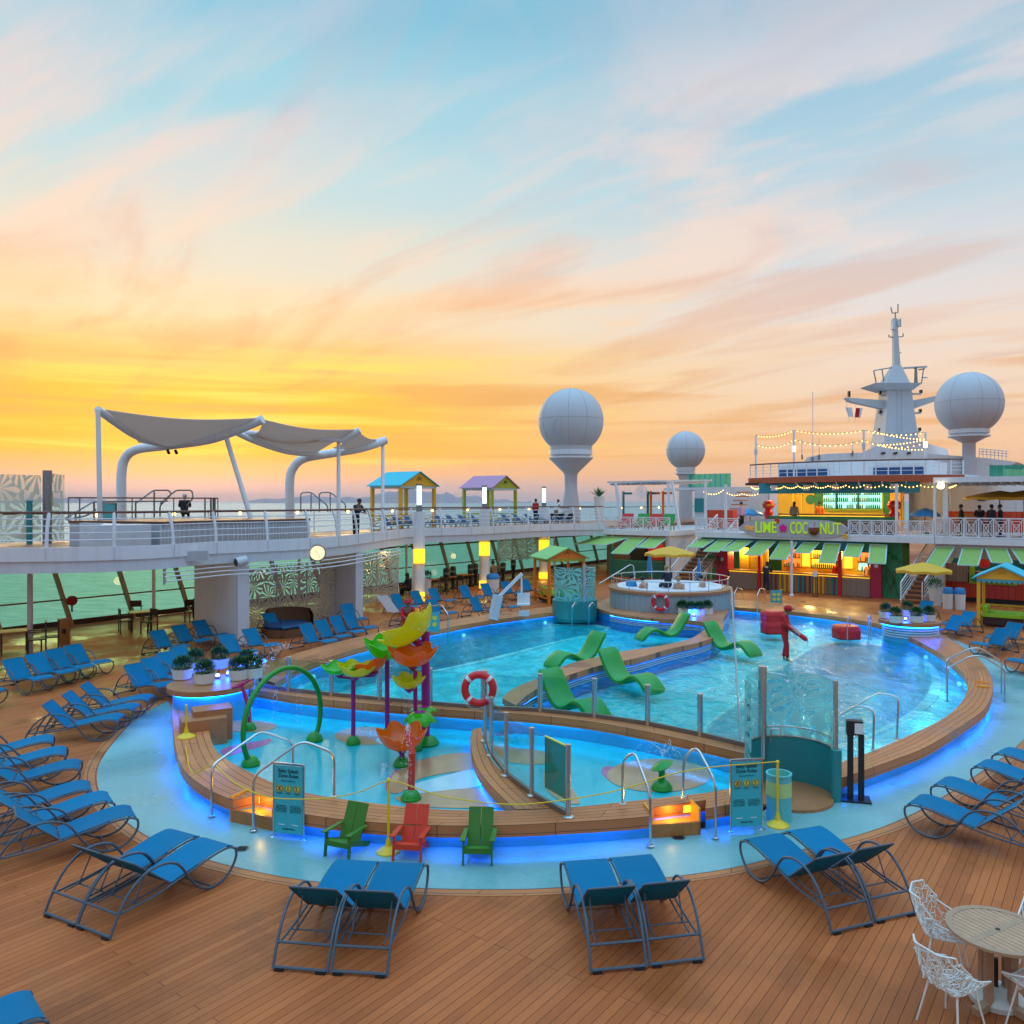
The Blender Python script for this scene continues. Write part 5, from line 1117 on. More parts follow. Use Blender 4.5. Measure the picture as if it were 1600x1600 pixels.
# ================================================================ SHOWER BOOTHS
def booth(label, c, r, arcs, zw, z0, zg, pole_a, disc=None):
    t = thing('shower_booth', label, 'shower', c); c = Vector(c)
    def arc(r0, r1, za, zb_, a0, a1): return [(r0, za), (r1, za), (r1, zb_), (r0, zb_), (r0, za)], a0, a1
    for nm, r0, r1, za, zb_, a0, a1, mt in arcs:
        b = MB(); b.lathe([(r0, za), (r1, za), (r1, zb_), (r0, zb_), (r0, za)], 36, c, None, R_(a0), R_(a1))
        for aa in (a0, a1):
            k = V3(math.cos(R_(aa)), math.sin(R_(aa)), 0); b.add([c+k*r0+V3(0, 0, za), c+k*r1+V3(0, 0, za), c+k*r1+V3(0, 0, zb_), c+k*r0+V3(0, 0, zb_)], [(0, 1, 2, 3)])
        b.build(nm, mt, t)
    k = V3(math.cos(R_(pole_a)), math.sin(R_(pole_a)), 0); q = c+k*r
    b = MB(); b.cyl(q+V3(0, 0, z0), q+V3(0, 0, zg+.10), .075, 18); b.cyl(q+V3(0, 0, zg*.7), q+V3(0, 0, zg*.7+.02), .08, 18); b.build('shower_pole', m_steel, t)
    b = MB(); e = q+V3(.42, -.05, zg-.06); b.tube(bend([q+V3(0, 0, zg-.0), e, e+V3(0, 0, -.06)], .04), .012, 8); b.lathe([(.02, -.07), (.06, -.09), (.06, -.10)], 14, e); b.build('shower_head', m_steel, t)
    return t
SC = V3(4.15, 13.5, 0); t = booth('shower booth of curved teal wall and leaf frosted glass in front of the right pool', SC, .72, [('curved_wall', .70, .77, 0, .82, -14, 150, m_teal), ('wall_cap', .69, .78, .822, .84, -14, 150, m_steel_d), ('frosted_panel', .73, .745, .845, 1.98, -8, 108, m_frost), ('frosted_panel', .73, .745, .5, 1.98, 118, 196, m_frost)], .82, .45, 1.98, 113)
b = MB(); k = R_(-11); q = SC+V3(math.cos(k), math.sin(k), 0)*.735; b.cyl(q+V3(0, 0, .84), q+V3(0, 0, 2.0), .04, 14); b.build('end_post', m_steel, t)
b = MB(); k = R_(-13); q = SC+V3(math.cos(k), math.sin(k), 0)*.74; b.cyl(q, q+V3(0, 0, .86), .085, 16); b.build('end_pillar', m_teal, t)
b = MB(); b.tube([SC+V3(.66*math.cos(R_(a)), .66*math.sin(R_(a)), 1.02) for a in range(-5, 112, 6)], .018, 8); b.build('rail', m_steel, t)
b = MB(); b.lathe([(.70, .0), (.70, .05), (.001, .055)], 40, SC); b.build('teak_floor', m_tabrim2, t)
b = MB(); q = SC+V3(.72*math.cos(R_(113)), .72*math.sin(R_(113)), 0)+V3(.12, -.1, 0); b.tube(bend([q+V3(0, 0, .75), q+V3(0, 0, 1.0), q+V3(.16, -.03, 1.0), q+V3(.16, -.03, .86)], .05), .014, 8); b.build('foot_tap', m_steel, t)
p = G(1217, 1281); t = thing('towel_bin', 'teal round bin with a pale yellow band behind the yellow rope post', 'bin', p)
b = MB(); b.lathe([(.19, 0), (.19, .70), (.20, .71), (.20, .74), (.17, .74), (.17, .3), (.001, .3)], 28, p); b.build('body', m_teal_l, t)
b = MB(); b.lathe([(.193, .40), (.196, .40), (.196, .62), (.193, .62)], 28, p); b.build('band', M('pale_yellow_band', (.42, .58, .22), .5), t)
FC = V3(1.30, 33.8, 0); t = booth('far shower booth on a teal drum at the back of the left pool', FC, .88, [('drum', .0, .95, 0, .86, 0, 360, m_teal), ('frosted_panel', .86, .875, .87, 2.25, 175, 285, m_frost), ('frosted_panel', .86, .875, .87, 2.25, 305, 372, m_frost), ('frosted_panel', .86, .875, .87, 2.05, 20, 160, m_frost)], .86, .86, 2.3, 294)
# ================================================================ HOT TUB
HC = V3(5.46, 34.8, 0); hr = 2.62; t = thing('hot_tub', 'raised round whirlpool with ribbed grey wall and steel rail', 'hot tub', HC)
b = MB(); vs = []; fs = []; n = 220
for k in range(n):
    a = 2*PI*k/n; r = hr-.05+(.025 if k % 4 < 2 else 0)
    vs += [HC+V3(r*math.cos(a), r*math.sin(a), .0), HC+V3(r*math.cos(a), r*math.sin(a), 1.17)]
for k in range(n): j = (k+1) % n; fs.append((2*k, 2*j, 2*j+1, 2*k+1))
b.add(vs, fs); b.build('ribbed_wall', M('rib_grey', (.30, .36, .40), .4), t, 20)
b = MB(); b.lathe([(hr, 1.17), (hr+.03, 1.18), (hr+.03, 1.29), (hr, 1.30), (hr-.32, 1.30), (hr-.32, 1.17), (hr, 1.17)], 72, HC); b.build('teak_rim', m_tabrim2, t)
b = MB(); b.lathe([(hr-.32, 1.31), (hr-.36, 1.36), (hr-.62, 1.36), (hr-.66, 1.30), (hr-.7, .8), (.001, .8)], 64, HC); b.build('shell', m_white, t)
b = MB(); b.lathe([(hr-.66, 1.26), (.001, 1.262)], 64, HC); b.build('water', m_water, t)
b = MB(); b.tube([HC+V3((hr-.10)*math.cos(2*PI*k/72), (hr-.10)*math.sin(2*PI*k/72), 1.72) for k in range(72)], .022, 8, True); b.build('rail', m_steel, t)
for k in range(18): a = 2*PI*k/18; q = HC+V3((hr-.10)*math.cos(a), (hr-.10)*math.sin(a), 1.30); b = MB(); b.cyl(q, q+V3(0, 0, .42), .016, 8); b.build('rail_post', m_steel, t)
life_ring('red life ring with pale bands hung on the ribbed wall of the hot tub', HC+V3(-.78, -2.60, .93), (-.28, -1, .0), .29, .075)
for pts, lb in (([D(936, 912, 34.5), D(985, 882, 36), D(990, 884, 36.2), D(991, 905, 36.4)], 'steel stair rail leading up to the hot tub from the left'),): rail(lb, pts, flange=(0, 0), group='bent steel pool rails')
def parasol(label, p, tip, r, h, pole_lean=(0, 0, 0), col=None, folded=False):
    t = thing('parasol', label, 'parasol', p); p = Vector(p); top = p+V3(*pole_lean)+V3(0, 0, h); cm = col or m_umb
    b = MB(); b.tube([p, top], .03, 10); b.build('pole', m_wood_o, t)
    b = MB()
    if folded: b.lathe([(.10, -1.15), (.16, -1.0), (.13, -.6), (.07, -.1), (.02, .1)], 12, top)
    else:
        vs = [top+V3(0, 0, .28)]; n = 8
        for k in range(n*4):
            a = 2*PI*k/(n*4); f = 1-.05*math.sin(PI*(k % 4)/4); 
            vs += [top+V3(r*.5*math.cos(a)*f, r*.5*math.sin(a)*f, .12+.02*math.sin(PI*(k % 4)/4)), top+V3(r*math.cos(a)*f, r*math.sin(a)*f, -.10+.05*math.sin(PI*(k % 4)/4)), top+V3(r*math.cos(a)*f, r*math.sin(a)*f, -.22+.05*math.sin(PI*(k % 4)/4))]
        m = n*4; fs = []
        for k in range(m): j = (k+1) % m; fs += [(0, 1+3*k, 1+3*j), (1+3*k, 2+3*k, 2+3*j, 1+3*j), (2+3*k, 3+3*k, 3+3*j, 2+3*j)]
        b.add(vs, fs)
    b.build('canopy', cm, t, 25)
    if not folded:
        for k in range(8): a = 2*PI*k/8; b = MB(); b.tube([top+V3(0, 0, .2), top+V3(r*.97*math.cos(a), r*.97*math.sin(a), -.12)], .012, 5); b.build('rib', m_wood_o, t)
    b = MB(); b.lathe([(.3, 0), (.28, .08), (.06, .12)], 16, p); b.build('base', m_steel_d, t)
parasol('yellow parasol open over the hot tub with its tip pointing up', D(1047, 925, 39.0), 0, 1.25, D(1047, 866, 39).z-D(1047, 925, 39).z+.12)
parasol('yellow parasol open in front of the right hand stairs', G(1443, 957), 0, 1.2, 1.98)
parasol('folded blue parasol standing behind the hot tub, left one', G(1015, 928), 0, 1, 2.2, col=m_blue_p, folded=True)
parasol('folded blue parasol behind the hot tub, right one', G(1092, 930), 0, 1, 1.9, col=m_blue_p, folded=True)
# pool lift
p = G(770, 968, ZC); t = thing('pool_lift', 'white pool lift with slanted arm on the far left coping', 'pool lift', p)
b = MB(); b.bar(p, p+V3(.2, .1, .95), .34, .30); b.build('mast', m_lgrey, t); b = MB(); b.bar(p+V3(.2, .1, .85), D(816, 896, p.y+.2), .10, .12); b.build('arm', m_white, t)
b = MB(); b.bar(D(815, 896, p.y+.2), D(815, 930, p.y+.2), .07, .07); b.build('hanger', m_white, t); b = MB(); q = D(818, 944, p.y+.2); b.obox(q, (V3(1, 0, 0), V3(0, 1, 0), V3(0, 0, 1)), (.25, .22, .03)); b.obox(q+V3(0, .2, .22), (V3(1, 0, 0), V3(0, 1, 0), V3(0, 0, 1)), (.25, .02, .2)); b.build('seat', m_white, t)
b = MB(); b.obox(D(819, 958, p.y+.1), (V3(1, 0, 0), V3(0, 1, 0), V3(0, 0, 1)), (.2, .16, .1)); b.build('foot_rest', m_lgrey, t)
# white towel
p = G(618, 966); t = thing('towel', 'white towel draped over the back of a lounger by the second white wall', 'towel', p)
b = MB(); b.sheet(lambda a, c: (p.x-.9+.5*c+.55*a, p.y+.25-.1*a, .95-.72*a+.02*math.sin(9*c)), 8, 6, .02); b.build('cloth', m_wcloth, t)
# ================================================================ UPPER DECK ON THE LEFT
E_px = [(-260, 902), (-120, 900), (0, 897), (120, 895), (240, 890), (340, 881), (420, 877), (500, 871), (560, 863), (600, 856), (650, 849), (750, 845), (840, 839), (945, 836)]
EZ = 2.85
E = GP(E_px, EZ, 90)
back_e = [W(-34.6, 80), W(-34.6, -6)]
BX = W(U(945, 43.5), 60)
def edge(off, z=0, sub=None):
    """the deck edge moved inboard by off"""
    o = []
    for i, p in enumerate(E):
        t = E[min(i+1, 89)]-E[max(i-1, 0)]; n = V3(-t.y, t.x, 0).normalized(); o.append(V3(p.x, p.y, z)+n*off)
    return o if sub is None else o[sub[0]:sub[1]]
def e_at(px):
    return min(range(90), key=lambda i: abs(CX+F*E[i].x/E[i].y-px))
t = thing('upper_deck', 'long white upper deck curving along the left side over the windows', 'deck', E[20])
b = MB(); b.poly(edge(0)+[BX]+back_e, EZ, 3.20); b.build('fascia', m_grey2 if 'm_grey2' in globals() else m_lgrey, t, 0)
b = MB(); b.ribbon(edge(-.05), edge(.03), 3.201, 3.62); b2 = b; b = MB(); [b.bar(edge(-.056)[i]+V3(0, 0, 3.21), edge(-.056)[i]+V3(0, 0, 3.61), .02, .012) for i in range(0)]; b = b2; b.build('bulwark', m_white, t, 0)
b = MB(); b.poly(edge(.035)+[BX]+back_e, 3.202, 3.40, bottom=False); b.build('floor', m_deck2, t, 0)
t = thing('deck_railing', 'white wire railing with brown handrail along the edge of the left upper deck', 'railing', E[20])
hr_ = edge(.20, 4.66); b = MB(); b.tube(hr_, .035, 8); b.build('handrail', m_brown, t)
for z, o in ((3.83, .02), (4.04, .06), (4.25, .10), (4.46, .15)): b = MB(); b.tube(edge(o, z), .017, 5); b.build('rail_wire', m_white, t)
acc = 0
for i in range(1, 90):
    acc += (E[i]-E[i-1]).length
    if acc > 1.75:
        acc = 0; p = edge(0)[i]; q = edge(.2)[i]; b = MB(); b.tube(CR([V3(p.x, p.y, 3.6), p.lerp(q, .15)+V3(0, 0, 4.0), p.lerp(q, .5)+V3(0, 0, 4.35), V3(q.x, q.y, 4.64)], 7), [.05]*7, 6); b.build('post', m_white, t); b = MB(); e_ = edge(-.053)[i]; f_ = edge(-.053)[i-1]; b.bar(e_+V3(0, 0, 3.22), e_+V3(0, 0, 3.61), .05, .012, (e_-f_).normalized()); b.build('panel_joint', m_lgrey, t, 0)
t = thing('deck_railing', 'thin railing with small warm lamps on the outer side of the left upper deck', 'railing', W(-34.3, 30))
b = MB(); b.bar(W(-34.3, 0, 4.5), W(-34.3, 78, 4.5), .05, .05); b.build('handrail', m_brown, t, 0)
for z in (3.7, 3.9, 4.1, 4.3): b = MB(); b.bar(W(-34.3, 0, z), W(-34.3, 78, z), .012, .012); b.build('rail_wire', m_white, t, 0)
for k in range(27):
    v = k*3; b = MB(); b.bar(W(-34.3, v, 3.4), W(-34.3, v, 4.5), .04, .04); b.build('post', m_white, t, 0)
for k in range(18): b = MB(); q = W(-34.22, 16+k*3.3, 4.42); b.ball(q, .085, 8); b.build('lamp', m_bulb, t)
# windows
t = thing('window_wall', 'long wall of slanted tinted windows looking out on the sea', 'window', W(-34.3, 30))
def ww(v, z): return W(-34.2-.28*z/2.6*1.6, v-.22*z, z)
for z, w_, mt in ((.12, .22, m_dark), (1.05, .06, m_brown), (2.28, .10, m_chairframe), (2.84, .12, m_chairframe)): b = MB(); b.bar(ww(0, z), ww(78, z), .07, w_); b.build('cross_rail', mt, t, 0)
v = 0
while v < 76:
    b = MB(); b.bar(ww(v, 0), ww(v, 2.9), .20, .12, A); b.build('mullion', m_tabrim, t, 0)
    b = MB(); q = [ww(v+.05, .2), ww(v+2.45, .2), ww(v+2.45, 2.8), ww(v+.05, 2.8)]; o_ = N*.012; b.add([p for p in q]+[p-o_ for p in q], [(0, 1, 2, 3), (7, 6, 5, 4), (0, 4, 5, 1), (1, 5, 6, 2), (2, 6, 7, 3), (3, 7, 4, 0)]); b.build('window_pane', m_win_glass, t, 0)
    if int(v/2.5) % 3 == 1: b = MB(); q_ = W(-33.7, v+.6); b.cyl(q_, q_+V3(0, 0, 2.85), .07, 10); b.build('support_post', m_white, t)
    v += 2.5
# partition walls and leaf screens under the deck
def uv(p): return p.dot(N), p.dot(A)
w1, w2 = uv(G(387, 1005)), uv(G(565, 967.5))
t = thing('partition_wall', 'broad white wall under the upper deck, nearer of the two, beside the blue loungers', 'wall', G(387, 1005))
b = MB(); b.sbox(w1[0]-2.7, w1[0], w1[1]-.4, w1[1], 0, 2.85); b.build('wall', m_white, t, 0); b = MB(); b.sbox(w1[0]-.001, w1[0]+.06, w1[1]-.43, w1[1]+.03, 0, 2.84); b.build('edge_trim', m_lgrey, t, 0)
t = thing('partition_wall', 'white wall under the upper deck right of the leaf screen', 'wall', G(565, 985))
b = MB(); b.sbox(w2[0]-2.3, w2[0], w2[1]-.35, w2[1], 0, 2.84); b.build('wall', m_white, t, 0); b = MB(); b.sbox(w2[0]-.001, w2[0]+.06, w2[1]-.38, w2[1]+.03, 0, 2.83); b.build('edge_trim', m_lgrey, t, 0)
b = MB(); b.sbox(w2[0]-1.6, w2[0]-1.4, w2[1]-.37, w2[1]-.351, .9, 1.0); b.build('vent_plate', m_steel_d, t, 0)
def screen(label, u0, v0, v1, z0, z1, n):
    t = thing('leaf_screen', label, 'screen', W(u0, (v0+v1)/2))
    for k in range(n):
        a, c = v0+(v1-v0)*k/n, v0+(v1-v0)*(k+1)/n; b = MB(); b.sbox(u0-.02, u0+.02, a+.02, c-.02, z0, z1); b.build('screen_panel', m_screen, t, 0)
        b = MB(); b.sbox(u0-.03, u0+.03, c-.02, c+.02, z0-.05, z1+.05); b.build('frame_post', m_lgrey, t, 0)
screen('pale leaf cut metal screen between the two white walls under the deck', w1[0]-2.4, w1[1]+.03, w2[1]-.39, .05, 2.4, 4)
q = uv(G(622, 938)); screen('pale leaf cut screen right of the second white wall, lit yellow', q[0], q[1]-4.2, q[1], .05, 2.5, 3)
q = uv(D(845, 890, 58)); screen('pale leaf cut screen at the far windows above the orange cabana', q[0], q[1]-5, q[1], .9, 2.5, 3)
t = thing('rattan_sofa', 'large round backed rattan sofa half hidden behind the row of blue loungers', 'sofa', G(447, 992)); p = Vector(t.location)
b = MB(); b.lathe([(.95, .0), (1.0, .4), (.98, .75), (.86, .95), (.80, .95), (.88, .7), (.86, .35)], 40, p, None, R_(20), R_(160)); b.build('back', m_rattan, t)
b = MB(); b.lathe([(.86, .0), (.88, .30), (.001, .32)], 36, p); b.build('seat', m_rattan, t); b = MB(); b.lathe([(.80, .32), (.84, .40), (.78, .46), (.001, .47)], 36, p); b.build('cushion', m_blue_d, t)
t = thing('curved_tubes', 'three thin white tubes curving below the edge of the upper deck', 'tubes', E[e_at(450)])
for k in range(3): b = MB(); b.tube(edge(-.10-.10*k, 2.74-.13*k)[e_at(255):e_at(625)], .024, 6); b.build('tube', m_white, t)
for px in (275, 441, 560): i = e_at(px); b = MB(); q = edge(.4)[i]; b.bar(q+V3(0, 0, 2.3), q+V3(0, 0, 2.86), .10, .05); b.build('hanger', m_lgrey, t, 0)
c = D(496, 864, E[e_at(496)].y-.25); t = thing('wall_clock', 'round lit clock with pale yellow face fixed to the upper deck edge', 'clock', c); n = V3(.28, -1, 0).normalized(); _, s, u_ = orient(n); s = -s if s.x < 0 else s; ax = (s, u_, n)
b = MB(); b.lathe([(.30, -.10), (.32, 0), (.32, .05), (.28, .06), (.27, .03), (.001, .03)], 32, c, ax); b.build('case', m_steel_d, t); b = MB(); b.lathe([(.27, .032), (.001, .034)], 32, c, ax); b.build('face', m_clock, t)
b = MB(); b.bar(c+n*.04, c+n*.04+s*-.09+u_*.10, .02, .01); b.bar(c+n*.045, c+n*.045+s*.09-u_*.17, .015, .01); b.build('hands', m_black, t, 0)
b = MB()
for k in range(12): a = k*PI/6; q = c+n*.038+(s*math.cos(a)+u_*math.sin(a))*.225; b.bar(q, q+(s*math.cos(a)+u_*math.sin(a))*.03, .012, .006)
b.build('hour_marks', m_black, t, 0)
for px, wd, lb in (((306, 868), .8, 'grey box light fixed to the upper deck edge left of the camera'), ((376, 876), .45, 'small round floodlight hanging under the upper deck edge')):
    c = D(*px, E[e_at(px[0])].y-.15); t = thing('deck_light', lb, 'lamp', c); b = MB()
    if wd > .5: b.obox(c, (V3(.85, .5, 0), V3(-.5, .85, 0), V3(0, 0, 1)), (wd/2, .08, .18)); b.build('housing', m_lgrey, t, 0); b = MB(); b.obox(c-V3(-.5, .85, 0)*.085, (V3(.85, .5, 0), V3(-.5, .85, 0), V3(0, 0, 1)), (wd/2-.04, .008, .14)); b.build('lens', m_grey, t, 0)
    else: b.cyl(c+V3(-.1, -.15, -.05), c+V3(.15, .1, .02), .16, 16); b.build('housing', m_lgrey, t); b = MB(); b.cyl(c+V3(-.12, -.17, -.052), c+V3(-.10, -.15, -.05), .13, 16); b.build('lens', m_black, t)
# pillars
def pillar(label, px, ztop, r, lamp=True, boxes=()):
    p = G(*px); t = thing('pillar', label, 'pillar', p); b = MB(); b.tube([p, V3(p.x, p.y, ztop)], r, 20); b.build('shaft', m_white, t)
    tc_ = V3(p.x, p.y, 0); f = V3(-p.x, -p.y, 0).normalized(); s = V3(-f.y, f.x, 0)
    if lamp:
        b = MB(); b.obox(tc_+V3(0, 0, ztop+.15), (s, f, V3(0, 0, 1)), (.14, .14, .15)); b.build('lamp_foot', m_steel_d, t, 0); b = MB(); b.obox(tc_+V3(0, 0, ztop+.78), (s, f, V3(0, 0, 1)), (.11, .11, .46)); b.build('lamp', m_lampw, t, 0); b = MB(); b.obox(tc_+V3(0, 0, ztop+1.28), (s, f, V3(0, 0, 1)), (.15, .15, .05)); b.build('lamp_cap', m_steel_d, t, 0)
    for z, hh in boxes:
        b = MB(); b.obox(tc_+f*(r+.02)+V3(0, 0, z), (s, f, V3(0, 0, 1)), (r*1.0, .10, hh)); bx = b.build('yellow_lamp', m_lampy, t, 0)
        l = bpy.data.lights.new('yellow_glow', 'POINT'); l.energy = 6; l.color = (1, .62, .15); l.shadow_soft_size = .2; o = bpy.data.objects.new('yellow_glow', l); COL.objects.link(o); o.parent = t; o.location = f*(r+.5)+V3(0, 0, z)
    return t
zy = lambda y, d: H-(y-CY)*d/F
pillar('round white pillar with lit lamp on top, nearest, right of the far leaf screen', (655, 946), 4.5, .27, True, ((zy(868, 38.5), .34), (zy(931, 38.5), .22)))
pillar('round white pillar with lit lamp on top, middle one of three, behind the lounger row', (757, 922), 4.55, .30, True, ((zy(857, 45), .38), (zy(912, 45), .2)))
pillar('round white pillar with lit lamp on top, farthest, behind the orange cabana', (850, 905), 4.6, .33, True, ((zy(852, 51), .34), (zy(899, 51), .2)))
pillar('thin white pillar at the far left holding up the deck edge', (47, 1019), 2.86, .085, False)
q = uv(G(655, 946)); t = thing('pillar', 'square white column standing just behind the nearest lamp pillar', 'pillar', W(q[0]-.2, q[1]-1.0)); b = MB(); b.sbox(q[0]-.9, q[0]-.5, q[1]+.4, q[1]+.8, 0, 2.65); b.build('shaft', m_white, t, 0)
# ================================================================ SAIL CANOPIES
def pipe(t, nm, pts, r, mt=None, n=40): b = MB(); b.tube(CR([D(*p) for p in pts], n), r, 12); b.build(nm, mt or m_white, t)
def sail(t, c, sag=.28, pull=.06):
    P = [D(*q) for q in c]; cen = sum(P, Vector())/4
    def fn(a, k):
        p = P[0].lerp(P[1], a).lerp(P[3].lerp(P[2], a), k); e_ = max(4*a*(1-a), 4*k*(1-k)); mm = 16*a*(1-a)*k*(1-k)
        edge_ = 4*a*(1-a)*(abs(2*k-1)**2)+4*k*(1-k)*(abs(2*a-1)**2)
        return p+(cen-p)*pull*2*edge_+V3(0, 0, -sag*mm-.12*e_)
    b = MB(); b.sheet(fn, 22, 22, .03); b.build('sail', m_canvas, t, 60)
t = thing('sail_canopy', 'left grey sail shade stretched between curved white pipes on the upper deck', 'canopy', D(190, 836, 33.5))
pipe(t, 'curved_pipe', [(190, 842, 33.5), (190, 790, 33.5), (190, 740, 33.5), (196, 715, 33.5), (215, 702, 33.4), (262, 696, 33.2), (330, 686, 33.2), (385, 666, 33.1), (410, 655, 33)], .19)
pipe(t, 'curved_pipe', [(153, 640, 28.9), (180, 660, 30), (215, 682, 31.4), (262, 697, 33.1)], .14)
b = MB(); b.tube([D(157, 843, 28.9), D(153, 640, 28.9)], .085, 12); b.lathe([(.25, 0), (.22, .1), (.1, .2)], 16, D(157, 843, 28.9)); b.build('post', m_white, t)
b = MB(); b.tube([D(402, 842, 32.6), D(353, 682, 33.2)], .10, 12); b.build('post', m_white, t)
sail(t, [(164, 640, 29.1), (408, 653, 33), (285, 699, 34.6), (216, 691, 32.2)])
for q in ((262, 704), (274, 704)): b = MB(); c = D(*q, 33.1); b.cyl(c, c+V3(.1, -.1, -.12), .06, 10); b.build('spotlight', m_black, t)
t = thing('sail_canopy', 'right grey sail shade stretched between curved white pipes on the upper deck', 'canopy', D(453, 836, 40))
pipe(t, 'curved_pipe', [(453, 838, 40), (453, 800, 40), (453, 750, 40), (459, 730, 40), (476, 716, 40), (520, 708, 40.3), (565, 700, 41), (602, 688, 42)], .22)
pipe(t, 'curved_pipe', [(362, 672, 33.1), (400, 690, 35), (450, 706, 37.6), (500, 710, 39.6)], .13)
pipe(t, 'cross_beam', [(376, 676, 34), (450, 681, 36), (535, 688, 38)], .12, n=8); pipe(t, 'cross_beam', [(533, 690, 38), (562, 672, 38)], .17, n=6)
b = MB(); b.tube([D(529, 838, 37), D(529, 690, 38)], .09, 12); b.build('post', m_white, t)
b = MB(); b.tube([D(598, 832, 40), D(598, 690, 42)], .09, 12); b.build('post', m_white, t)
sail(t, [(410, 655, 33.2), (557, 671, 38), (484, 714, 40.2), (380, 682, 34.8)]); sail(t, [(557, 671, 38.05), (594, 687, 42), (560, 697, 41.6), (520, 700, 39.5)], .1)
# whirlpool box and stair block on the upper deck
i0, i1, i2 = e_at(160), e_at(286), e_at(527)
t = thing('raised_whirlpool', 'raised grey ribbed whirlpool box with brown rim under the sail canopies', 'hot tub', edge(2)[i1])
L_, Rr = edge(1.0)[i1:i2], edge(5.2)[i1:i2]; b = MB(); b.ribbon(L_, Rr, 3.41, 4.22); b.build('box', m_grey, t, 0); b = MB(); b.ribbon(toward(L_, Rr, -.06), toward(Rr, L_, -.06), 4.221, 4.32); b.build('rim', m_brown, t, 0)
for k in range(0, len(L_)-1):
    for f in (0, .33, .66):
        p = L_[k].lerp(L_[k+1], f); b = MB(); b.bar(V3(p.x, p.y, 3.42)-V3(0, .015, 0), V3(p.x, p.y, 4.21)-V3(0, .015, 0), .05, .04)
        if k*3+int(f*3+.1) < 60: b.build('rib', m_lgrey, t, 0)
L2, R2 = edge(5.25, 5.0)[i1:i2], None
b = MB(); b.tube([p+V3(0, 0, .12) for p in L2], .03, 6); b.build('handrail', m_brown, t)
for k in range(0, len(L2), 1): b = MB(); b.bar(V3(L2[k].x, L2[k].y, 4.3), V3(L2[k].x, L2[k].y, 5.1), .035, .035); b.build('rail_post', m_steel_d, t, 0)
t = thing('stair_block', 'pale grey stepped block with a bronze stair rail left of the whirlpool', 'stairs', edge(2)[i0])
L_, Rr = edge(1.0)[i0:i1], edge(4.5)[i0:i1]; b = MB(); b.ribbon(L_, Rr, 3.41, 4.25); b.build('block', m_lgrey, t, 0)
la, lb_ = edge(1.0)[i0], edge(4.5)[i0]; d = (edge(1)[e_at(112)]-la); b = MB(); b.add([la+V3(0, 0, 3.41), lb_+V3(0, 0, 3.41), lb_+V3(0, 0, 4.25), la+V3(0, 0, 4.25), la+d+V3(0, 0, 3.41), lb_+d+V3(0, 0, 3.41)], [(0, 1, 2, 3), (3, 2, 5, 4), (0, 3, 4), (1, 5, 2), (0, 4, 5, 1)]); b.build('ramp', m_lgrey, t, 0)
for pts in ([(102, 810, 29), (146, 784, 30), (262, 783, 33)], [(214, 785, 32), (240, 766, 32.5), (264, 766, 33), (268, 772, 33), (250, 790, 33), (250, 808, 33)], [(250, 787, 33), (275, 766, 33.4), (300, 766, 33.8), (302, 778, 33.8), (292, 790, 33.8)], [(103, 812, 29.5), (135, 806, 30), (150, 796, 30)]): b = MB(); b.tube(bend([D(*q) for q in pts], .12), .032, 7); b.build('stair_rail', m_steel_d, t)
for q in ((118, 800, 29.4), (147, 784, 30), (212, 784, 32), (241, 768, 32.4)): p = D(*q); b = MB(); b.bar(p, V3(p.x, p.y, 3.8), .05, .05); b.build('rail_post', m_steel_d, t, 0)
for pts, lb in (([(470, 770, 41), (486, 769, 41), (512, 790, 41), (512, 800, 41)], 'left'), ([(499, 770, 42), (516, 769, 42), (540, 788, 42), (540, 800, 42)], 'right')):
    t = thing('pool_ladder_rail', f'bent bronze handrail by the right sail canopy, {lb} of two', 'rail', D(*pts[0])); b = MB(); b.tube(bend([D(pts[0][0], 800, pts[0][2])]+[D(*q) for q in pts], .15), .035, 7); b.build('tube', m_steel_d, t); b = MB(); q = D(pts[1][0], 800, pts[1][2]); b.tube([q, D(*pts[1])], .03, 7); b.build('post', m_steel_d, t)
p = D(171, 812, 31); t = thing('notice_board', 'small blue notice board with dark frame by the stair block', 'sign', p); b = MB(); b.obox(D(171, 800, 31), (V3(1, 0, 0), V3(0, 1, 0), V3(0, 0, 1)), (.24, .02, .32)); b.build('board', m_teal_l, t, 0)
b = MB(); c = D(171, 800, 31); b.tube([c+V3(-.27, -.02, -.34), c+V3(-.27, -.02, .34), c+V3(.27, -.02, .34), c+V3(.27, -.02, -.34)], .03, 6, True); b.build('frame', m_dark, t); b = MB(); b.bar(c+V3(0, 0, -.3), V3(c.x, c.y, 3.41), .05, .05); b.build('leg', m_dark, t, 0)
# frosted wind screen at the far left
t = thing('wind_screen', 'tall frosted leaf pattern glass screens at the far left of the upper deck', 'screen', D(30, 860, 30))
def upr(t, nm, a, c, y0, y1, mt, th=.03): p, q = D(*a), D(*c); z0, z1 = zy(y1, p.y), zy(y0, p.y); b = MB(); b.bar(V3(p.x, p.y, (z0+z1)/2), V3(q.x, q.y, (z0+z1)/2), th, z1-z0); b.build(nm, mt, t, 0)
upr(t, 'glass_panel', (-120, 800, 28), (-1, 800, 29), 752, 849, m_frost_p); upr(t, 'glass_panel', (0, 800, 29), (64, 800, 30), 741, 848, m_frost_p); upr(t, 'glass_panel', (82, 800, 30.4), (100, 800, 32), 740, 846, m_frost_p)
b = MB(); p = D(74, 850, 30.2); b.cyl(V3(p.x, p.y, 3.4), V3(p.x, p.y, zy(735, 30.2)), .16, 16); b.build('steel_post', m_steel_d, t)
b = MB(); p = D(46, 850, 29.6); b.cyl(V3(p.x, p.y, 3.4), V3(p.x, p.y, zy(782, 29.6)), .10, 12); b.build('steel_post', m_teal, t)
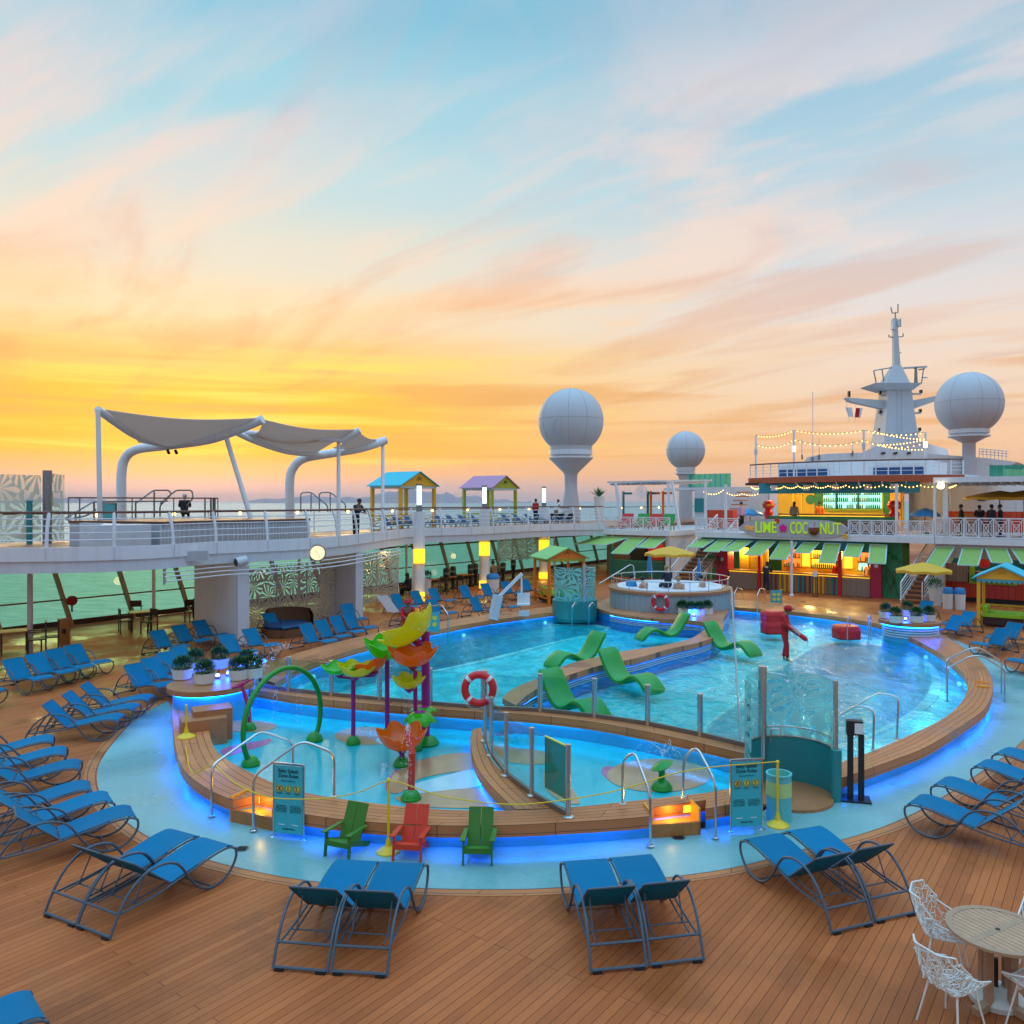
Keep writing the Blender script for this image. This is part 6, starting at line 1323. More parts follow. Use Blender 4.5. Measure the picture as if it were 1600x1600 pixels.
# ================================================================ CABANAS
def cabana(label, p, rz, w, L, ph, rise, post, roof, board, trim, legs=True, bench=None):
    t = thing('cabana', label, 'cabana', p); p = Vector(p); x = V3(math.cos(rz), math.sin(rz), 0); y = V3(-x.y, x.x, 0); z = V3(0, 0, 1); ax = (x, y, z)
    P = lambda a, c, h: p+x*a+y*c+z*h; ov = .16; k = .06 if w < 2.2 else .09
    for sx in (-1, 1):
        for c in (k, L-k): b = MB(); b.obox(P(sx*(w/2-k), c, ph/2), ax, (k, k, ph/2)); b.build('post', post, t, 0)
    for sx in (-1, 1):
        a = P(sx*(w/2+ov), -ov, ph-.02); a2 = P(sx*(w/2+ov), L+ov, ph-.02); r1, r2 = P(0, -ov, ph+rise), P(0, L+ov, ph+rise); th = z*.05
        b = MB(); b.add([a, a2, r2, r1, a-th, a2-th, r2-th, r1-th], [(0, 1, 2, 3), (7, 6, 5, 4), (0, 4, 5, 1), (1, 5, 6, 2), (2, 6, 7, 3), (3, 7, 4, 0)]); b.build('roof_slope', roof, t, 0)
    for c, o in ((0, -1), (L, 1)):
        zz = ph+rise-.06; s = (rise-.06)/(w/2+ov)*.98
        q = [P(-w/2, c, ph-.05), P(w/2, c, ph-.05), P(w/2, c, ph+.02), P(0, c, zz), P(-w/2, c, ph+.02)]; th = y*.04*o
        b = MB(); b.add(q+[v_+th for v_ in q], [(0, 1, 2, 3, 4), (9, 8, 7, 6, 5)]+[(i, (i+1) % 5, 5+(i+1) % 5, 5+i) for i in range(5)]); g = b.build('gable_board', board, t, 0)
        if c == 0:
            b = MB(); cc = P(0, -.045, ph+rise*.28)
            for i in range(5): a = PI*(.1+.2*i); dd = x*math.cos(a)+z*math.sin(a); b.bar(cc+dd*w*.035, cc+dd*w*.095, .004, w*.032, y)
            b.build('sunburst', m_dark, g, 0)
    n = int(w/.16)
    for c in (-.01, L+.01):
        b = MB(); b.bar(P(-w/2, c, ph-.10), P(w/2, c, ph-.10), .02, .08, z)
        for i in range(n): b.cyl(P(-w/2+w*(i+.5)/n, c-.01, ph-.15), P(-w/2+w*(i+.5)/n, c+.01, ph-.15), .06, 10)
        b.build('scallop_trim', trim, t, 0)
    n = int(L/.16)
    for sx in (-1, 1):
        b = MB(); b.bar(P(sx*w/2, 0, ph-.10), P(sx*w/2, L, ph-.10), .02, .08, z)
        for i in range(n): b.cyl(P(sx*w/2-.01, L*(i+.5)/n, ph-.15), P(sx*w/2+.01, L*(i+.5)/n, ph-.15), .06, 10)
        b.build('scallop_trim', trim, t, 0)
    if legs:
        for a, c in ((P(-w/2+k, k, 0), P(-w/2+k, L-k, 0)), (P(w/2-k, k, 0), P(w/2-k, L-k, 0)), (P(-w/2+k, L-k, 0), P(w/2-k, L-k, 0))):
            b = MB(); b.bar(a+z*.70, c+z*.70, .05, .06); b.bar(a+z*.28, c+z*.28, .05, .06)
            for i in range(2): m0, m1 = a.lerp(c, i/2), a.lerp(c, (i+1)/2); b.bar(m0+z*.3, m1+z*.68, .04, .04); b.bar(m0+z*.68, m1+z*.3, .035, .035)
            b.build('side_rail', post, t, 0)
    if bench:
        b = MB(); b.obox(P(0, L*.55, .22), ax, (w*.40, L*.34, .16)); b.build('bench', m_dark, t, 0); b = MB(); b.obox(P(0, L*.55, .44), ax, (w*.42, L*.36, .06)); b.build('cushion', bench, t, 0); b = MB(); b.obox(P(-w*.36, L*.5, .62), ax, (.08, L*.3, .14)); b.build('bolster', bench, t, 0)
    return t
zf = 3.41
q = D(623, 800, 47); q2 = D(684, 800, 49.7); c = (q+q2)/2; d = q2-q; cabana('yellow cabana with turquoise roof on the upper deck behind the railing', V3(c.x, c.y, zf), math.atan2(d.y, d.x), V3(d.x, d.y, 0).length-.3, 2.6, 2.55, .85, m_cab_y, m_roof_teal, m_cab_y, m_trim, True)
q = D(767, 800, 55); q2 = D(810, 800, 57.6); c = (q+q2)/2; d = q2-q; cabana('lime green cabana with pink roof on the upper deck', V3(c.x, c.y, zf), math.atan2(d.y, d.x), V3(d.x, d.y, 0).length-.3, 2.7, 2.55, .85, m_cab_l, m_roof_pink, m_cab_l, m_trim, True)
cabana('orange cabana with green roof beside the far shower booth', G(886, 944), R_(22), 1.95, 2.0, 2.25, .50, m_cab_o, m_roof_green, m_cab_o, m_cab_l, True, m_lime)
q, q2 = G(1536, 980), G(1596, 985); c = (q+q2)/2; cabana('yellow cabana with turquoise roof and green cushions at the right edge', c, R_(-34), 1.75, 2.0, 1.98, .50, m_cab_y, m_roof_teal, m_cab_y, m_teal_l, True, m_lime)
# ================================================================ UPPER LOUNGERS
k = 0; ordn = ['first', 'second', 'third', 'fourth', 'fifth', 'sixth', 'seventh', 'eighth', 'ninth', 'tenth', 'eleventh', 'twelfth', 'thirteenth', 'fourteenth', 'fifteenth', 'sixteenth']
xs = [588, 606, 624, 642, 672, 690, 708, 726, 744, 776, 794, 812, 830, 868, 884, 900]
for i, x in enumerate(xs):
    d = 43+(x-588)/312*11; p = D(x, 800, d); p.z = zf; lounger('mid_navy', p, (N*(1 if i < 13 else -1)+A*.25), f'navy lounger behind the upper deck railing, {ordn[i]} from the left of the row', 'navy loungers on the upper deck')
# ================================================================ DINING SETS BY THE WINDOWS
def make_table(label, w=.8, h=.74):
    t = thing('cafe_table', label, 'table', (0, 0, 0)); b = MB(); b.box((-w/2, -w/2, h-.04), (w/2, w/2, h)); b.build('top', m_wood_o, t, 0)
    for sx in (-1, 1):
        for sy in (-1, 1): b = MB(); b.box((sx*(w/2-.05)-.02, sy*(w/2-.05)-.02, 0), (sx*(w/2-.05)+.02, sy*(w/2-.05)+.02, h-.041)); b.build('leg', m_chairframe, t, 0)
    return t
def make_cafe_chair(label, mat, s=1.0):
    t = thing('cafe_chair', label, 'chair', (0, 0, 0)); hs = .46*s
    b = MB(); b.box((-.22, -.22, hs-.03), (.22, .22, hs)); b.build('seat', mat, t, 0); b = MB(); b.bar((0, .20, hs+.30), (0, .235, hs+.46), .42, .03, V3(0, 1, 0)) if False else b.box((-.21, .19, hs+.20), (.21, .22, hs+.46)); b.build('backrest', mat, t, 0)
    for sx in (-1, 1):
        for sy in (-1, 1): b = MB(); b.box((sx*.20-.018, sy*.20-.018, 0), (sx*.20+.018, sy*.20+.018, (hs-.031) if sy < 0 else hs+.44)); b.build('leg', m_chairframe, t, 0)
        b = MB(); b.box((sx*.2-.015, -.2, hs+.18), (sx*.2+.015, .2, hs+.205)); b.build('arm', m_chairframe, t, 0)
    return t
gt = 'cafe tables by the windows'; gc = 'cafe chairs by the windows'
tb = make_table('square cafe table by the windows left of the seated man'); tb.location = G(219, 985); tb.rotation_euler.z = .6; tb['group'] = gt
for px, lb in (((22, 1020), 'long cafe table at the left edge by the windows'), ((672, 926), 'cafe table by the far windows, behind the tall white pot'), ((702, 921), 'cafe table by the far windows, right of the tall white pot'), ((726, 917), 'cafe table by the far windows, left of the middle lamp pillar'), ((318, 965), 'cafe table in front of the seated man, half hidden by the white wall')): r = dup(tb, G(*px), .62, lb)
ch = make_cafe_chair('cafe chair left of the square table by the windows', m_dark); ch.location = G(196, 988); ch.rotation_euler.z = 2.2; ch['group'] = gc
for px, rz, lb, sc in (((233, 990), -.5, 'dark cafe chair at the near side of the square table', 1), ((214, 972), 3.4, 'dark cafe chair at the far side of the square table by the window', 1), ((78, 1020), -1.0, 'tall dark chair beside the thin white pillar, right one', 1.2), ((58, 1024), -1.0, 'tall dark chair beside the thin white pillar, left one', 1.2), ((300, 972), .9, 'dark cafe chair under the seated man by the windows', 1), ((642, 928), 2.2, 'dark cafe chair left of the far cafe tables', 1), ((690, 930), -.5, 'dark cafe chair between the far cafe tables, left', 1), ((716, 926), -.5, 'dark cafe chair between the far cafe tables, right', 1), ((775, 916), .5, 'dark cafe chair right of the middle lamp pillar', 1.1)): r = dup(ch, G(*px), rz, lb); r.scale = (sc, sc, sc)
for i, (x, y, lb) in enumerate(((697, 926, 'leftmost'), (708, 922, 'second from the left'), (735, 918, 'third from the left'), (743, 916, 'fourth from the left'), (786, 914, 'fifth from the left'), (802, 908, 'rightmost'))):
    p = G(x, y-2); t = thing('heater_stand', f'black upright stand by the far windows, {lb} of six', 'stand', p, 'black stands by the far windows'); b = MB(); b.lathe([(.24, 0), (.22, .06), (.10, .12), (.09, .6), (.16, .75), (.17, 1.2), (.13, 1.28), (.001, 1.3)], 14, p); b.build('body', m_black, t)
    b = MB(); b.lathe([(.172, .95), (.176, .95), (.176, 1.05), (.172, 1.05)], 14, p); b.build('band', m_steel_d, t)
p = G(102, 1010); t = thing('display_board', 'tan wooden display board leaning by the windows at the left', 'sign', p); b = MB(); b.bar(p+V3(0, 0, .02), p+V3(-.12, .1, .95), .75, .05, V3(-.6, -.8, 0)); b.build('board', m_wood_o, t, 0); b = MB(); b.bar(p+V3(-.03, -.05, .45), p+V3(-.05, -.03, .6), .18, .06, V3(-.6, -.8, 0)); b.build('emblem', m_dark, t, 0)
p = W(-34.2, uv(G(152, 985))[1], .55); t = thing('life_ring_box', 'small round red hose reel fixed to a window post at the left', 'hose reel', p); b = MB(); b.lathe([(.2, -.05), (.2, .05), (.001, .06)], 16, p+V3(0, 0, .45), (N.cross(V3(0, 0, 1)), V3(0, 0, 1), N)); b.build('reel', M('dark_red', (.25, .01, .02), .4), t); b = MB(); b.bar(p+V3(0, 0, 0), p+V3(0, 0, .45), .06, .05); b.build('bracket', m_steel_d, t, 0)
def tall_pot(label, p, h=.95, r=.26, pl=.30, spiky=False, z=0):
    t = thing('tall_planter', label, 'plant pot', p); p = Vector(p); rnd = random.Random(int(p.x*10)); b = MB(); b.lathe([(r*.68, 0), (r, h-.05), (r+.02, h), (r-.02, h), (r-.05, h-.1), (.001, h-.1)], 24, p); b.build('pot', m_pot, t); b = MB()
    if spiky:
        for k in range(46):
            a = rnd.uniform(0, 2*PI); e_ = rnd.uniform(.5, 1.5); d = V3(math.cos(a)*math.cos(e_), math.sin(a)*math.cos(e_), math.sin(e_)); l = rnd.uniform(.5, .9); _, s, u_ = orient(d); q = p+V3(0, 0, h-.05); b.add([q-s*.025, q+s*.025, q+d*l*.6+s*.03, q+d*l-V3(0, 0, .06), q+d*l*.6-s*.03], [(0, 1, 2, 3, 4)])
    else: leaves(b, p+V3(0, 0, h+.1), pl, 260, .12, rnd)
    b.build('plant', m_leaf, t, 0)
tall_pot('tall white pot with a dark plant by the nearest lamp pillar', G(667, 931), .95, .24, .26)
tall_pot('tall white pot with a spiky plant on the upper deck left of the slatted roof', V3(*D(936, 800, 53)[:2], 3.41), 1.9, .36, .3, True)
tall_pot('white pot with a dark bush at the foot of the right stairs', G(1462, 946), .85, .34, .36)
def bin_(label, p, h=1.0, r=.26):
    t = thing('litter_bin', label, 'bin', p, 'white bins with blue lids'); p = Vector(p); b = MB(); b.lathe([(r*.9, 0), (r, h*.72), (.001, h*.72)], 20, p); b.build('body', m_pot, t); b = MB(); b.lathe([(r*1.02, h*.722), (r*1.03, h*.86), (r*.8, h), (.001, h*1.02)], 20, p); b.build('lid', m_blue_p, t)
bin_('white bin with blue lid in front of the red boards, left of two', G(1481, 951), .98, .24); bin_('white bin with blue lid in front of the red boards, right of two', G(1500, 952), .98, .24); bin_('white bin with blue lid beside the middle lamp pillar', G(770, 925), 1.0, .36)
# warm lamps in the ceiling under the upper deck
for k, (u, v) in enumerate(((-30.5, 12.5), (-30.5, 19), (-29.5, 27.5), (-30, 35), (-30, 43), (-29, 51))):
    p = W(u, v, 2.845); t = thing('ceiling_lamp', f'warm round lamp in the ceiling under the left upper deck, {ordn[k]} from the camera', 'lamp', p, 'ceiling lamps under the upper deck'); b = MB(); b.lathe([(.16, -.03), (.16, 0), (.001, 0)], 16, p); b.build('lens', m_lampy, t)
    l = bpy.data.lights.new('ceiling_glow', 'POINT'); l.energy = 42; l.color = (1, .70, .26); l.shadow_soft_size = .2; o = bpy.data.objects.new('ceiling_glow', l); COL.objects.link(o); o.parent = t; o.location = (0, 0, -.25)
# ================================================================ BAR BUILDING ACROSS THE DECK
VB = 43.5
def fb(b, x0, x1, v0, v1, z0, z1, vr=None): vr = vr or v0; return b.sbox(U(x0, vr), U(x1, vr), v0, v1, z0, z1)
def part(t, nm, mt, x0, x1, v0, v1, z0, z1, vr=None): b = MB(); fb(b, x0, x1, v0, v1, z0, z1, vr); return b.build(nm, mt, t, 0)
def wpt(x, v, z=0): return W(U(x, v), v, z)
bar_ = thing('bar_building', 'colourful two storey poolside bar with lime awnings and white lattice balcony', 'building', wpt(1260, VB))
part(bar_, 'terrace_slab', m_white, 1086, 1460, VB-.25, VB+16, 2.90, 3.20); part(bar_, 'back_wall', m_mural_g, 1100, 1420, 48.0, 48.2, 0, 2.9)
part(bar_, 'mural_band', m_mural_t, 1096, 1376, VB+.02, VB+.25, 2.35, 2.899)
for x0, x1 in ((1100, 1118), (1200, 1232), (1262, 1290), (1345, 1372)): part(bar_, 'mural_leaf', m_mural_g, x0, x1, VB-.002, VB+.02, 2.42, 2.88)
for x0, x1, nm in ((1119, 1137, 'crimson_column'), (1360, 1377, 'crimson_column'), (1184, 1188, 'red_post'), (1309, 1315, 'red_post')): part(bar_, nm, m_crimson if x1-x0 > 10 else m_red, x0, x1, VB, VB+(.9 if x1-x0 > 10 else .16), 0, 2.349)
for x in (1128, 1369):
    b = MB(); c = wpt(x, VB-.012, 1.65); b.lathe([(.11, -.01), (.11, .01), (.001, .012)], 6, c, (N, V3(0, 0, 1), -A)); b.build('wall_emblem', m_white, bar_)
part(bar_, 'yellow_wall', m_ywall, 1138, 1183, 45.2, 45.3, 0, 2.34, VB); part(bar_, 'inner_wall', m_ywall, 1188, 1360, 47.0, 47.1, 0, 2.34, VB); part(bar_, 'ceiling', m_dark, 1138, 1360, VB+.26, 47.0, 2.342, 2.38, VB)
b = MB(); fb(b, 1150, 1153, 45.15, 45.199, .3, 2.3, VB); fb(b, 1172, 1174, 45.15, 45.199, .3, 2.3, VB); b.build('door_frame', m_yel, bar_, 0)
for x0, x1, mt in ((1139, 1183, m_wood_o), (1189, 1309, m_wood_o), (1316, 1359, m_tabwood)):
    part(bar_, 'bar_counter', mt, x0, x1, VB+.05, VB+.6, 0, 1.02); part(bar_, 'counter_top', m_wood_o, x0-1, x1+1, VB-.02, VB+.68, 1.021, 1.09); part(bar_, 'counter_light', m_lampy, x0, x1, VB-.012, VB+.01, .985, 1.018)
m_stripe = [m_wood_o, m_tabwood, m_teal, m_cab_y, m_brown]
n = 34
for k in range(n):
    x0 = 1189+120*k/n; part(bar_, 'counter_stave', m_stripe[(k*7+k//3) % 5], x0+.4, x0+120/n-.4, VB+.01, VB+.049, .03, .97)
for k in range(7): part(bar_, 'counter_board', m_tabwood, 1139, 1183, VB+.01, VB+.049, .04+.13*k, .15+.13*k); part(bar_, 'counter_board', m_tabwood, 1316, 1359, VB+.01, VB+.049, .04+.13*k, .15+.13*k)
def shelf(t, x0, x1, v, z0, rows, h, back, vr):
    part(t, 'backlit_panel', back, x0, x1, v+.30, v+.33, z0, z0+rows*h, vr)
    for r in range(rows+1): part(t, 'shelf', m_dark, x0-.3, x1+.3, v, v+.32, z0+r*h-.02, z0+r*h+.012, vr)
bottles = []
def fill(x0, x1, v, z0, rows, h, per, vr):
    for r in range(rows):
        for k in range(per):
            if random.random() < .13: continue
            bottles.append((W(U(x0+(x1-x0)*(k+.5)/per, vr), v+.15, z0+r*h+.013), r))
shelf(bar_, 1196, 1222, 46.4, 1.15, 2, .55, m_backlit_o, VB); fill(1196, 1222, 46.4, 1.15, 2, .55, 9, VB)
shelf(bar_, 1240, 1290, 46.4, 1.15, 2, .55, m_backlit_y, VB); fill(1240, 1290, 46.4, 1.15, 2, .55, 16, VB)
shelf(bar_, 1316, 1336, 46.4, 1.65, 1, .5, m_backlit_o, VB); fill(1316, 1336, 46.4, 1.65, 1, .5, 7, VB)
shelf(bar_, 1317, 1335, 46.38, 1.12, 1, .45, m_backlit, VB); fill(1317, 1335, 46.38, 1.12, 1, .45, 7, VB)
part(bar_, 'backlit_panel', m_backlit_y, 1224, 1236, 46.72, 46.75, 1.2, 2.2, VB); part(bar_, 'backlit_panel', m_backlit_y, 1292, 1306, 46.72, 46.75, 1.2, 2.2, VB); part(bar_, 'window', m_backlit, 1344, 1356, 46.9, 46.95, 1.1, 2.1, VB)
def glow(t, p, e, col, r=.25): l = bpy.data.lights.new('bar_glow', 'POINT'); l.energy = e; l.color = col; l.shadow_soft_size = r; o = bpy.data.objects.new('bar_glow', l); COL.objects.link(o); o.parent = t; o.location = Vector(p)-Vector(t.location)
for x in (1160, 1215, 1265, 1300, 1335): glow(bar_, wpt(x, 45.0, 2.1), 85, (1, .62, .18))
def awning(t, x0, x1, drop, out, top=2.74, v=VB, skew=0.0, mt=None):
    u0, u1 = U(x0, v), U(x1, v); vf = v-out; zl = top-drop
    P = [W(u0, v-.03, top), W(u1, v-.03, top), W(u1+skew, vf, zl), W(u0+skew, vf, zl)]
    b = MB(); b.sheet(lambda a, c: P[0].lerp(P[1], a).lerp(P[3].lerp(P[2], a), c), 2, 2, .03); aw = b.build('awning', m_awn, t, 0)
    b = MB()
    for p, q in zip(P, P[1:]+P[:1]): b.bar(p+V3(0, 0, .012), q+V3(0, 0, .012), .06, .05)
    b.build('awning_frame', m_awnf, aw, 0)
for x0, x1, dr, o, sk in ((1094, 1117, .42, 1.0, -.35), (1123, 1146, .62, 1.1, -.45), (1152, 1176, .55, 1.1, -.45), (1186, 1212, .72, 1.1, -.45), (1220, 1246, .90, 1.0, -.28), (1256, 1280, .50, 1.0, -.2), (1289, 1314, .98, .9, -.05), (1325, 1350, .60, .9, .0), (1360, 1386, .90, .9, .12)): awning(bar_, x0, x1, dr, o, skew=sk)
def lattice(t, x0, x1, n, v, z0=3.22, z1=4.02, uu=None):
    u0, u1 = uu or (U(x0, v), U(x1, v)); w_ = (u1-u0)/n
    for k in range(n):
        a, c = u0+w_*k, u0+w_*(k+1); P = lambda s, q: W(a+(c-a)*s, v, z0+(z1-z0)*q); b = MB()
        b.bar(P(0, 0), P(0, 1), .07, .07, A); b.bar(P(0, .97), P(1, .97), .08, .06); b.bar(P(0, .03), P(1, .03), .06, .06)
        b.bar(P(.06, .06), P(.94, .94), .035, .035); b.bar(P(.06, .94), P(.94, .06), .035, .035)
        for e_ in (.16, .32): q = [P(e_, e_), P(1-e_, e_), P(1-e_, 1-e_), P(e_, 1-e_)]; [b.bar(m0, m1, .03, .03) for m0, m1 in zip(q, q[1:]+q[:1])]
        if k == n-1: b.bar(P(1, 0), P(1, 1), .07, .07, A)
        b.build('lattice_panel', m_white, t, 0)
lattice(bar_, 1088, 1152, 3, VB-.12); lattice(bar_, 1326, 1458, 7, VB-.12)
part(bar_, 'hedge_box', m_leaf, 1200, 1396, VB+1.6, VB+2.0, 3.9, 4.15); part(bar_, 'hedge_planter', m_brown, 1200, 1396, VB+1.62, VB+1.98, 3.21, 3.899)
# sign on the balcony
sg = thing('shop_sign', 'long grey sign reading the LIME & COCONUT over the awnings', 'sign', wpt(1240, VB-.3, 3.5)); vs_ = VB-.34
us0, us1 = U(1153, vs_), U(1327, vs_); zc, hh = 3.52, .50
pr = [(us0, zc-.05), (us0+.5, zc-.33), (us0+1.1, zc-hh+.03), (us0+2.5, zc-hh), (us1-2.0, zc-hh), (us1-.9, zc-hh+.06), (us1-.35, zc-.3), (us1, zc), (us1-.4, zc+.3), (us1-1.1, zc+hh-.05), (us1-3, zc+hh), (us0+2, zc+hh), (us0+1, zc+hh-.06), (us0+.4, zc+.28)]
b = MB(); m_ = len(pr); b.add([W(u, vs_, z) for u, z in pr]+[W(u, vs_+.08, z) for u, z in pr], [tuple(range(m_)), tuple(range(2*m_-1, m_-1, -1))]+[(i, (i+1) % m_, m_+(i+1) % m_, m_+i) for i in range(m_)]); b.build('sign_board', m_grey, sg, 0)
m_lime_l = EM('lime_letter', (.52, .85, .01), .35); m_or_l = EM('orange_letter', (.95, .42, .01), .35); m_mag = M('magenta_flower', (.75, .01, .25), .4)
def word(s, x0, x1, mt, h=.62, zo=0, bold=.003):
    u0, u1 = U(x0, vs_), U(x1, vs_); o = text_mesh(s, h/.70, 'lettering', mt, sg, W((u0+u1)/2, vs_-.03, zc+zo), N, V3(0, 0, 1), .025, bold=bold)
    xs_ = [Vector(v.co).dot(N) for v in o.data.vertices]; k = (u1-u0)/(max(xs_)-min(xs_)); cu_ = (max(xs_)+min(xs_))/2
    for v in o.data.vertices: v.co = v.co+N*((Vector(v.co).dot(N)-cu_)*(k-1))
word('the', 1164, 1178, m_or_l, .34, 0, .002); word('LIME', 1180, 1213, m_lime_l); word('COC', 1235, 1262, m_lime_l); word('NUT', 1281, 1313, m_lime_l)
c = wpt(1223.5, vs_-.04, zc)
b = MB()
for k in range(5): a = 2*PI*k/5+.3; d = N*math.cos(a)+V3(0, 0, 1)*math.sin(a); b.lathe([(.001, -.02), (.09, -.01), (.10, .01), (.001, .02)], 10, c+d*.13, (N, V3(0, 0, 1), -A))
b.lathe([(.06, -.03), (.05, .03), (.001, .04)], 10, c, (N, V3(0, 0, 1), -A)); b.build('ampersand_flower', m_mag, sg)
c = wpt(1271.5, vs_-.05, zc-.02); b = MB(); b.lathe([(.001, -.34), (.16, -.29), (.27, -.14), (.28, .02), (.24, .10), (.001, .10)], 22, c); b.build('coconut', M('coconut_shell', (.17, .03, .012), .45), sg); b = MB(); b.lathe([(.24, .10), (.25, .12), (.19, .125), (.001, .11)], 22, c); b.build('coconut_rim', m_white, sg)
b = MB(); b.tube([c+V3(0, 0, .1), c+V3(.05, 0, .36)], .015, 6); b.build('straw', m_red, sg)
for x in (1214, 1320): c = wpt(x, vs_-.02, zc+.40 if x < 1300 else zc-.35); b = MB(); [b.lathe([(.001, -.02), (.07, 0), (.001, .02)], 8, c+(N*math.cos(a)+V3(0, 0, 1)*math.sin(a))*.09, (N, V3(0, 0, 1), -A)) for a in (0, 1.26, 2.5, 3.8, 5)]; b.build('flower', m_ored if x < 1300 else m_cab_y, sg)
# upper bar
ub = thing('upper_bar', 'brightly lit upstairs bar with glowing aqua bottle shelves', 'bar', wpt(1310, 50, 3.2)); V2 = 50.0
part(ub, 'back_wall', m_ywall, 1198, 1400, 52.0, 52.2, 3.2, 5.95, V2); part(ub, 'ceiling', m_dark, 1196, 1402, 46.6, 52.2, 5.96, 6.1, V2)
shelf(ub, 1273, 1366, 51.5, 4.55, 3, .42, m_backlit, V2); fill(1274, 1365, 51.5, 4.55, 3, .42, 30, V2)
for x in (1295, 1330): part(ub, 'shelf_divider', m_mural_t, x-.8, x+.8, 51.45, 51.83, 4.5, 5.85, V2)
for x0, x1, mt in ((1258, 1270, m_mural_g), (1368, 1378, m_mural_g), (1379, 1396, m_cab_y), (1222, 1226, m_yel), (1236, 1238, m_yel)): part(ub, 'wall_panel', mt, x0, x1, 51.9, 51.999, 3.2, 5.9, V2)
part(ub, 'bar_counter', m_cab_o, 1234, 1394, 48.2, 48.8, 3.2, 4.15, V2); part(ub, 'counter_top', m_wood_o, 1232, 1396, 48.1, 48.9, 4.151, 4.24, V2); part(ub, 'counter_light', m_lampy, 1234, 1394, 48.16, 48.19, 4.05, 4.148, V2)
b = MB(); c = W(U(1251, V2), 51.97, 5.1); b.lathe([(.30, -.02), (.30, .02), (.001, .025)], 24, c, (N, V3(0, 0, 1), -A)); b.build('round_emblem', m_mural_g, ub)
for x in (1215, 1250, 1300, 1350, 1385): glow(ub, W(U(x, V2), 49.2, 5.7), 120, (1, .66, .25))
bt = None
m_bot = [m_bottle, m_bottle_b]
for k in range(2):
    t = thing('bottle', ('dark green' if k == 0 else 'amber')+' bottle standing on a backlit shelf behind the bar', 'bottle', (0, 0, 0), ('green' if k == 0 else 'amber')+' bottles on the backlit shelves')
    b = MB(); b.lathe([(.042, 0), (.045, .02), (.045, .18), (.018, .24), (.016, .31), (.001, .312)], 8); ob = b.build('bottle', m_bot[k], None); tag(ob, t['label'], 'bottle', t['group']); bpy.data.objects.remove(t); m_bot[k] = ob
first = [True, True]
for p, r in bottles:
    k = 0 if random.random() < .6 else 1
    if first[k]: o = m_bot[k]; first[k] = False
    else: o = m_bot[k].copy(); COL.objects.link(o)
    o.location = p; s_ = random.uniform(.85, 1.15); o.scale = (1, 1, s_)
for s_, x, lb in ((1.0, 1213, 'left'), (1.0, 1406, 'right')):
    p = W(U(x, V2), 48.6, 3.2); t = thing('carved_statue', f'tall red and orange carved figure beside the upstairs bar, {lb} one', 'statue', p)
    b = MB(); b.lathe([(.22, 0), (.22, .5), (.16, .55), (.24, .8), (.30, 1.1), (.20, 1.3)], 12, p); b.build('body', m_red, t); b = MB(); b.lathe([(.2, 1.3), (.36, 1.4), (.40, 1.6), (.28, 1.8), (.001, 1.85)], 12, p); b.build('head', m_ored, t)
    b = MB(); b.obox(p+V3(0, -.33, 1.55), (V3(1, 0, 0), V3(0, 1, 0), V3(0, 0, 1)), (.2, .06, .05)); b.build('brow', m_cab_y, t, 0)
# round top deck
td = thing('round_sun_deck', 'round top deck with red brown underside over the upstairs bar', 'deck', wpt(1310, 47, 6.2)); cu, cv, RR = U(1310, 45.3), 55.6, 10.2
def rpt(a, r, z): return W(cu+r*math.sin(a), cv-r*math.cos(a), z)
am = .62; nn = 40; AA = [-am+2*am*k/nn for k in range(nn+1)]
b = MB(); b.poly([rpt(a, RR, 0) for a in AA]+[W(cu+7, 58), W(cu-7, 58)], 6.30, 6.42); b.build('deck_plate', m_white, td, 0)
b = MB(); o1 = [rpt(a, RR-.02, 6.30) for a in AA]; o2 = [rpt(a, RR-1.6, 6.08) for a in AA]; b.add(o1+o2, [(i, i+1, nn+2+i, nn+1+i) for i in range(nn)]); b.add([p+V3(0, 0, .0) for p in o2]+[p+A*4 for p in o2], [(i, i+1, nn+2+i, nn+1+i) for i in range(nn)]); b.build('soffit', M('soffit_red', (.36, .065, .025), .4), td, 0)
b = MB(); b.ribbon([rpt(a, RR-.0, 0) for a in AA], [rpt(a, RR+.04, 0) for a in AA], 6.06, 6.40); b.build('fascia', M('fascia_red', (.40, .075, .025), .4), td, 0)
b = MB(); b.tube([rpt(a, RR-.1, 7.22) for a in AA], .045, 7); b.build('handrail', m_brown, td)
for z in (6.65, 6.84, 7.03): b = MB(); b.tube([rpt(a, RR-.1, z) for a in AA], .014, 5); b.build('rail_wire', m_white, td)
for k in range(0, nn+1, 2): b = MB(); b.bar(rpt(AA[k], RR-.1, 6.42), rpt(AA[k], RR-.1, 7.2), .05, .05); b.build('rail_post', m_white, td, 0)
for k in range(3, nn, 4): b = MB(); b.tube(CR([rpt(AA[k], RR-.15, 6.28), rpt(AA[k], RR-.6, 5.98), rpt(AA[k], RR-1.0, 5.75)], 6), .04, 6); b.build('bracket', m_lgrey, td)
for x0, x1 in ((1182, 1262), (1338, 1420)): part(td, 'dark_window', m_blue_d, x0, x1, 49.2, 49.4, 6.55, 6.95, 45.5)
part(td, 'upper_house', m_white, 1180, 1430, 49.41, 55, 6.43, 7.35, 45.5); part(ub, 'mural_band', m_mural_t, 1190, 1440, 46.55, 46.59, 5.45, 6.06, 47); 
for x in (1215, 1265, 1310, 1360, 1400): part(ub, 'speaker_box', m_lgrey, x-5, x+5, 46.40, 46.54, 5.62, 5.95, 47)
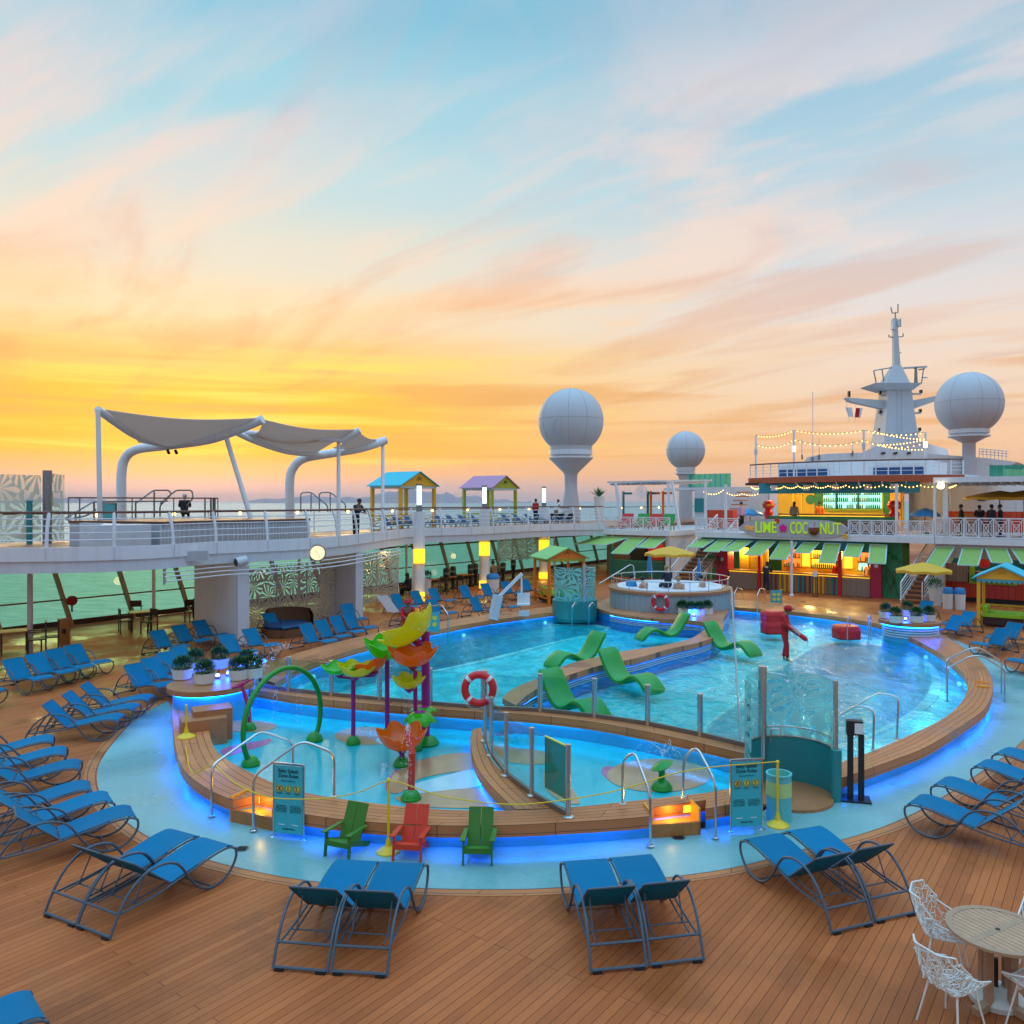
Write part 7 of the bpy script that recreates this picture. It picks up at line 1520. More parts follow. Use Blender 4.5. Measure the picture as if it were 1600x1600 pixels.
# string lights
blb = MB(); blb.ball((0, 0, 0), .034, 6); blb_me = blb.build('bulb', m_bulb, None); bm_ = blb_me.data; bpy.data.objects.remove(blb_me)
def string(label, pts, n, sag=.25):
    t = thing('string_lights', label, 'string lights', pts[0]); tot = []
    for p, q in zip(pts, pts[1:]): tot += [p.lerp(q, k/8)-V3(0, 0, sag*4*(k/8)*(1-k/8)) for k in range(8)]
    tot.append(pts[-1]); b = MB(); b.tube(tot, .010, 4); b.build('wire', m_dark, t)
    for p in CR(tot, n): o = bpy.data.objects.new('bulb', bm_); COL.objects.link(o); o.parent = t; o.location = p-Vector(pts[0])-V3(0, 0, .04)
pole_px = [(1181, 740, 680), (1241, 738, 672), (1350, 738, 672), (1447, 740, 675)]; tops = []
for (x, yb, yt), lb in zip(pole_px, ('leftmost', 'second from the left', 'third from the left', 'rightmost')):
    k = min(range(nn+1), key=lambda i: abs(CX+F*rpt(AA[i], RR-.3, 0).x/rpt(AA[i], RR-.3, 0).y-x)); p = rpt(AA[k], RR-.3, 6.42); top = V3(p.x, p.y, zy(yt, p.y)); tops.append(top)
    t = thing('light_pole', f'thin white string light pole on the round top deck, {lb} of four', 'pole', p); b = MB(); b.tube([p, top], .06, 8); b.build('pole', m_white, t); b = MB(); b.obox(p+V3(0, 0, 1.6), (N, A, V3(0, 0, 1)), (.08, .08, .16)); b.build('lamp_box', m_lampw if lb in ('second from the left', 'rightmost') else m_lgrey, t, 0)
string('string of warm bulbs hung along the poles of the round top deck', tops, 44, .18)
string('lower string of lights between the poles of the round top deck', [p-V3(0, 0, .55) for p in tops], 36, .3)
string('dense string of bulbs in front of the white mast base', [tops[2]+V3(.6, 0, -.05), tops[3]-V3(0, 0, .35), tops[2]+V3(.8, .2, -.75), tops[3]-V3(0, 0, .9)], 46, .1)
string('string of warm bulbs draped under the round top deck, left half', [rpt(a, RR-.2, 5.90) for a in AA[0:22:3]], 48, .12); string('string of warm bulbs draped under the round top deck, right half', [rpt(a, RR-.2, 5.90) for a in AA[21:41:3]]+[wpt(1462, VB+.4, 5.75)], 48, .12)
string('string of warm bulbs on the left terrace frame by the stairs', [wpt(1100, 45, 5.6), wpt(1130, 46, 5.7), wpt(1160, 47, 5.5), wpt(1195, 47, 5.7)], 26, .2)
for x, y, lb in ((1401, 756, 'at the right end of the upstairs bar'), (1461, 750, 'between the balcony and the right stairs'), (1102, 752, 'at the left end of the balcony'), (1134, 757, 'in front of the terrace stairs')):
    v = VB+.1; p = wpt(x, v, 3.2); t = thing('post', f'slim white post {lb}', 'post', p); b = MB(); b.tube([p, V3(p.x, p.y, zy(y, p.y))], .075, 10); b.build('shaft', m_white, t); b = MB(); b.lathe([(.14, 0), (.12, .08), (.08, .12)], 12, p); b.build('foot', m_white, t)
p = wpt(1237, 42.0, 0); t = thing('post', 'slim white post standing before the ground floor bar', 'post', p); b = MB(); b.tube([p, p+V3(0, 0, 2.9)], .07, 12); b.build('shaft', m_white, t); b = MB(); b.lathe([(.13, 0), (.12, .05), (.08, .08)], 12, p); b.build('foot', m_white, t)
p = wpt(1274, 42.2, 0); t = thing('menu_stand', 'black menu stand with a white card before the bar counter', 'stand', p); b = MB()
for s in (-.12, .12): b.bar(p+N*s, p+N*s+V3(0, 0, 1.15), .03, .03)
b.bar(p-N*.14+V3(0, 0, .015), p+N*.14+V3(0, 0, .015), .2, .03); b.bar(p-N*.13+V3(0, 0, 1.0), p+N*.13+V3(0, 0, 1.0), .03, .03); b.build('frame', m_black, t, 0); b = MB(); b.bar(p-N*.11-A*.03+V3(0, 0, 1.2), p+N*.11-A*.03+V3(0, 0, 1.2), .02, .3); b.build('card', m_white, t, 0)
# stairs
def stairs(label, x0, x1, vb, vt, zt, n, side=True, skew=0):
    t = thing('stairs', label, 'stairs', wpt((x0+x1)/2, vb)); u0, u1 = U(x0, vb), U(x1, vb)
    for k in range(n):
        z1 = zt*(k+1)/n; v0 = vb+(vt-vb)*k/n; s = skew*k/n; b = MB(); b.sbox(u0+s, u1+s, v0, v0+(vt-vb)/n+.04, z1-.05, z1); b.build('tread', m_wood_o, t, 0); b = MB(); b.sbox(u0+s+.01, u1+s-.01, v0+.03, v0+.06, z1-zt/n, z1-.051); b.build('riser', m_brown, t, 0)
    for u, e_ in ((u0, -.04), (u1, .04)):
        a, c = W(u+e_, vb, .05), W(u+e_+skew, vt, zt+.02); b = MB(); b.bar(a, c, .05, .32); b.build('stringer', m_white, t, 0); h = V3(0, 0, .95)
        b = MB(); b.bar(a+h, c+h, .06, .06); b.bar(a, a+h, .06, .06); b.bar(c, c+h, .06, .06)
        for f in (.2, .4, .6, .8): b.bar(a+h*f, c+h*f, .022, .022)
        b.build('rail', m_white, t, 0)
stairs('white railed teak stairs behind the hot tub, climbing to the left terrace', 1046, 1082, 41.8, 46.6, 3.2, 16, skew=.9)
stairs('white railed teak stairs right of the bar behind the yellow parasol', 1409, 1440, 42.0, 46.8, 3.2, 16, skew=1.2)
p = wpt(1400, VB+.3); t = thing('mural_wall', 'teal and green palm mural wall right of the crimson column', 'wall', p); part(t, 'wall', m_mural_g, 1378, 1410, VB+.25, VB+.5, 0, 2.89)
rnd = random.Random(4)
b = MB()
for k in range(16): a = rnd.uniform(0, 2*PI); c = wpt(rnd.uniform(1382, 1406), VB+.245, rnd.uniform(.3, 2.5)); d = N*math.cos(a)+V3(0, 0, 1)*math.sin(a); b.bar(c-d*.3, c+d*.3, .006, .10, A)
b.build('painted_leaf', m_leaf2, t, 0)
b = MB(); b.bar(wpt(1390, VB+.24, .2), wpt(1404, VB+.24, 1.9), .006, .16, A); b.bar(wpt(1384, VB+.24, 1.2), wpt(1402, VB+.24, 1.5), .006, .12, A); b.build('painted_trunk', m_tabrim, t, 0)
# left terrace block
lb_ = thing('terrace_building', 'white terrace block left of the bar with lattice balcony and green awnings', 'building', wpt(1000, VB)); part(lb_, 'terrace_slab', m_white, 938, 1046, VB-.25, VB+18, 2.90, 3.20)
lattice(lb_, 946, 1046, 5, VB-.12); part(lb_, 'back_wall', m_khaki, 948, 1062, 48, 48.2, 0, 2.89); part(lb_, 'side_wall', m_white, 1040, 1046, VB, 48, 0, 2.89); part(lb_, 'dark_opening', m_black, 985, 1008, 47.7, 47.99, .3, 2.2); part(lb_, 'red_board', m_red, 1013, 1036, 46.5, 46.6, 1.2, 2.2); part(lb_, 'teal_counter', m_teal, 955, 1036, 45.8, 46.4, 0, 1.1); part(lb_, 'wall_panel', m_teal, 952, 956, VB+.3, VB+.5, 0, 2.89)
awning(lb_, 936, 984, .45, 1.4, skew=-.9); awning(lb_, 984, 1010, .95, 1.3, skew=-.55); awning(lb_, 1016, 1042, .55, 1.1, skew=-.3)
for x in (965, 990, 1020): glow(lb_, wpt(x, 45.4, 2.5), 18, (1, .8, .5))
for k, (x, col_) in enumerate(((975, m_red), (1000, m_float), (1022, m_red), (1040, m_float))):
    p = wpt(x, VB+.7, 3.2); t = thing('beach_chair', ('red' if k % 2 == 0 else 'green')+' slatted chair behind the left lattice balcony, '+('left' if k < 2 else 'right')+' one of its colour', 'chair', p); b = MB(); b.bar(p+V3(0, 0, .42), p+A*.1+V3(0, 0, .42), .8, .06); b.build('seat', col_, t, 0); b = MB(); b.bar(p+A*.3+V3(0, 0, .4), p+A*.55+V3(0, 0, 1.0), .8, .05); b.build('backrest', col_, t, 0); b = MB(); [b.bar(p+N*s+A*q, p+N*s+A*q+V3(0, 0, .4), .06, .06) for s in (-.36, .36) for q in (0, .4)]; b.build('legs', col_, t, 0)
rf = thing('terrace_roof', 'pale slatted flat roof on slanted posts over the left terrace', 'canopy', wpt(1000, 46, 3.2)); b = MB()
b.add([W(U(939, 46), 46.8, 6.22), W(U(1036, 46), 46.0, 6.22), W(U(1062, 46), 51, 6.36), W(U(960, 46), 52, 6.36)]+[W(U(939, 46), 46.8, 6.34), W(U(1036, 46), 46.0, 6.34), W(U(1062, 46), 51, 6.48), W(U(960, 46), 52, 6.48)], [(3, 2, 1, 0), (4, 5, 6, 7), (0, 1, 5, 4), (1, 2, 6, 5), (2, 3, 7, 6), (3, 0, 4, 7)]); b.build('roof_plate', m_lgrey, rf, 0)
for k in range(12): x = 946+8*k; b = MB(); b.bar(W(U(x, 46), 46.6, 6.13), W(U(x+22, 46), 51, 6.27), .06, .14); b.build('rafter', m_lgrey, rf, 0)
for a, c in (((972, 825), (962, 762)), ((1045, 828), (1044, 752)), ((1062, 822), (1050, 762))): p, q = PV(a[0], a[1], 46), PV(c[0], c[1], 46); p.z = 3.2; q.z = 6.2; b = MB(); b.bar(p, q, .16, .16); b.build('post', m_white, rf, 0)
for x, mt in ((974, m_teal), (1012, m_teal), (1017, m_orange), (1036, m_orange)): p = wpt(x, 50, 3.2); t = thing('frame_post', ('teal' if mt is m_teal else 'orange')+' cabana frame under the left terrace roof, '+('left' if x in (974, 1017) else 'right')+' post', 'post', p); b = MB(); b.bar(p, p+V3(0, 0, 2.5), .16, .16); b.build('post', mt, t, 0); b = MB(); b.bar(p+V3(0, 0, 2.35), p+N*.7+V3(0, 0, 2.35), .1, .16); b.build('lintel', mt, t, 0)
c = wpt(1002, 46.4, 5.6); t = thing('terrace_fan', 'round white caged fan hanging from the left terrace roof', 'fan', c); b = MB(); [b.tube([c+N*.42*math.cos(2*PI*k/20)*s+V3(0, 0, 1)*.42*math.sin(2*PI*k/20)*s for k in range(20)], .02, 5, True) for s in (1, .75, .5)]; [b.bar(c, c+(N*math.cos(a)+V3(0, 0, 1)*math.sin(a))*.42, .02, .02, A) for a in [2*PI*k/12 for k in range(12)]]; b.build('cage', m_white, t, 0); b = MB(); b.bar(c+V3(0, 0, .42), c+V3(0, 0, .6), .06, .06); b.build('bracket', m_white, t, 0)
# right terrace block
rb = thing('terrace_building', 'right terrace block with lattice balcony, red boards and green awnings', 'building', wpt(1540, VB)); part(rb, 'terrace_slab', m_white, 1461, 1720, VB-.25, VB+16, 2.90, 3.20); lattice(rb, 1462, 1650, 8, VB-.12, 3.22, 4.2); part(rb, 'upper_wall', m_white, 1461, 1720, VB+.3, VB+.5, 2.2, 2.899)
part(rb, 'teal_wall', m_mural_t, 1462, 1720, 45.3, 45.5, 1.5, 2.89); part(rb, 'red_board_wall', m_redwall, 1472, 1720, 44.6, 44.9, .22, 1.5); part(rb, 'dark_plinth', m_black, 1472, 1720, 44.7, 44.9, 0, .219); part(rb, 'grey_board_wall', m_tabwood, 1474, 1512, 44.3, 44.58, 1.0, 1.9); part(rb, 'lime_frame', m_lime, 1514, 1523, 44.4, 44.59, 1.05, 2.25); part(rb, 'lime_frame', m_lime, 1514, 1590, 44.4, 44.59, .93, 1.05); part(rb, 'green_counter', m_mural_g, 1518, 1584, 44.2, 44.39, 1.06, 1.35); part(rb, 'white_column', m_white, 1461, 1474, VB+.02, VB+.6, 0, 2.2)
b = MB(); c = wpt(1538, 44.35, 1.95); b.lathe([(.24, -.03), (.24, .03), (.001, .035)], 24, c, (N, V3(0, 0, 1), -A)); b.build('round_emblem', m_ored, rb)
awning(rb, 1464, 1492, 1.05, 1.0, skew=-.45); awning(rb, 1505, 1536, .80, .9, skew=-.1); awning(rb, 1540, 1572, .62, .9, skew=.35); awning(rb, 1580, 1615, .62, .9, skew=.5); awning(rb, 1622, 1655, .62, .9, skew=.5)
for x in (1500, 1560): glow(rb, wpt(x, 44.0, 2.3), 12, (1, .75, .4))
rr_ = thing('terrace_roof', 'pale flat roof on white posts over the right terrace', 'canopy', wpt(1540, 44, 3.2)); part(rr_, 'roof_plate', m_lgrey, 1458, 1720, 42.9, 50, 5.98, 6.12); part(rr_, 'fascia', m_white, 1458, 1720, 42.85, 42.899, 5.90, 6.16)
for k in range(14): part(rr_, 'rafter', m_lgrey, 1466+16*k, 1469+16*k, 43.0, 49.5, 5.82, 5.979)
for x in (1477, 1640): part(rr_, 'post', m_white, x-4, x+4, VB+.05, VB+.3, 3.2, 5.97)
p = wpt(1470, 42.7, 5.75); t = thing('globe_lamp', 'bright round lamp at the left corner of the right terrace roof', 'lamp', p); b = MB(); b.ball(p, .17, 12); b.build('globe', EM('globe_white', (1, .85, .5), 4), t); b = MB(); b.bar(p+V3(0, 0, .1), p+V3(0, 0, .3), .05, .05); b.build('bracket', m_white, t, 0)
bk = thing('back_house', 'white deckhouse with curved openings behind the right terrace', 'building', wpt(1540, 56)); part(bk, 'wall', m_white, 1420, 1720, 54, 54.3, 3.2, 6.3, 54); part(bk, 'board_wall', m_redwall, 1478, 1720, 52.5, 52.8, 3.2, 4.4, 52.5); part(bk, 'window', m_blue_d, 1528, 1540, 53.95, 53.999, 5.0, 5.3, 54)
for k in range(5): part(bk, 'step', m_wood_o, 1480+3*k, 1512+3*k, 50+.5*k, 50.5+.5*k, 3.2, 3.4+.22*k, 52)
for x, r_, lb in ((1562, 1.7, 'left'), (1600, 1.8, 'right')): parasol(f'yellow and white parasol on the right terrace, {lb} one', wpt(x, 46.5, 3.21), 0, r_, 2.05)
parasol('small blue parasol on the upper terrace by the white wall', wpt(1445, 47.5, 3.21), 0, .8, 1.15, col=m_blue_p); parasol('small blue parasol behind the pink shirted man', wpt(1172, 47, 3.21), 0, .8, 1.1, col=m_blue_p)
lw = thing('back_house', 'white deckhouse with stairs behind the left terrace', 'building', wpt(1110, 56)); part(lw, 'wall', m_lgrey, 1085, 1200, 54, 54.3, 3.2, 6.0, 54); part(lw, 'red_stairs', m_redwall, 1105, 1145, 50, 52, 3.2, 4.4, 50); part(lw, 'window', m_teal, 1086, 1102, 53.9, 53.99, 4.2, 5.2, 54)
for k in range(8): part(lw, 'stair_tread', m_wood_o, 1148, 1170, 50.2+.3*k, 50.5+.3*k, 3.6+.28*k, 3.68+.28*k, 52)
for x0, x1, v, z0, z1, lb in ((1076, 1142, 60, 6.0, 7.2, 'behind the middle radome'), (1546, 1640, 56, 6.35, 7.2, 'at the right edge behind the terrace roof')):
    t = thing('glass_screen', f'green tinted glass wind screen {lb}', 'screen', wpt((x0+x1)/2, v, z0)); n_ = 8
    for k in range(n_): a = x0+(x1-x0)*k/n_; c = x0+(x1-x0)*(k+1)/n_; part(t, 'glass_panel', m_green_glass, a+.3, c-.3, v, v+.03, z0, z1, v); part(t, 'post', m_teal_l, a-.3, a+.3, v-.04, v+.07, z0-.1, z1, v)
part(lw, 'roof_deck', m_white, 1070, 1160, 54.4, 62, 5.8, 6.0, 58)
# palm by the bar
p = wpt(1110, 42.8); t = thing('palm_plant', 'green fan palm left of the crimson column', 'plant', p); rnd = random.Random(8); b = MB(); b.tube([p, p+V3(.05, 0, 1.5)], .07, 8); b.build('stem', m_tabrim, t); b = MB()
for k in range(16):
    a = rnd.uniform(0, 2*PI); d = V3(math.cos(a), math.sin(a), rnd.uniform(-.2, .8)).normalized(); c = p+V3(.05, 0, 1.45); _, s, u_ = orient(d)
    for j in range(-5, 6): q = c+d*.35; e_ = (d*math.cos(j*.2)+s*math.sin(j*.2)); b.add([q, q+e_*.3+s*.02, q+e_*.58-V3(0, 0, .08), q+e_*.3-s*.02], [(0, 1, 2, 3)])
b.build('fronds', m_leaf2, t, 0)
# ================================================================ RADOMES AND MAST
def radome(label, px, r_px, d, y_col, hw_col, y_cone=None, hw_cone=0, y_foot=800, hw_foot=0, taper=0):
    c = D(*px, d); r = r_px*d/F; t = thing('radome', label, 'radome', V3(c.x, c.y, 3.2)); s = d/F; zc_ = zy(y_col, d)-c.z; a0 = math.acos(max(-1, min(1, -zc_/r))) if not taper else .70
    b = MB(); b.lathe([(max(1e-4, r*math.sin(a)), -r*math.cos(a)) for a in [a0+(PI-a0)*k/30 for k in range(31)]] if not taper else [(taper*s, zc_)]+[(max(1e-4, r*math.sin(a)), -r*math.cos(a)) for a in [a0+(PI-a0)*k/30 for k in range(31)]], 48, c); b.build('dome', m_radome, t, 40)
    for z_ in (0.05,): rr_2 = math.sqrt(r*r-(z_*r)**2); b = MB(); b.tube([c+V3(rr_2*math.cos(q), rr_2*math.sin(q), z_*r) for q in [2*PI*k/60 for k in range(60)]], .018, 4, True); b.build('seam', m_seam, t)
    for a in (-1.68, -1.1, -2.6, -.2): b = MB(); b.tube([c+V3(r*math.sin(q)*math.cos(a), r*math.sin(q)*math.sin(a), -r*math.cos(q)) for q in [a0+(PI*.97-a0)*k/30 for k in range(31)]], .016, 4); b.build('seam', m_seam, t)
    rc = taper*s if taper else r*math.sin(a0); b = MB(); b.lathe([(rc, zc_+.02), (rc*1.02, zc_-.1), (rc*1.02, zc_-.35), (rc*.9, zc_-.36), (rc*.9, zc_-.50), (rc*1.06, zc_-.51), (rc*1.06, zc_-.62)], 40, c); b.build('collar', m_white, t)
    top = c.z+zc_-.62; prof = [(rc*1.04, top)]
    if y_cone: prof += [(hw_col*s*1.15, zy(y_cone-2, d)), (hw_col*s, zy(y_cone+2, d))]
    else: prof += [(rc*.8, top-.12), (hw_col*s, top-.5)]
    prof += [(hw_col*s, zy(y_foot-35, d)), (max(hw_foot, hw_col)*s, zy(y_foot, d)), (max(hw_foot, hw_col)*s, 3.2)]
    b = MB(); b.lathe([(q, z-c.z) for q, z in reversed(prof)], 32, c); b.build('column', m_radome, t, 40); return t, c, r
t, c, r = radome('large white radome on a cone shaped column, left of centre', (892, 658), 51, 62, 704, 10, 741, 10, 800, 15, 33)
b = MB(); k = c+V3(-.42, -.88, -.25).normalized()*r*1.0; b.tube([k+V3(.35*math.cos(q), -.05, .55*math.sin(q)) for q in [2*PI*i/24 for i in range(24)]], .02, 4, True); b.build('hatch', m_seam, t)
radome('small white radome in the middle above the left terrace', (1071, 704), 30, 72, 730, 10, None, 0, 775, 11)
radome('white radome on a slim column right of the mast', (1514, 631), 49, 66, 671, 9.5, None, 0, 760, 11)
dm = 73; k_ = dm/F
ms = thing('ship_mast', 'tall white ship mast with radar platform and cross arms', 'mast', V3(*D(1410, 745, dm)[:2], 3.2))
def mpoly(nm, px, th, mt=m_mtl, dd=0):
    q0 = [D(x, y, dm-th/2+dd) for x, y in px]; q1 = [V3(p.x, p.y+th, p.z) for p in q0]; n_ = len(px); b = MB(); b.add(q0+q1, [tuple(range(n_)), tuple(range(2*n_-1, n_-1, -1))]+[(i, (i+1) % n_, n_+(i+1) % n_, n_+i) for i in range(n_)]); return b.build(nm, mt, ms, 0)
def mfr(nm, x0, x1, y0, X0, X1, y1, t0, t1, mt=m_mtl):
    a = [D(x0, y0, dm-t0/2), D(x1, y0, dm-t0/2)]; a += [a[1]+V3(0, t0, 0), a[0]+V3(0, t0, 0)]; c = [D(X0, y1, dm-t1/2), D(X1, y1, dm-t1/2)]; c += [c[1]+V3(0, t1, 0), c[0]+V3(0, t1, 0)]
    b = MB(); b.add(a+c, [(0, 1, 2, 3), (7, 6, 5, 4)]+[(i, (i+1) % 4, 4+(i+1) % 4, 4+i) for i in range(4)]); b.build(nm, mt, ms, 0)
mfr('tower', 1381, 1437, 700, 1388, 1424, 606, 3.0, 1.9); mfr('radar_platform', 1385, 1427, 609, 1368, 1442, 598, 2.2, 3.6); mfr('upper_tower', 1385, 1422, 598, 1397, 1408, 570, 1.8, .6); mfr('spire', 1397.5, 1407, 570, 1396, 1402, 497, .5, .3)
for x in (1402, 1409): mfr('tower_rib', x, x+2, 700, x, x+1.4, 606, 3.1, 2.0)
mpoly('cross_arm', [(1323, 621), (1388, 626), (1388, 640), (1330, 627)], .9); mpoly('cross_arm', [(1424, 626), (1470, 617), (1470, 624), (1424, 640)], .9)
for x, y in ((1376, 616), (1440, 614), (1376, 646), (1439, 644), (1375, 674), (1438, 673)): mpoly('lamp_bracket', [(min(x, 1405), y), (max(x, 1405), y), (max(x, 1405), y+2.4), (min(x, 1405), y+2.4)], .25); mpoly('mast_lamp', [(x-1.6, y-5), (x+1.6, y-5), (x+1.6, y), (x-1.6, y)], .3, m_black)
mpoly('radar_bar', [(1412, 573.5), (1449, 571.5), (1449, 574), (1412, 576)], .3); mpoly('radar_stand', [(1429, 574), (1433, 574), (1434, 598), (1428, 598)], .3, m_steel_d); mpoly('mast_lamp', [(1326, 611), (1329, 611), (1329, 620), (1326, 620)], .3, m_black)
b = MB()
for pts in ([(1399, 497), (1399, 488)], [(1399, 489), (1394, 489), (1392, 480)], [(1399, 489), (1403, 488), (1403, 475)], [(1390, 527), (1410, 526)], [(1389, 523), (1389, 527)], [(1411, 521), (1411, 526)], [(1396, 552), (1408, 551)], [(1394, 500), (1394, 510), (1398, 512)], [(1407, 498), (1407, 510), (1402, 511)], [(1365, 579), (1369, 598)], [(1365, 579), (1395, 574)], [(1378, 577), (1381, 597)], [(1443, 577), (1440, 598)], [(1440, 590), (1449, 590)], [(1435, 578), (1445, 576)]): b.tube([D(x, y, dm) for x, y in pts], .055, 5)
b.build('antennas', m_steel_d, ms)
b = MB()
for pts in ([(1396, 500), (1399, 500), (1399, 514), (1395, 514)], [(1402, 499), (1407, 499), (1407, 508), (1403, 509)]): q = [D(x, y, dm-.3) for x, y in pts]; b.add(q+[p+V3(0, .5, 0) for p in q], [(0, 1, 2, 3), (7, 6, 5, 4), (0, 4, 5, 1), (1, 5, 6, 2), (2, 6, 7, 3), (3, 7, 4, 0)])
b.build('antenna_box', m_lgrey, ms, 0)
for xy, mts, lb in ((((1321, 636), (1330, 637), (1334, 652), (1327, 651)), m_wcloth, 'white signal flag hanging below the left mast arm'), (((1338, 637), (1347, 638), (1344, 653), (1336, 652)), m_redcloth, 'red and white signal flag hanging below the left mast arm')):
    q = [D(x, y, dm-.2) for x, y in xy]; t = thing('signal_flag', lb, 'flag', q[0]); b = MB(); b.sheet(lambda a, c: q[0].lerp(q[1], a).lerp(q[3].lerp(q[2], a), c)+V3(0, .12*math.sin(a*5+c*2), 0), 8, 8, .02); b.build('cloth', mts, t)
    if mts is m_redcloth: b = MB(); b.sheet(lambda a, c: q[0].lerp(q[1], .62+.38*a).lerp(q[3].lerp(q[2], .62+.38*a), c)+V3(0, -.04+.12*math.sin((.62+.38*a)*5+c*2), 0), 6, 8, .02); b.build('white_half', m_wcloth, t)
    b = MB(); b.tube([q[0]+V3(0, 0, 1.0), q[3]-V3(0, 0, .6)], .012, 4); b.build('halyard', m_seam, t)
bh = thing('mast_house', 'long white deckhouse with sloping sides under the mast', 'building', V3(*D(1360, 745, dm)[:2], 3.2))
def hp(nm, px, d0, th, mt):
    q0 = [D(x, y, d0) for x, y in px]; q1 = [V3(p.x+A.x*th, p.y+A.y*th, p.z) for p in q0]; n_ = len(px); b = MB(); b.add(q0+q1, [tuple(range(n_)), tuple(range(2*n_-1, n_-1, -1))]+[(i, (i+1) % n_, n_+(i+1) % n_, n_+i) for i in range(n_)]); return b.build(nm, mt, bh, 0)
hp('house', [(1256, 722), (1262, 714), (1290, 709), (1348, 707), (1382, 690), (1440, 690), (1450, 716), (1450, 770), (1256, 770)], 66, 12, m_white); hp('wing', [(1450.5, 709), (1545, 716), (1590, 722), (1576, 728), (1545, 726), (1545, 770), (1450.5, 770)], 66.5, 10, m_white)
for x in (1380, 1399, 1420): hp('vent', [(x-3, 707), (x+3, 706), (x+3, 709), (x-3, 710)], 65.9, .08, m_black)
t = thing('deck_railing', 'thin grey railing on the deckhouse wing right of the radome column', 'railing', D(1550, 720, 67)); b = MB()
for y in (702, 706, 710): b.tube([D(1530, y-1, 67), D(1575, y+3, 67)], .03, 4)
b.build('rails', m_lgrey, t)
for x in range(1530, 1577, 6): b = MB(); b.tube([D(x, 701+(x-1530)*.09, 67), D(x, 720+(x-1530)*.09, 67)], .03, 4); b.build('post', m_lgrey, t)
for x, y0, y1, lb in ((1270, 612, 722, 'tall thin whip antenna left of the mast'), (1253, 686, 718, 'short thin aerial on the left of the deckhouse'), (1280, 686, 718, 'short thin aerial in the middle of the deckhouse'), (1332, 690, 712, 'stubby aerial with dark tip on the deckhouse')):
    p = D(x, y1, 65.9); t = thing('aerial', lb, 'antenna', p); b = MB(); b.tube([p, D(x, y0, 65.9)], .03, 5); b.build('rod', m_lgrey, t); b = MB(); b.tube([p, p+V3(0, 0, .4)], .08, 6); b.build('base', m_steel_d, t)
# ================================================================ PEOPLE
def skin_mesh(name, verts, edges, rad, mat, root=0, sub=1):
    me = bpy.data.meshes.new(name); me.from_pydata([tuple(v) for v in verts], edges, [])
    ob = bpy.data.objects.new(name, me); COL.objects.link(ob); ob.modifiers.new('s', 'SKIN')
    for i, r in enumerate(rad): me.skin_vertices[0].data[i].radius = (r, r) if not isinstance(r, tuple) else r
    me.skin_vertices[0].data[root].use_root = True
    sb = ob.modifiers.new('d', 'SUBSURF'); sb.levels = sub; sb.render_levels = sub
    bpy.context.view_layer.update(); m2 = bpy.data.meshes.new_from_object(ob.evaluated_get(bpy.context.evaluated_depsgraph_get())); bpy.data.objects.remove(ob)
    m2.name = name; m2.materials.clear(); m2.materials.append(mat); m2.polygons.foreach_set('use_smooth', [True]*len(m2.polygons)); return m2
POSES = {
 'stand': dict(),
 'walk': dict(kR=(.10, .22, .52), aR=(.10, .20, .09), tR=(.10, .36, .05), kL=(-.09, -.02, .50), aL=(-.09, -.30, .12), tL=(-.09, -.18, .03), eR=(.26, -.12, 1.16), wR=(.25, .06, .97), eL=(-.24, .12, 1.15), wL=(-.20, .32, 1.02)),
 'guard': dict(nk=(0, .05, 1.45), hd=(0, .11, 1.60), kR=(.095, .08, .50), aR=(.10, .10, .085), tR=(.11, .25, .03), aL=(-.10, -.06, .085), tL=(-.11, .09, .03), eR=(.25, .10, 1.15), wR=(.17, .30, 1.0), eL=(-.24, .06, 1.15), wL=(-.16, .26, .98)),
 'lean': dict(ch=(0, .10, 1.24), nk=(0, .17, 1.44), hd=(0, .25, 1.58), sR=(.18, .14, 1.38), sL=(-.18, .14, 1.38), eR=(.22, .30, 1.18), wR=(.12, .52, 1.12), eL=(-.22, .30, 1.18), wL=(-.10, .52, 1.10)),
 'sit': dict(pv=(0, 0, .50), ch=(0, .05, .84), nk=(0, .10, 1.04), hd=(0, .16, 1.18), sR=(.18, .07, .98), sL=(-.18, .07, .98), hR=(.09, .03, .49), hL=(-.09, .03, .49), kR=(.11, .44, .50), kL=(-.11, .44, .50), aR=(.11, .46, .09), aL=(-.11, .46, .09), tR=(.11, .60, .04), tL=(-.11, .60, .04), eR=(.23, .14, .74), wR=(.16, .36, .72), eL=(-.23, .14, .74), wL=(-.14, .36, .72)),
}
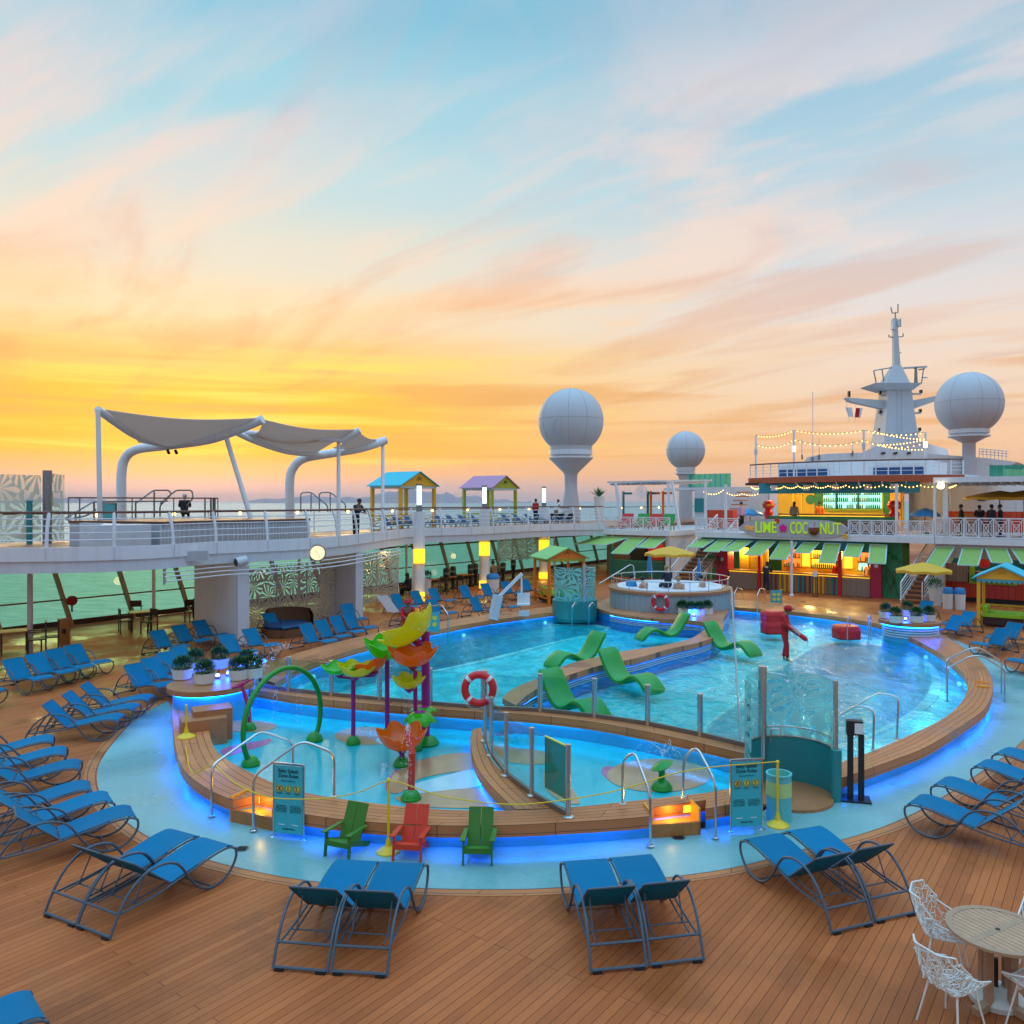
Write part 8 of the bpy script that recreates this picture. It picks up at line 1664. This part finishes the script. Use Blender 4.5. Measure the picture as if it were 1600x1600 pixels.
def person(label, loc, rz, pose, top, legs, skin=None, hair=None, cap=None, tilt=0, group=None, sc=1.0, long_hair=False):
    sk = skin or m_skin
    J = dict(pv=(0, 0, .94), ch=(0, .0, 1.24), nk=(0, .01, 1.46), hd=(0, .035, 1.62), sR=(.175, 0, 1.41), sL=(-.175, 0, 1.41), eR=(.23, -.02, 1.14), eL=(-.23, -.02, 1.14), wR=(.24, .08, .90), wL=(-.24, .08, .90), hR=(.085, 0, .90), hL=(-.085, 0, .90), kR=(.095, .025, .50), kL=(-.095, .025, .50), aR=(.10, 0, .085), aL=(-.10, 0, .085), tR=(.115, .15, .03), tL=(-.115, .15, .03))
    J.update(POSES[pose]); J = {k: Vector(v) for k, v in J.items()}
    t = thing('person', label, 'person', (0, 0, 0), group); t.rotation_euler = (tilt, 0, rz); t.scale = (sc, sc, sc)
    V, Ed, Rd = [], [], []
    def add(p, r, par=None): V.append(Vector(p)); Rd.append(r); Ed.append((par, len(V)-1)) if par is not None else None; return len(V)-1
    pv = add(J['pv'], (.145, .10)); ch = add(J['ch'], (.15, .105), pv); cu_ = add(J['ch'].lerp(J['nk'], .55), (.13, .09), ch); nk = add(J['nk'], .055, cu_); h0 = add(J['nk'].lerp(J['hd'], .5)+V3(0, .015, 0), .068, nk); h1 = add(J['hd'], (.080, .098), h0); h2 = add(J['hd']+(J['hd']-J['nk']).normalized()*.075, .060, h1)
    for s in 'RL':
        sh = add(J['s'+s], .062, cu_); el = add(J['e'+s], .042, sh); wr = add(J['w'+s], .030, el); d = (J['w'+s]-J['e'+s]).normalized(); pm = add(J['w'+s]+d*.07, (.036, .018), wr)
        side = d.cross(V3(0, 1, 0)).normalized() if abs(d.y) < .9 else V3(1, 0, 0)
        for q in range(4): a = add(J['w'+s]+d*.12+side*(-.03+.02*q), .0095, pm); add(J['w'+s]+d*(.16+.012*(1 if q in (1, 2) else 0))+side*(-.03+.02*q)+V3(0, .015, -.01), .008, a)
        th = add(J['w'+s]+d*.06+side*.045, .010, pm); add(J['w'+s]+d*.10+side*.062, .009, th)
        hp_ = add(J['h'+s], .088, pv); kn = add(J['k'+s], .060, hp_); an = add(J['a'+s], .040, kn); add(J['t'+s], .034, an)
    o = bpy.data.objects.new('body', skin_mesh('body', V, Ed, Rd, sk)); COL.objects.link(o); o.parent = t
    # face
    f = J['hd']; b = MB(); b.ball((f.x, f.y+.098, f.z-.012), .018, 8); b.build('nose', sk, t); b = MB(); b.ball((f.x-.03, f.y+.086, f.z+.012), .010, 6); b.ball((f.x+.03, f.y+.086, f.z+.012), .010, 6); b.build('eyes', m_black, t); b = MB(); b.obox((f.x, f.y+.088, f.z-.055), (V3(1, 0, 0), V3(0, 1, 0), V3(0, 0, 1)), (.022, .008, .005)); b.build('mouth', m_crimson, t)
    b = MB(); b.ball((f.x, f.y-.022, f.z+.045), .108, 14, (.92, 1.0, .95)); 
    if long_hair: b.ball((f.x, f.y-.07, f.z-.08), .095, 10, (1, .6, 1.5))
    b.build('hair', hair or m_hair, t)
    if cap: b = MB(); b.ball((f.x, f.y-.01, f.z+.062), .124, 14, (1, 1.08, .80)); b.sheet(lambda a, c: (f.x+(c-.5)*.16, f.y+.08+.11*a, f.z+.085-.03*a-.03*(2*c-1)**2), 4, 6, .01); b.build('cap', cap, t)
    TV, TE, TR = [], [], []
    def ad2(p, r, par=None): TV.append(Vector(p)); TR.append(r); TE.append((par, len(TV)-1)) if par is not None else None; return len(TV)-1
    aa = ad2(J['pv']-V3(0, 0, .06), (.185, .145)); a0 = ad2(J['pv']+V3(0, 0, .06), (.180, .138), aa); a1 = ad2(J['ch'], (.180, .132), a0); a2 = ad2(J['ch'].lerp(J['nk'], .55), (.150, .108), a1); ad2(J['nk']-V3(0, 0, .04), .075, a2)
    for s in 'RL': q = ad2(J['s'+s], .080, a2); r_ = ad2(J['e'+s], .062, q); ad2(J['e'+s].lerp(J['w'+s], .85), .046, r_)
    o = bpy.data.objects.new('shirt', skin_mesh('shirt', TV, TE, TR, top)); COL.objects.link(o); o.parent = t
    TV, TE, TR = [], [], []
    aa = ad2(J['pv']+V3(0, 0, .10), (.165, .125)); a0 = ad2(J['pv'], (.172, .130), aa)
    for s in 'RL': q = ad2(J['h'+s]-V3(0, 0, .02), .106, a0); r_ = ad2(J['k'+s], .078, q); ad2(J['k'+s].lerp(J['a'+s], .88), .066, r_)
    o = bpy.data.objects.new('trousers', skin_mesh('trousers', TV, TE, TR, legs)); COL.objects.link(o); o.parent = t
    t.location = loc; return t
def face_to(p, q): d = Vector(q)-Vector(p); return math.atan2(d.y, d.x)-PI/2
p = G(1226, 1034, .02); person('lifeguard in red clothes and red cap wading in the right pool with a rescue tube', p, face_to(p, p+V3(.9, -.45, 0)), 'guard', m_redcloth, m_redcloth, m_skin_d, cap=m_redcloth, sc=1.0)
q = p+V3(.16, -.14, 1.05); t = thing('rescue_tube', 'red rescue tube with white marks held by the lifeguard in the right pool', 'rescue tube', q); b = MB(); a0, a1 = q+V3(-.28, .0, .20), q+V3(.46, -.12, -.34); b.tube([a0, a0.lerp(a1, .06), a0.lerp(a1, .94), a1], [.03, .075, .075, .03], 12); b.build('float', m_red, t)
dd = (a1-a0).normalized(); uu_ = V3(0, -1, 0).cross(dd).normalized(); text_mesh('GUARD', .12, 'lettering', m_white, t, a0.lerp(a1, .45)+V3(0, -.082, 0), dd, -uu_ if uu_.z < 0 else uu_, .004, bold=.004)
b = MB(); b.tube([a1, a1+V3(.02, 0, -.1), a1+V3(-.02, 0, -.18)], .008, 5); b.build('strap', m_black, t)
p = D(636, 1013, 27.2); p.z = -.02; person('lifeguard in red jacket standing behind the tilted yellow bowl', p, face_to(p, (1, 10, 0)), 'lean', m_redcloth, m_redcloth, m_skin_d, cap=m_redcloth, hair=m_hair)
p = V3(*D(556, 800, 35.2)[:2], 3.40); person('man in dark clothes standing at the left upper deck railing', p, face_to(p, p+V3(1, -.7, 0)), 'lean', m_navy, m_blackcl, m_skin_d)
p = V3(*D(288, 800, 36)[:2], 4.02); person('grey haired person in black sitting at the whirlpool, back to us', p, face_to(p, p+V3(-.3, 1, 0)), 'sit', m_blackcl, m_blackcl, m_skin, m_hair_g)
p = V3(*D(837, 800, 56)[:2], 3.41); person('person in red shirt on the upper deck beside the far lamp pillar', p, face_to(p, p+V3(.6, 1, 0)), 'stand', m_redcloth, m_blackcl, m_skin_d)
p = V3(*D(869, 800, 58)[:2], 3.41); person('person in white shirt on the upper deck before the large radome column', p, face_to(p, p+V3(.9, 1, 0)), 'lean', m_wcloth, m_khaki, m_skin)
p = G(1197, 927); person('dark haired woman in black leaning at the ground floor bar', p, face_to(p, p+V3(.6, 1, 0)), 'lean', m_blackcl, m_navy, m_skin, long_hair=True)
p = G(304, 972)+V3(0, 0, .0); person('man in black sitting at the windows left of the white wall', p, face_to(p, p+V3(1, .5, 0)), 'sit', m_blackcl, m_blackcl, m_skin_d)
p = wpt(1158, 45.2, 3.21); person('man in pink shirt and dark shorts on the balcony left of the shop sign', p, face_to(p, p+V3(.6, -1, 0)), 'stand', m_pinkcl, m_blackcl, m_skin, hair=m_hair)
for x, v, rz, tp, lbl in ((1502, 44.6, 1.0, m_blackcl, 'person in black behind the right lattice balcony, leftmost of four'), (1531, 44.8, -.4, m_blackcl, 'person in black leaning behind the right lattice balcony, second from the left'), (1549, 44.5, -1.2, m_navy, 'person in navy behind the right lattice balcony, third from the left'), (1563, 44.5, 1.2, m_blackcl, 'person in black behind the right lattice balcony, rightmost of four')):
    person(lbl, wpt(x, v, 3.21), rz, 'lean' if 'lean' in lbl else 'stand', tp, m_blackcl, m_skin_d, sc=.93)
p = W(U(1285, 50), 49.4, 3.22); person('bartender in orange behind the upstairs bar counter', p, face_to(p, p-A), 'stand', m_cab_o, m_redcloth, m_skin_d, hair=m_hair)
p = W(U(1261, 50), 47.6, 3.22); person('woman with dark hair standing at the upstairs bar', p, face_to(p, p+A), 'stand', m_khaki, m_blackcl, m_skin_d, long_hair=True)
p = wpt(1357, 45.4, 0); person('bare armed man behind the right end of the ground floor bar', p, face_to(p, p-A), 'stand', m_skin, m_khaki, m_skin, m_hair)
p = wpt(1308, 44.9, 0); person('bartender in red shirt by the red bar post', p, face_to(p, p-A), 'stand', m_redcloth, m_blackcl, m_skin_d)
for x, y, d, rz, tp, hr, lbl in ((1044, 0, 34.0, .4, m_navy, m_hair_b, 'woman with fair hair sitting on the hot tub rim in dark swimwear'), (1008, 0, 33.6, .8, m_skin, m_hair, 'bather with dark hair in the hot tub, left one'), (1062, 0, 33.6, 2.6, m_skin, m_hair_b, 'fair haired bather in the hot tub right of the woman'), (1100, 0, 34.4, 1.6, m_skin, m_hair, 'bather in the hot tub near its right end'), (985, 0, 34.6, -.6, m_blue_p, m_hair, 'bather in blue at the left end of the hot tub')):
    pp = D(x, 900, d); pp.z = .95 if 'woman' in lbl and 'sitting' in lbl else .52; person(lbl, pp, rz, 'sit', tp, m_navy, m_skin, hr)
p = G(640, 935); person('dark haired guest sitting at the far cafe tables left of the lamp pillar', p, 1.2, 'sit', m_blackcl, m_blackcl, m_skin_d, long_hair=True)
p = G(773, 916); person('guest in pale shirt at the far windows right of the middle lamp pillar', p, .8, 'sit', m_khaki, m_blackcl, m_skin_d, sc=1.15)
# ================================================================ AIR
b = MB(); b.box((-50000, -2900, -29.5), (50000, 42000, 330)); hz = b.build('haze', None, None, 0); tag(hz, 'thin evening sea haze', 'haze', kind='stuff')
m = bpy.data.materials.new('haze_air'); m.use_nodes = True; nt = m.node_tree; nt.nodes.clear(); o = nt.nodes.new('ShaderNodeOutputMaterial'); v = nt.nodes.new('ShaderNodeVolumePrincipled')
v.inputs['Color'].default_value = (.88, .80, .84, 1); v.inputs['Density'].default_value = 2.6e-5; v.inputs['Anisotropy'].default_value = .2; nt.links.new(v.outputs[0], o.inputs['Volume']); hz.data.materials.append(m)
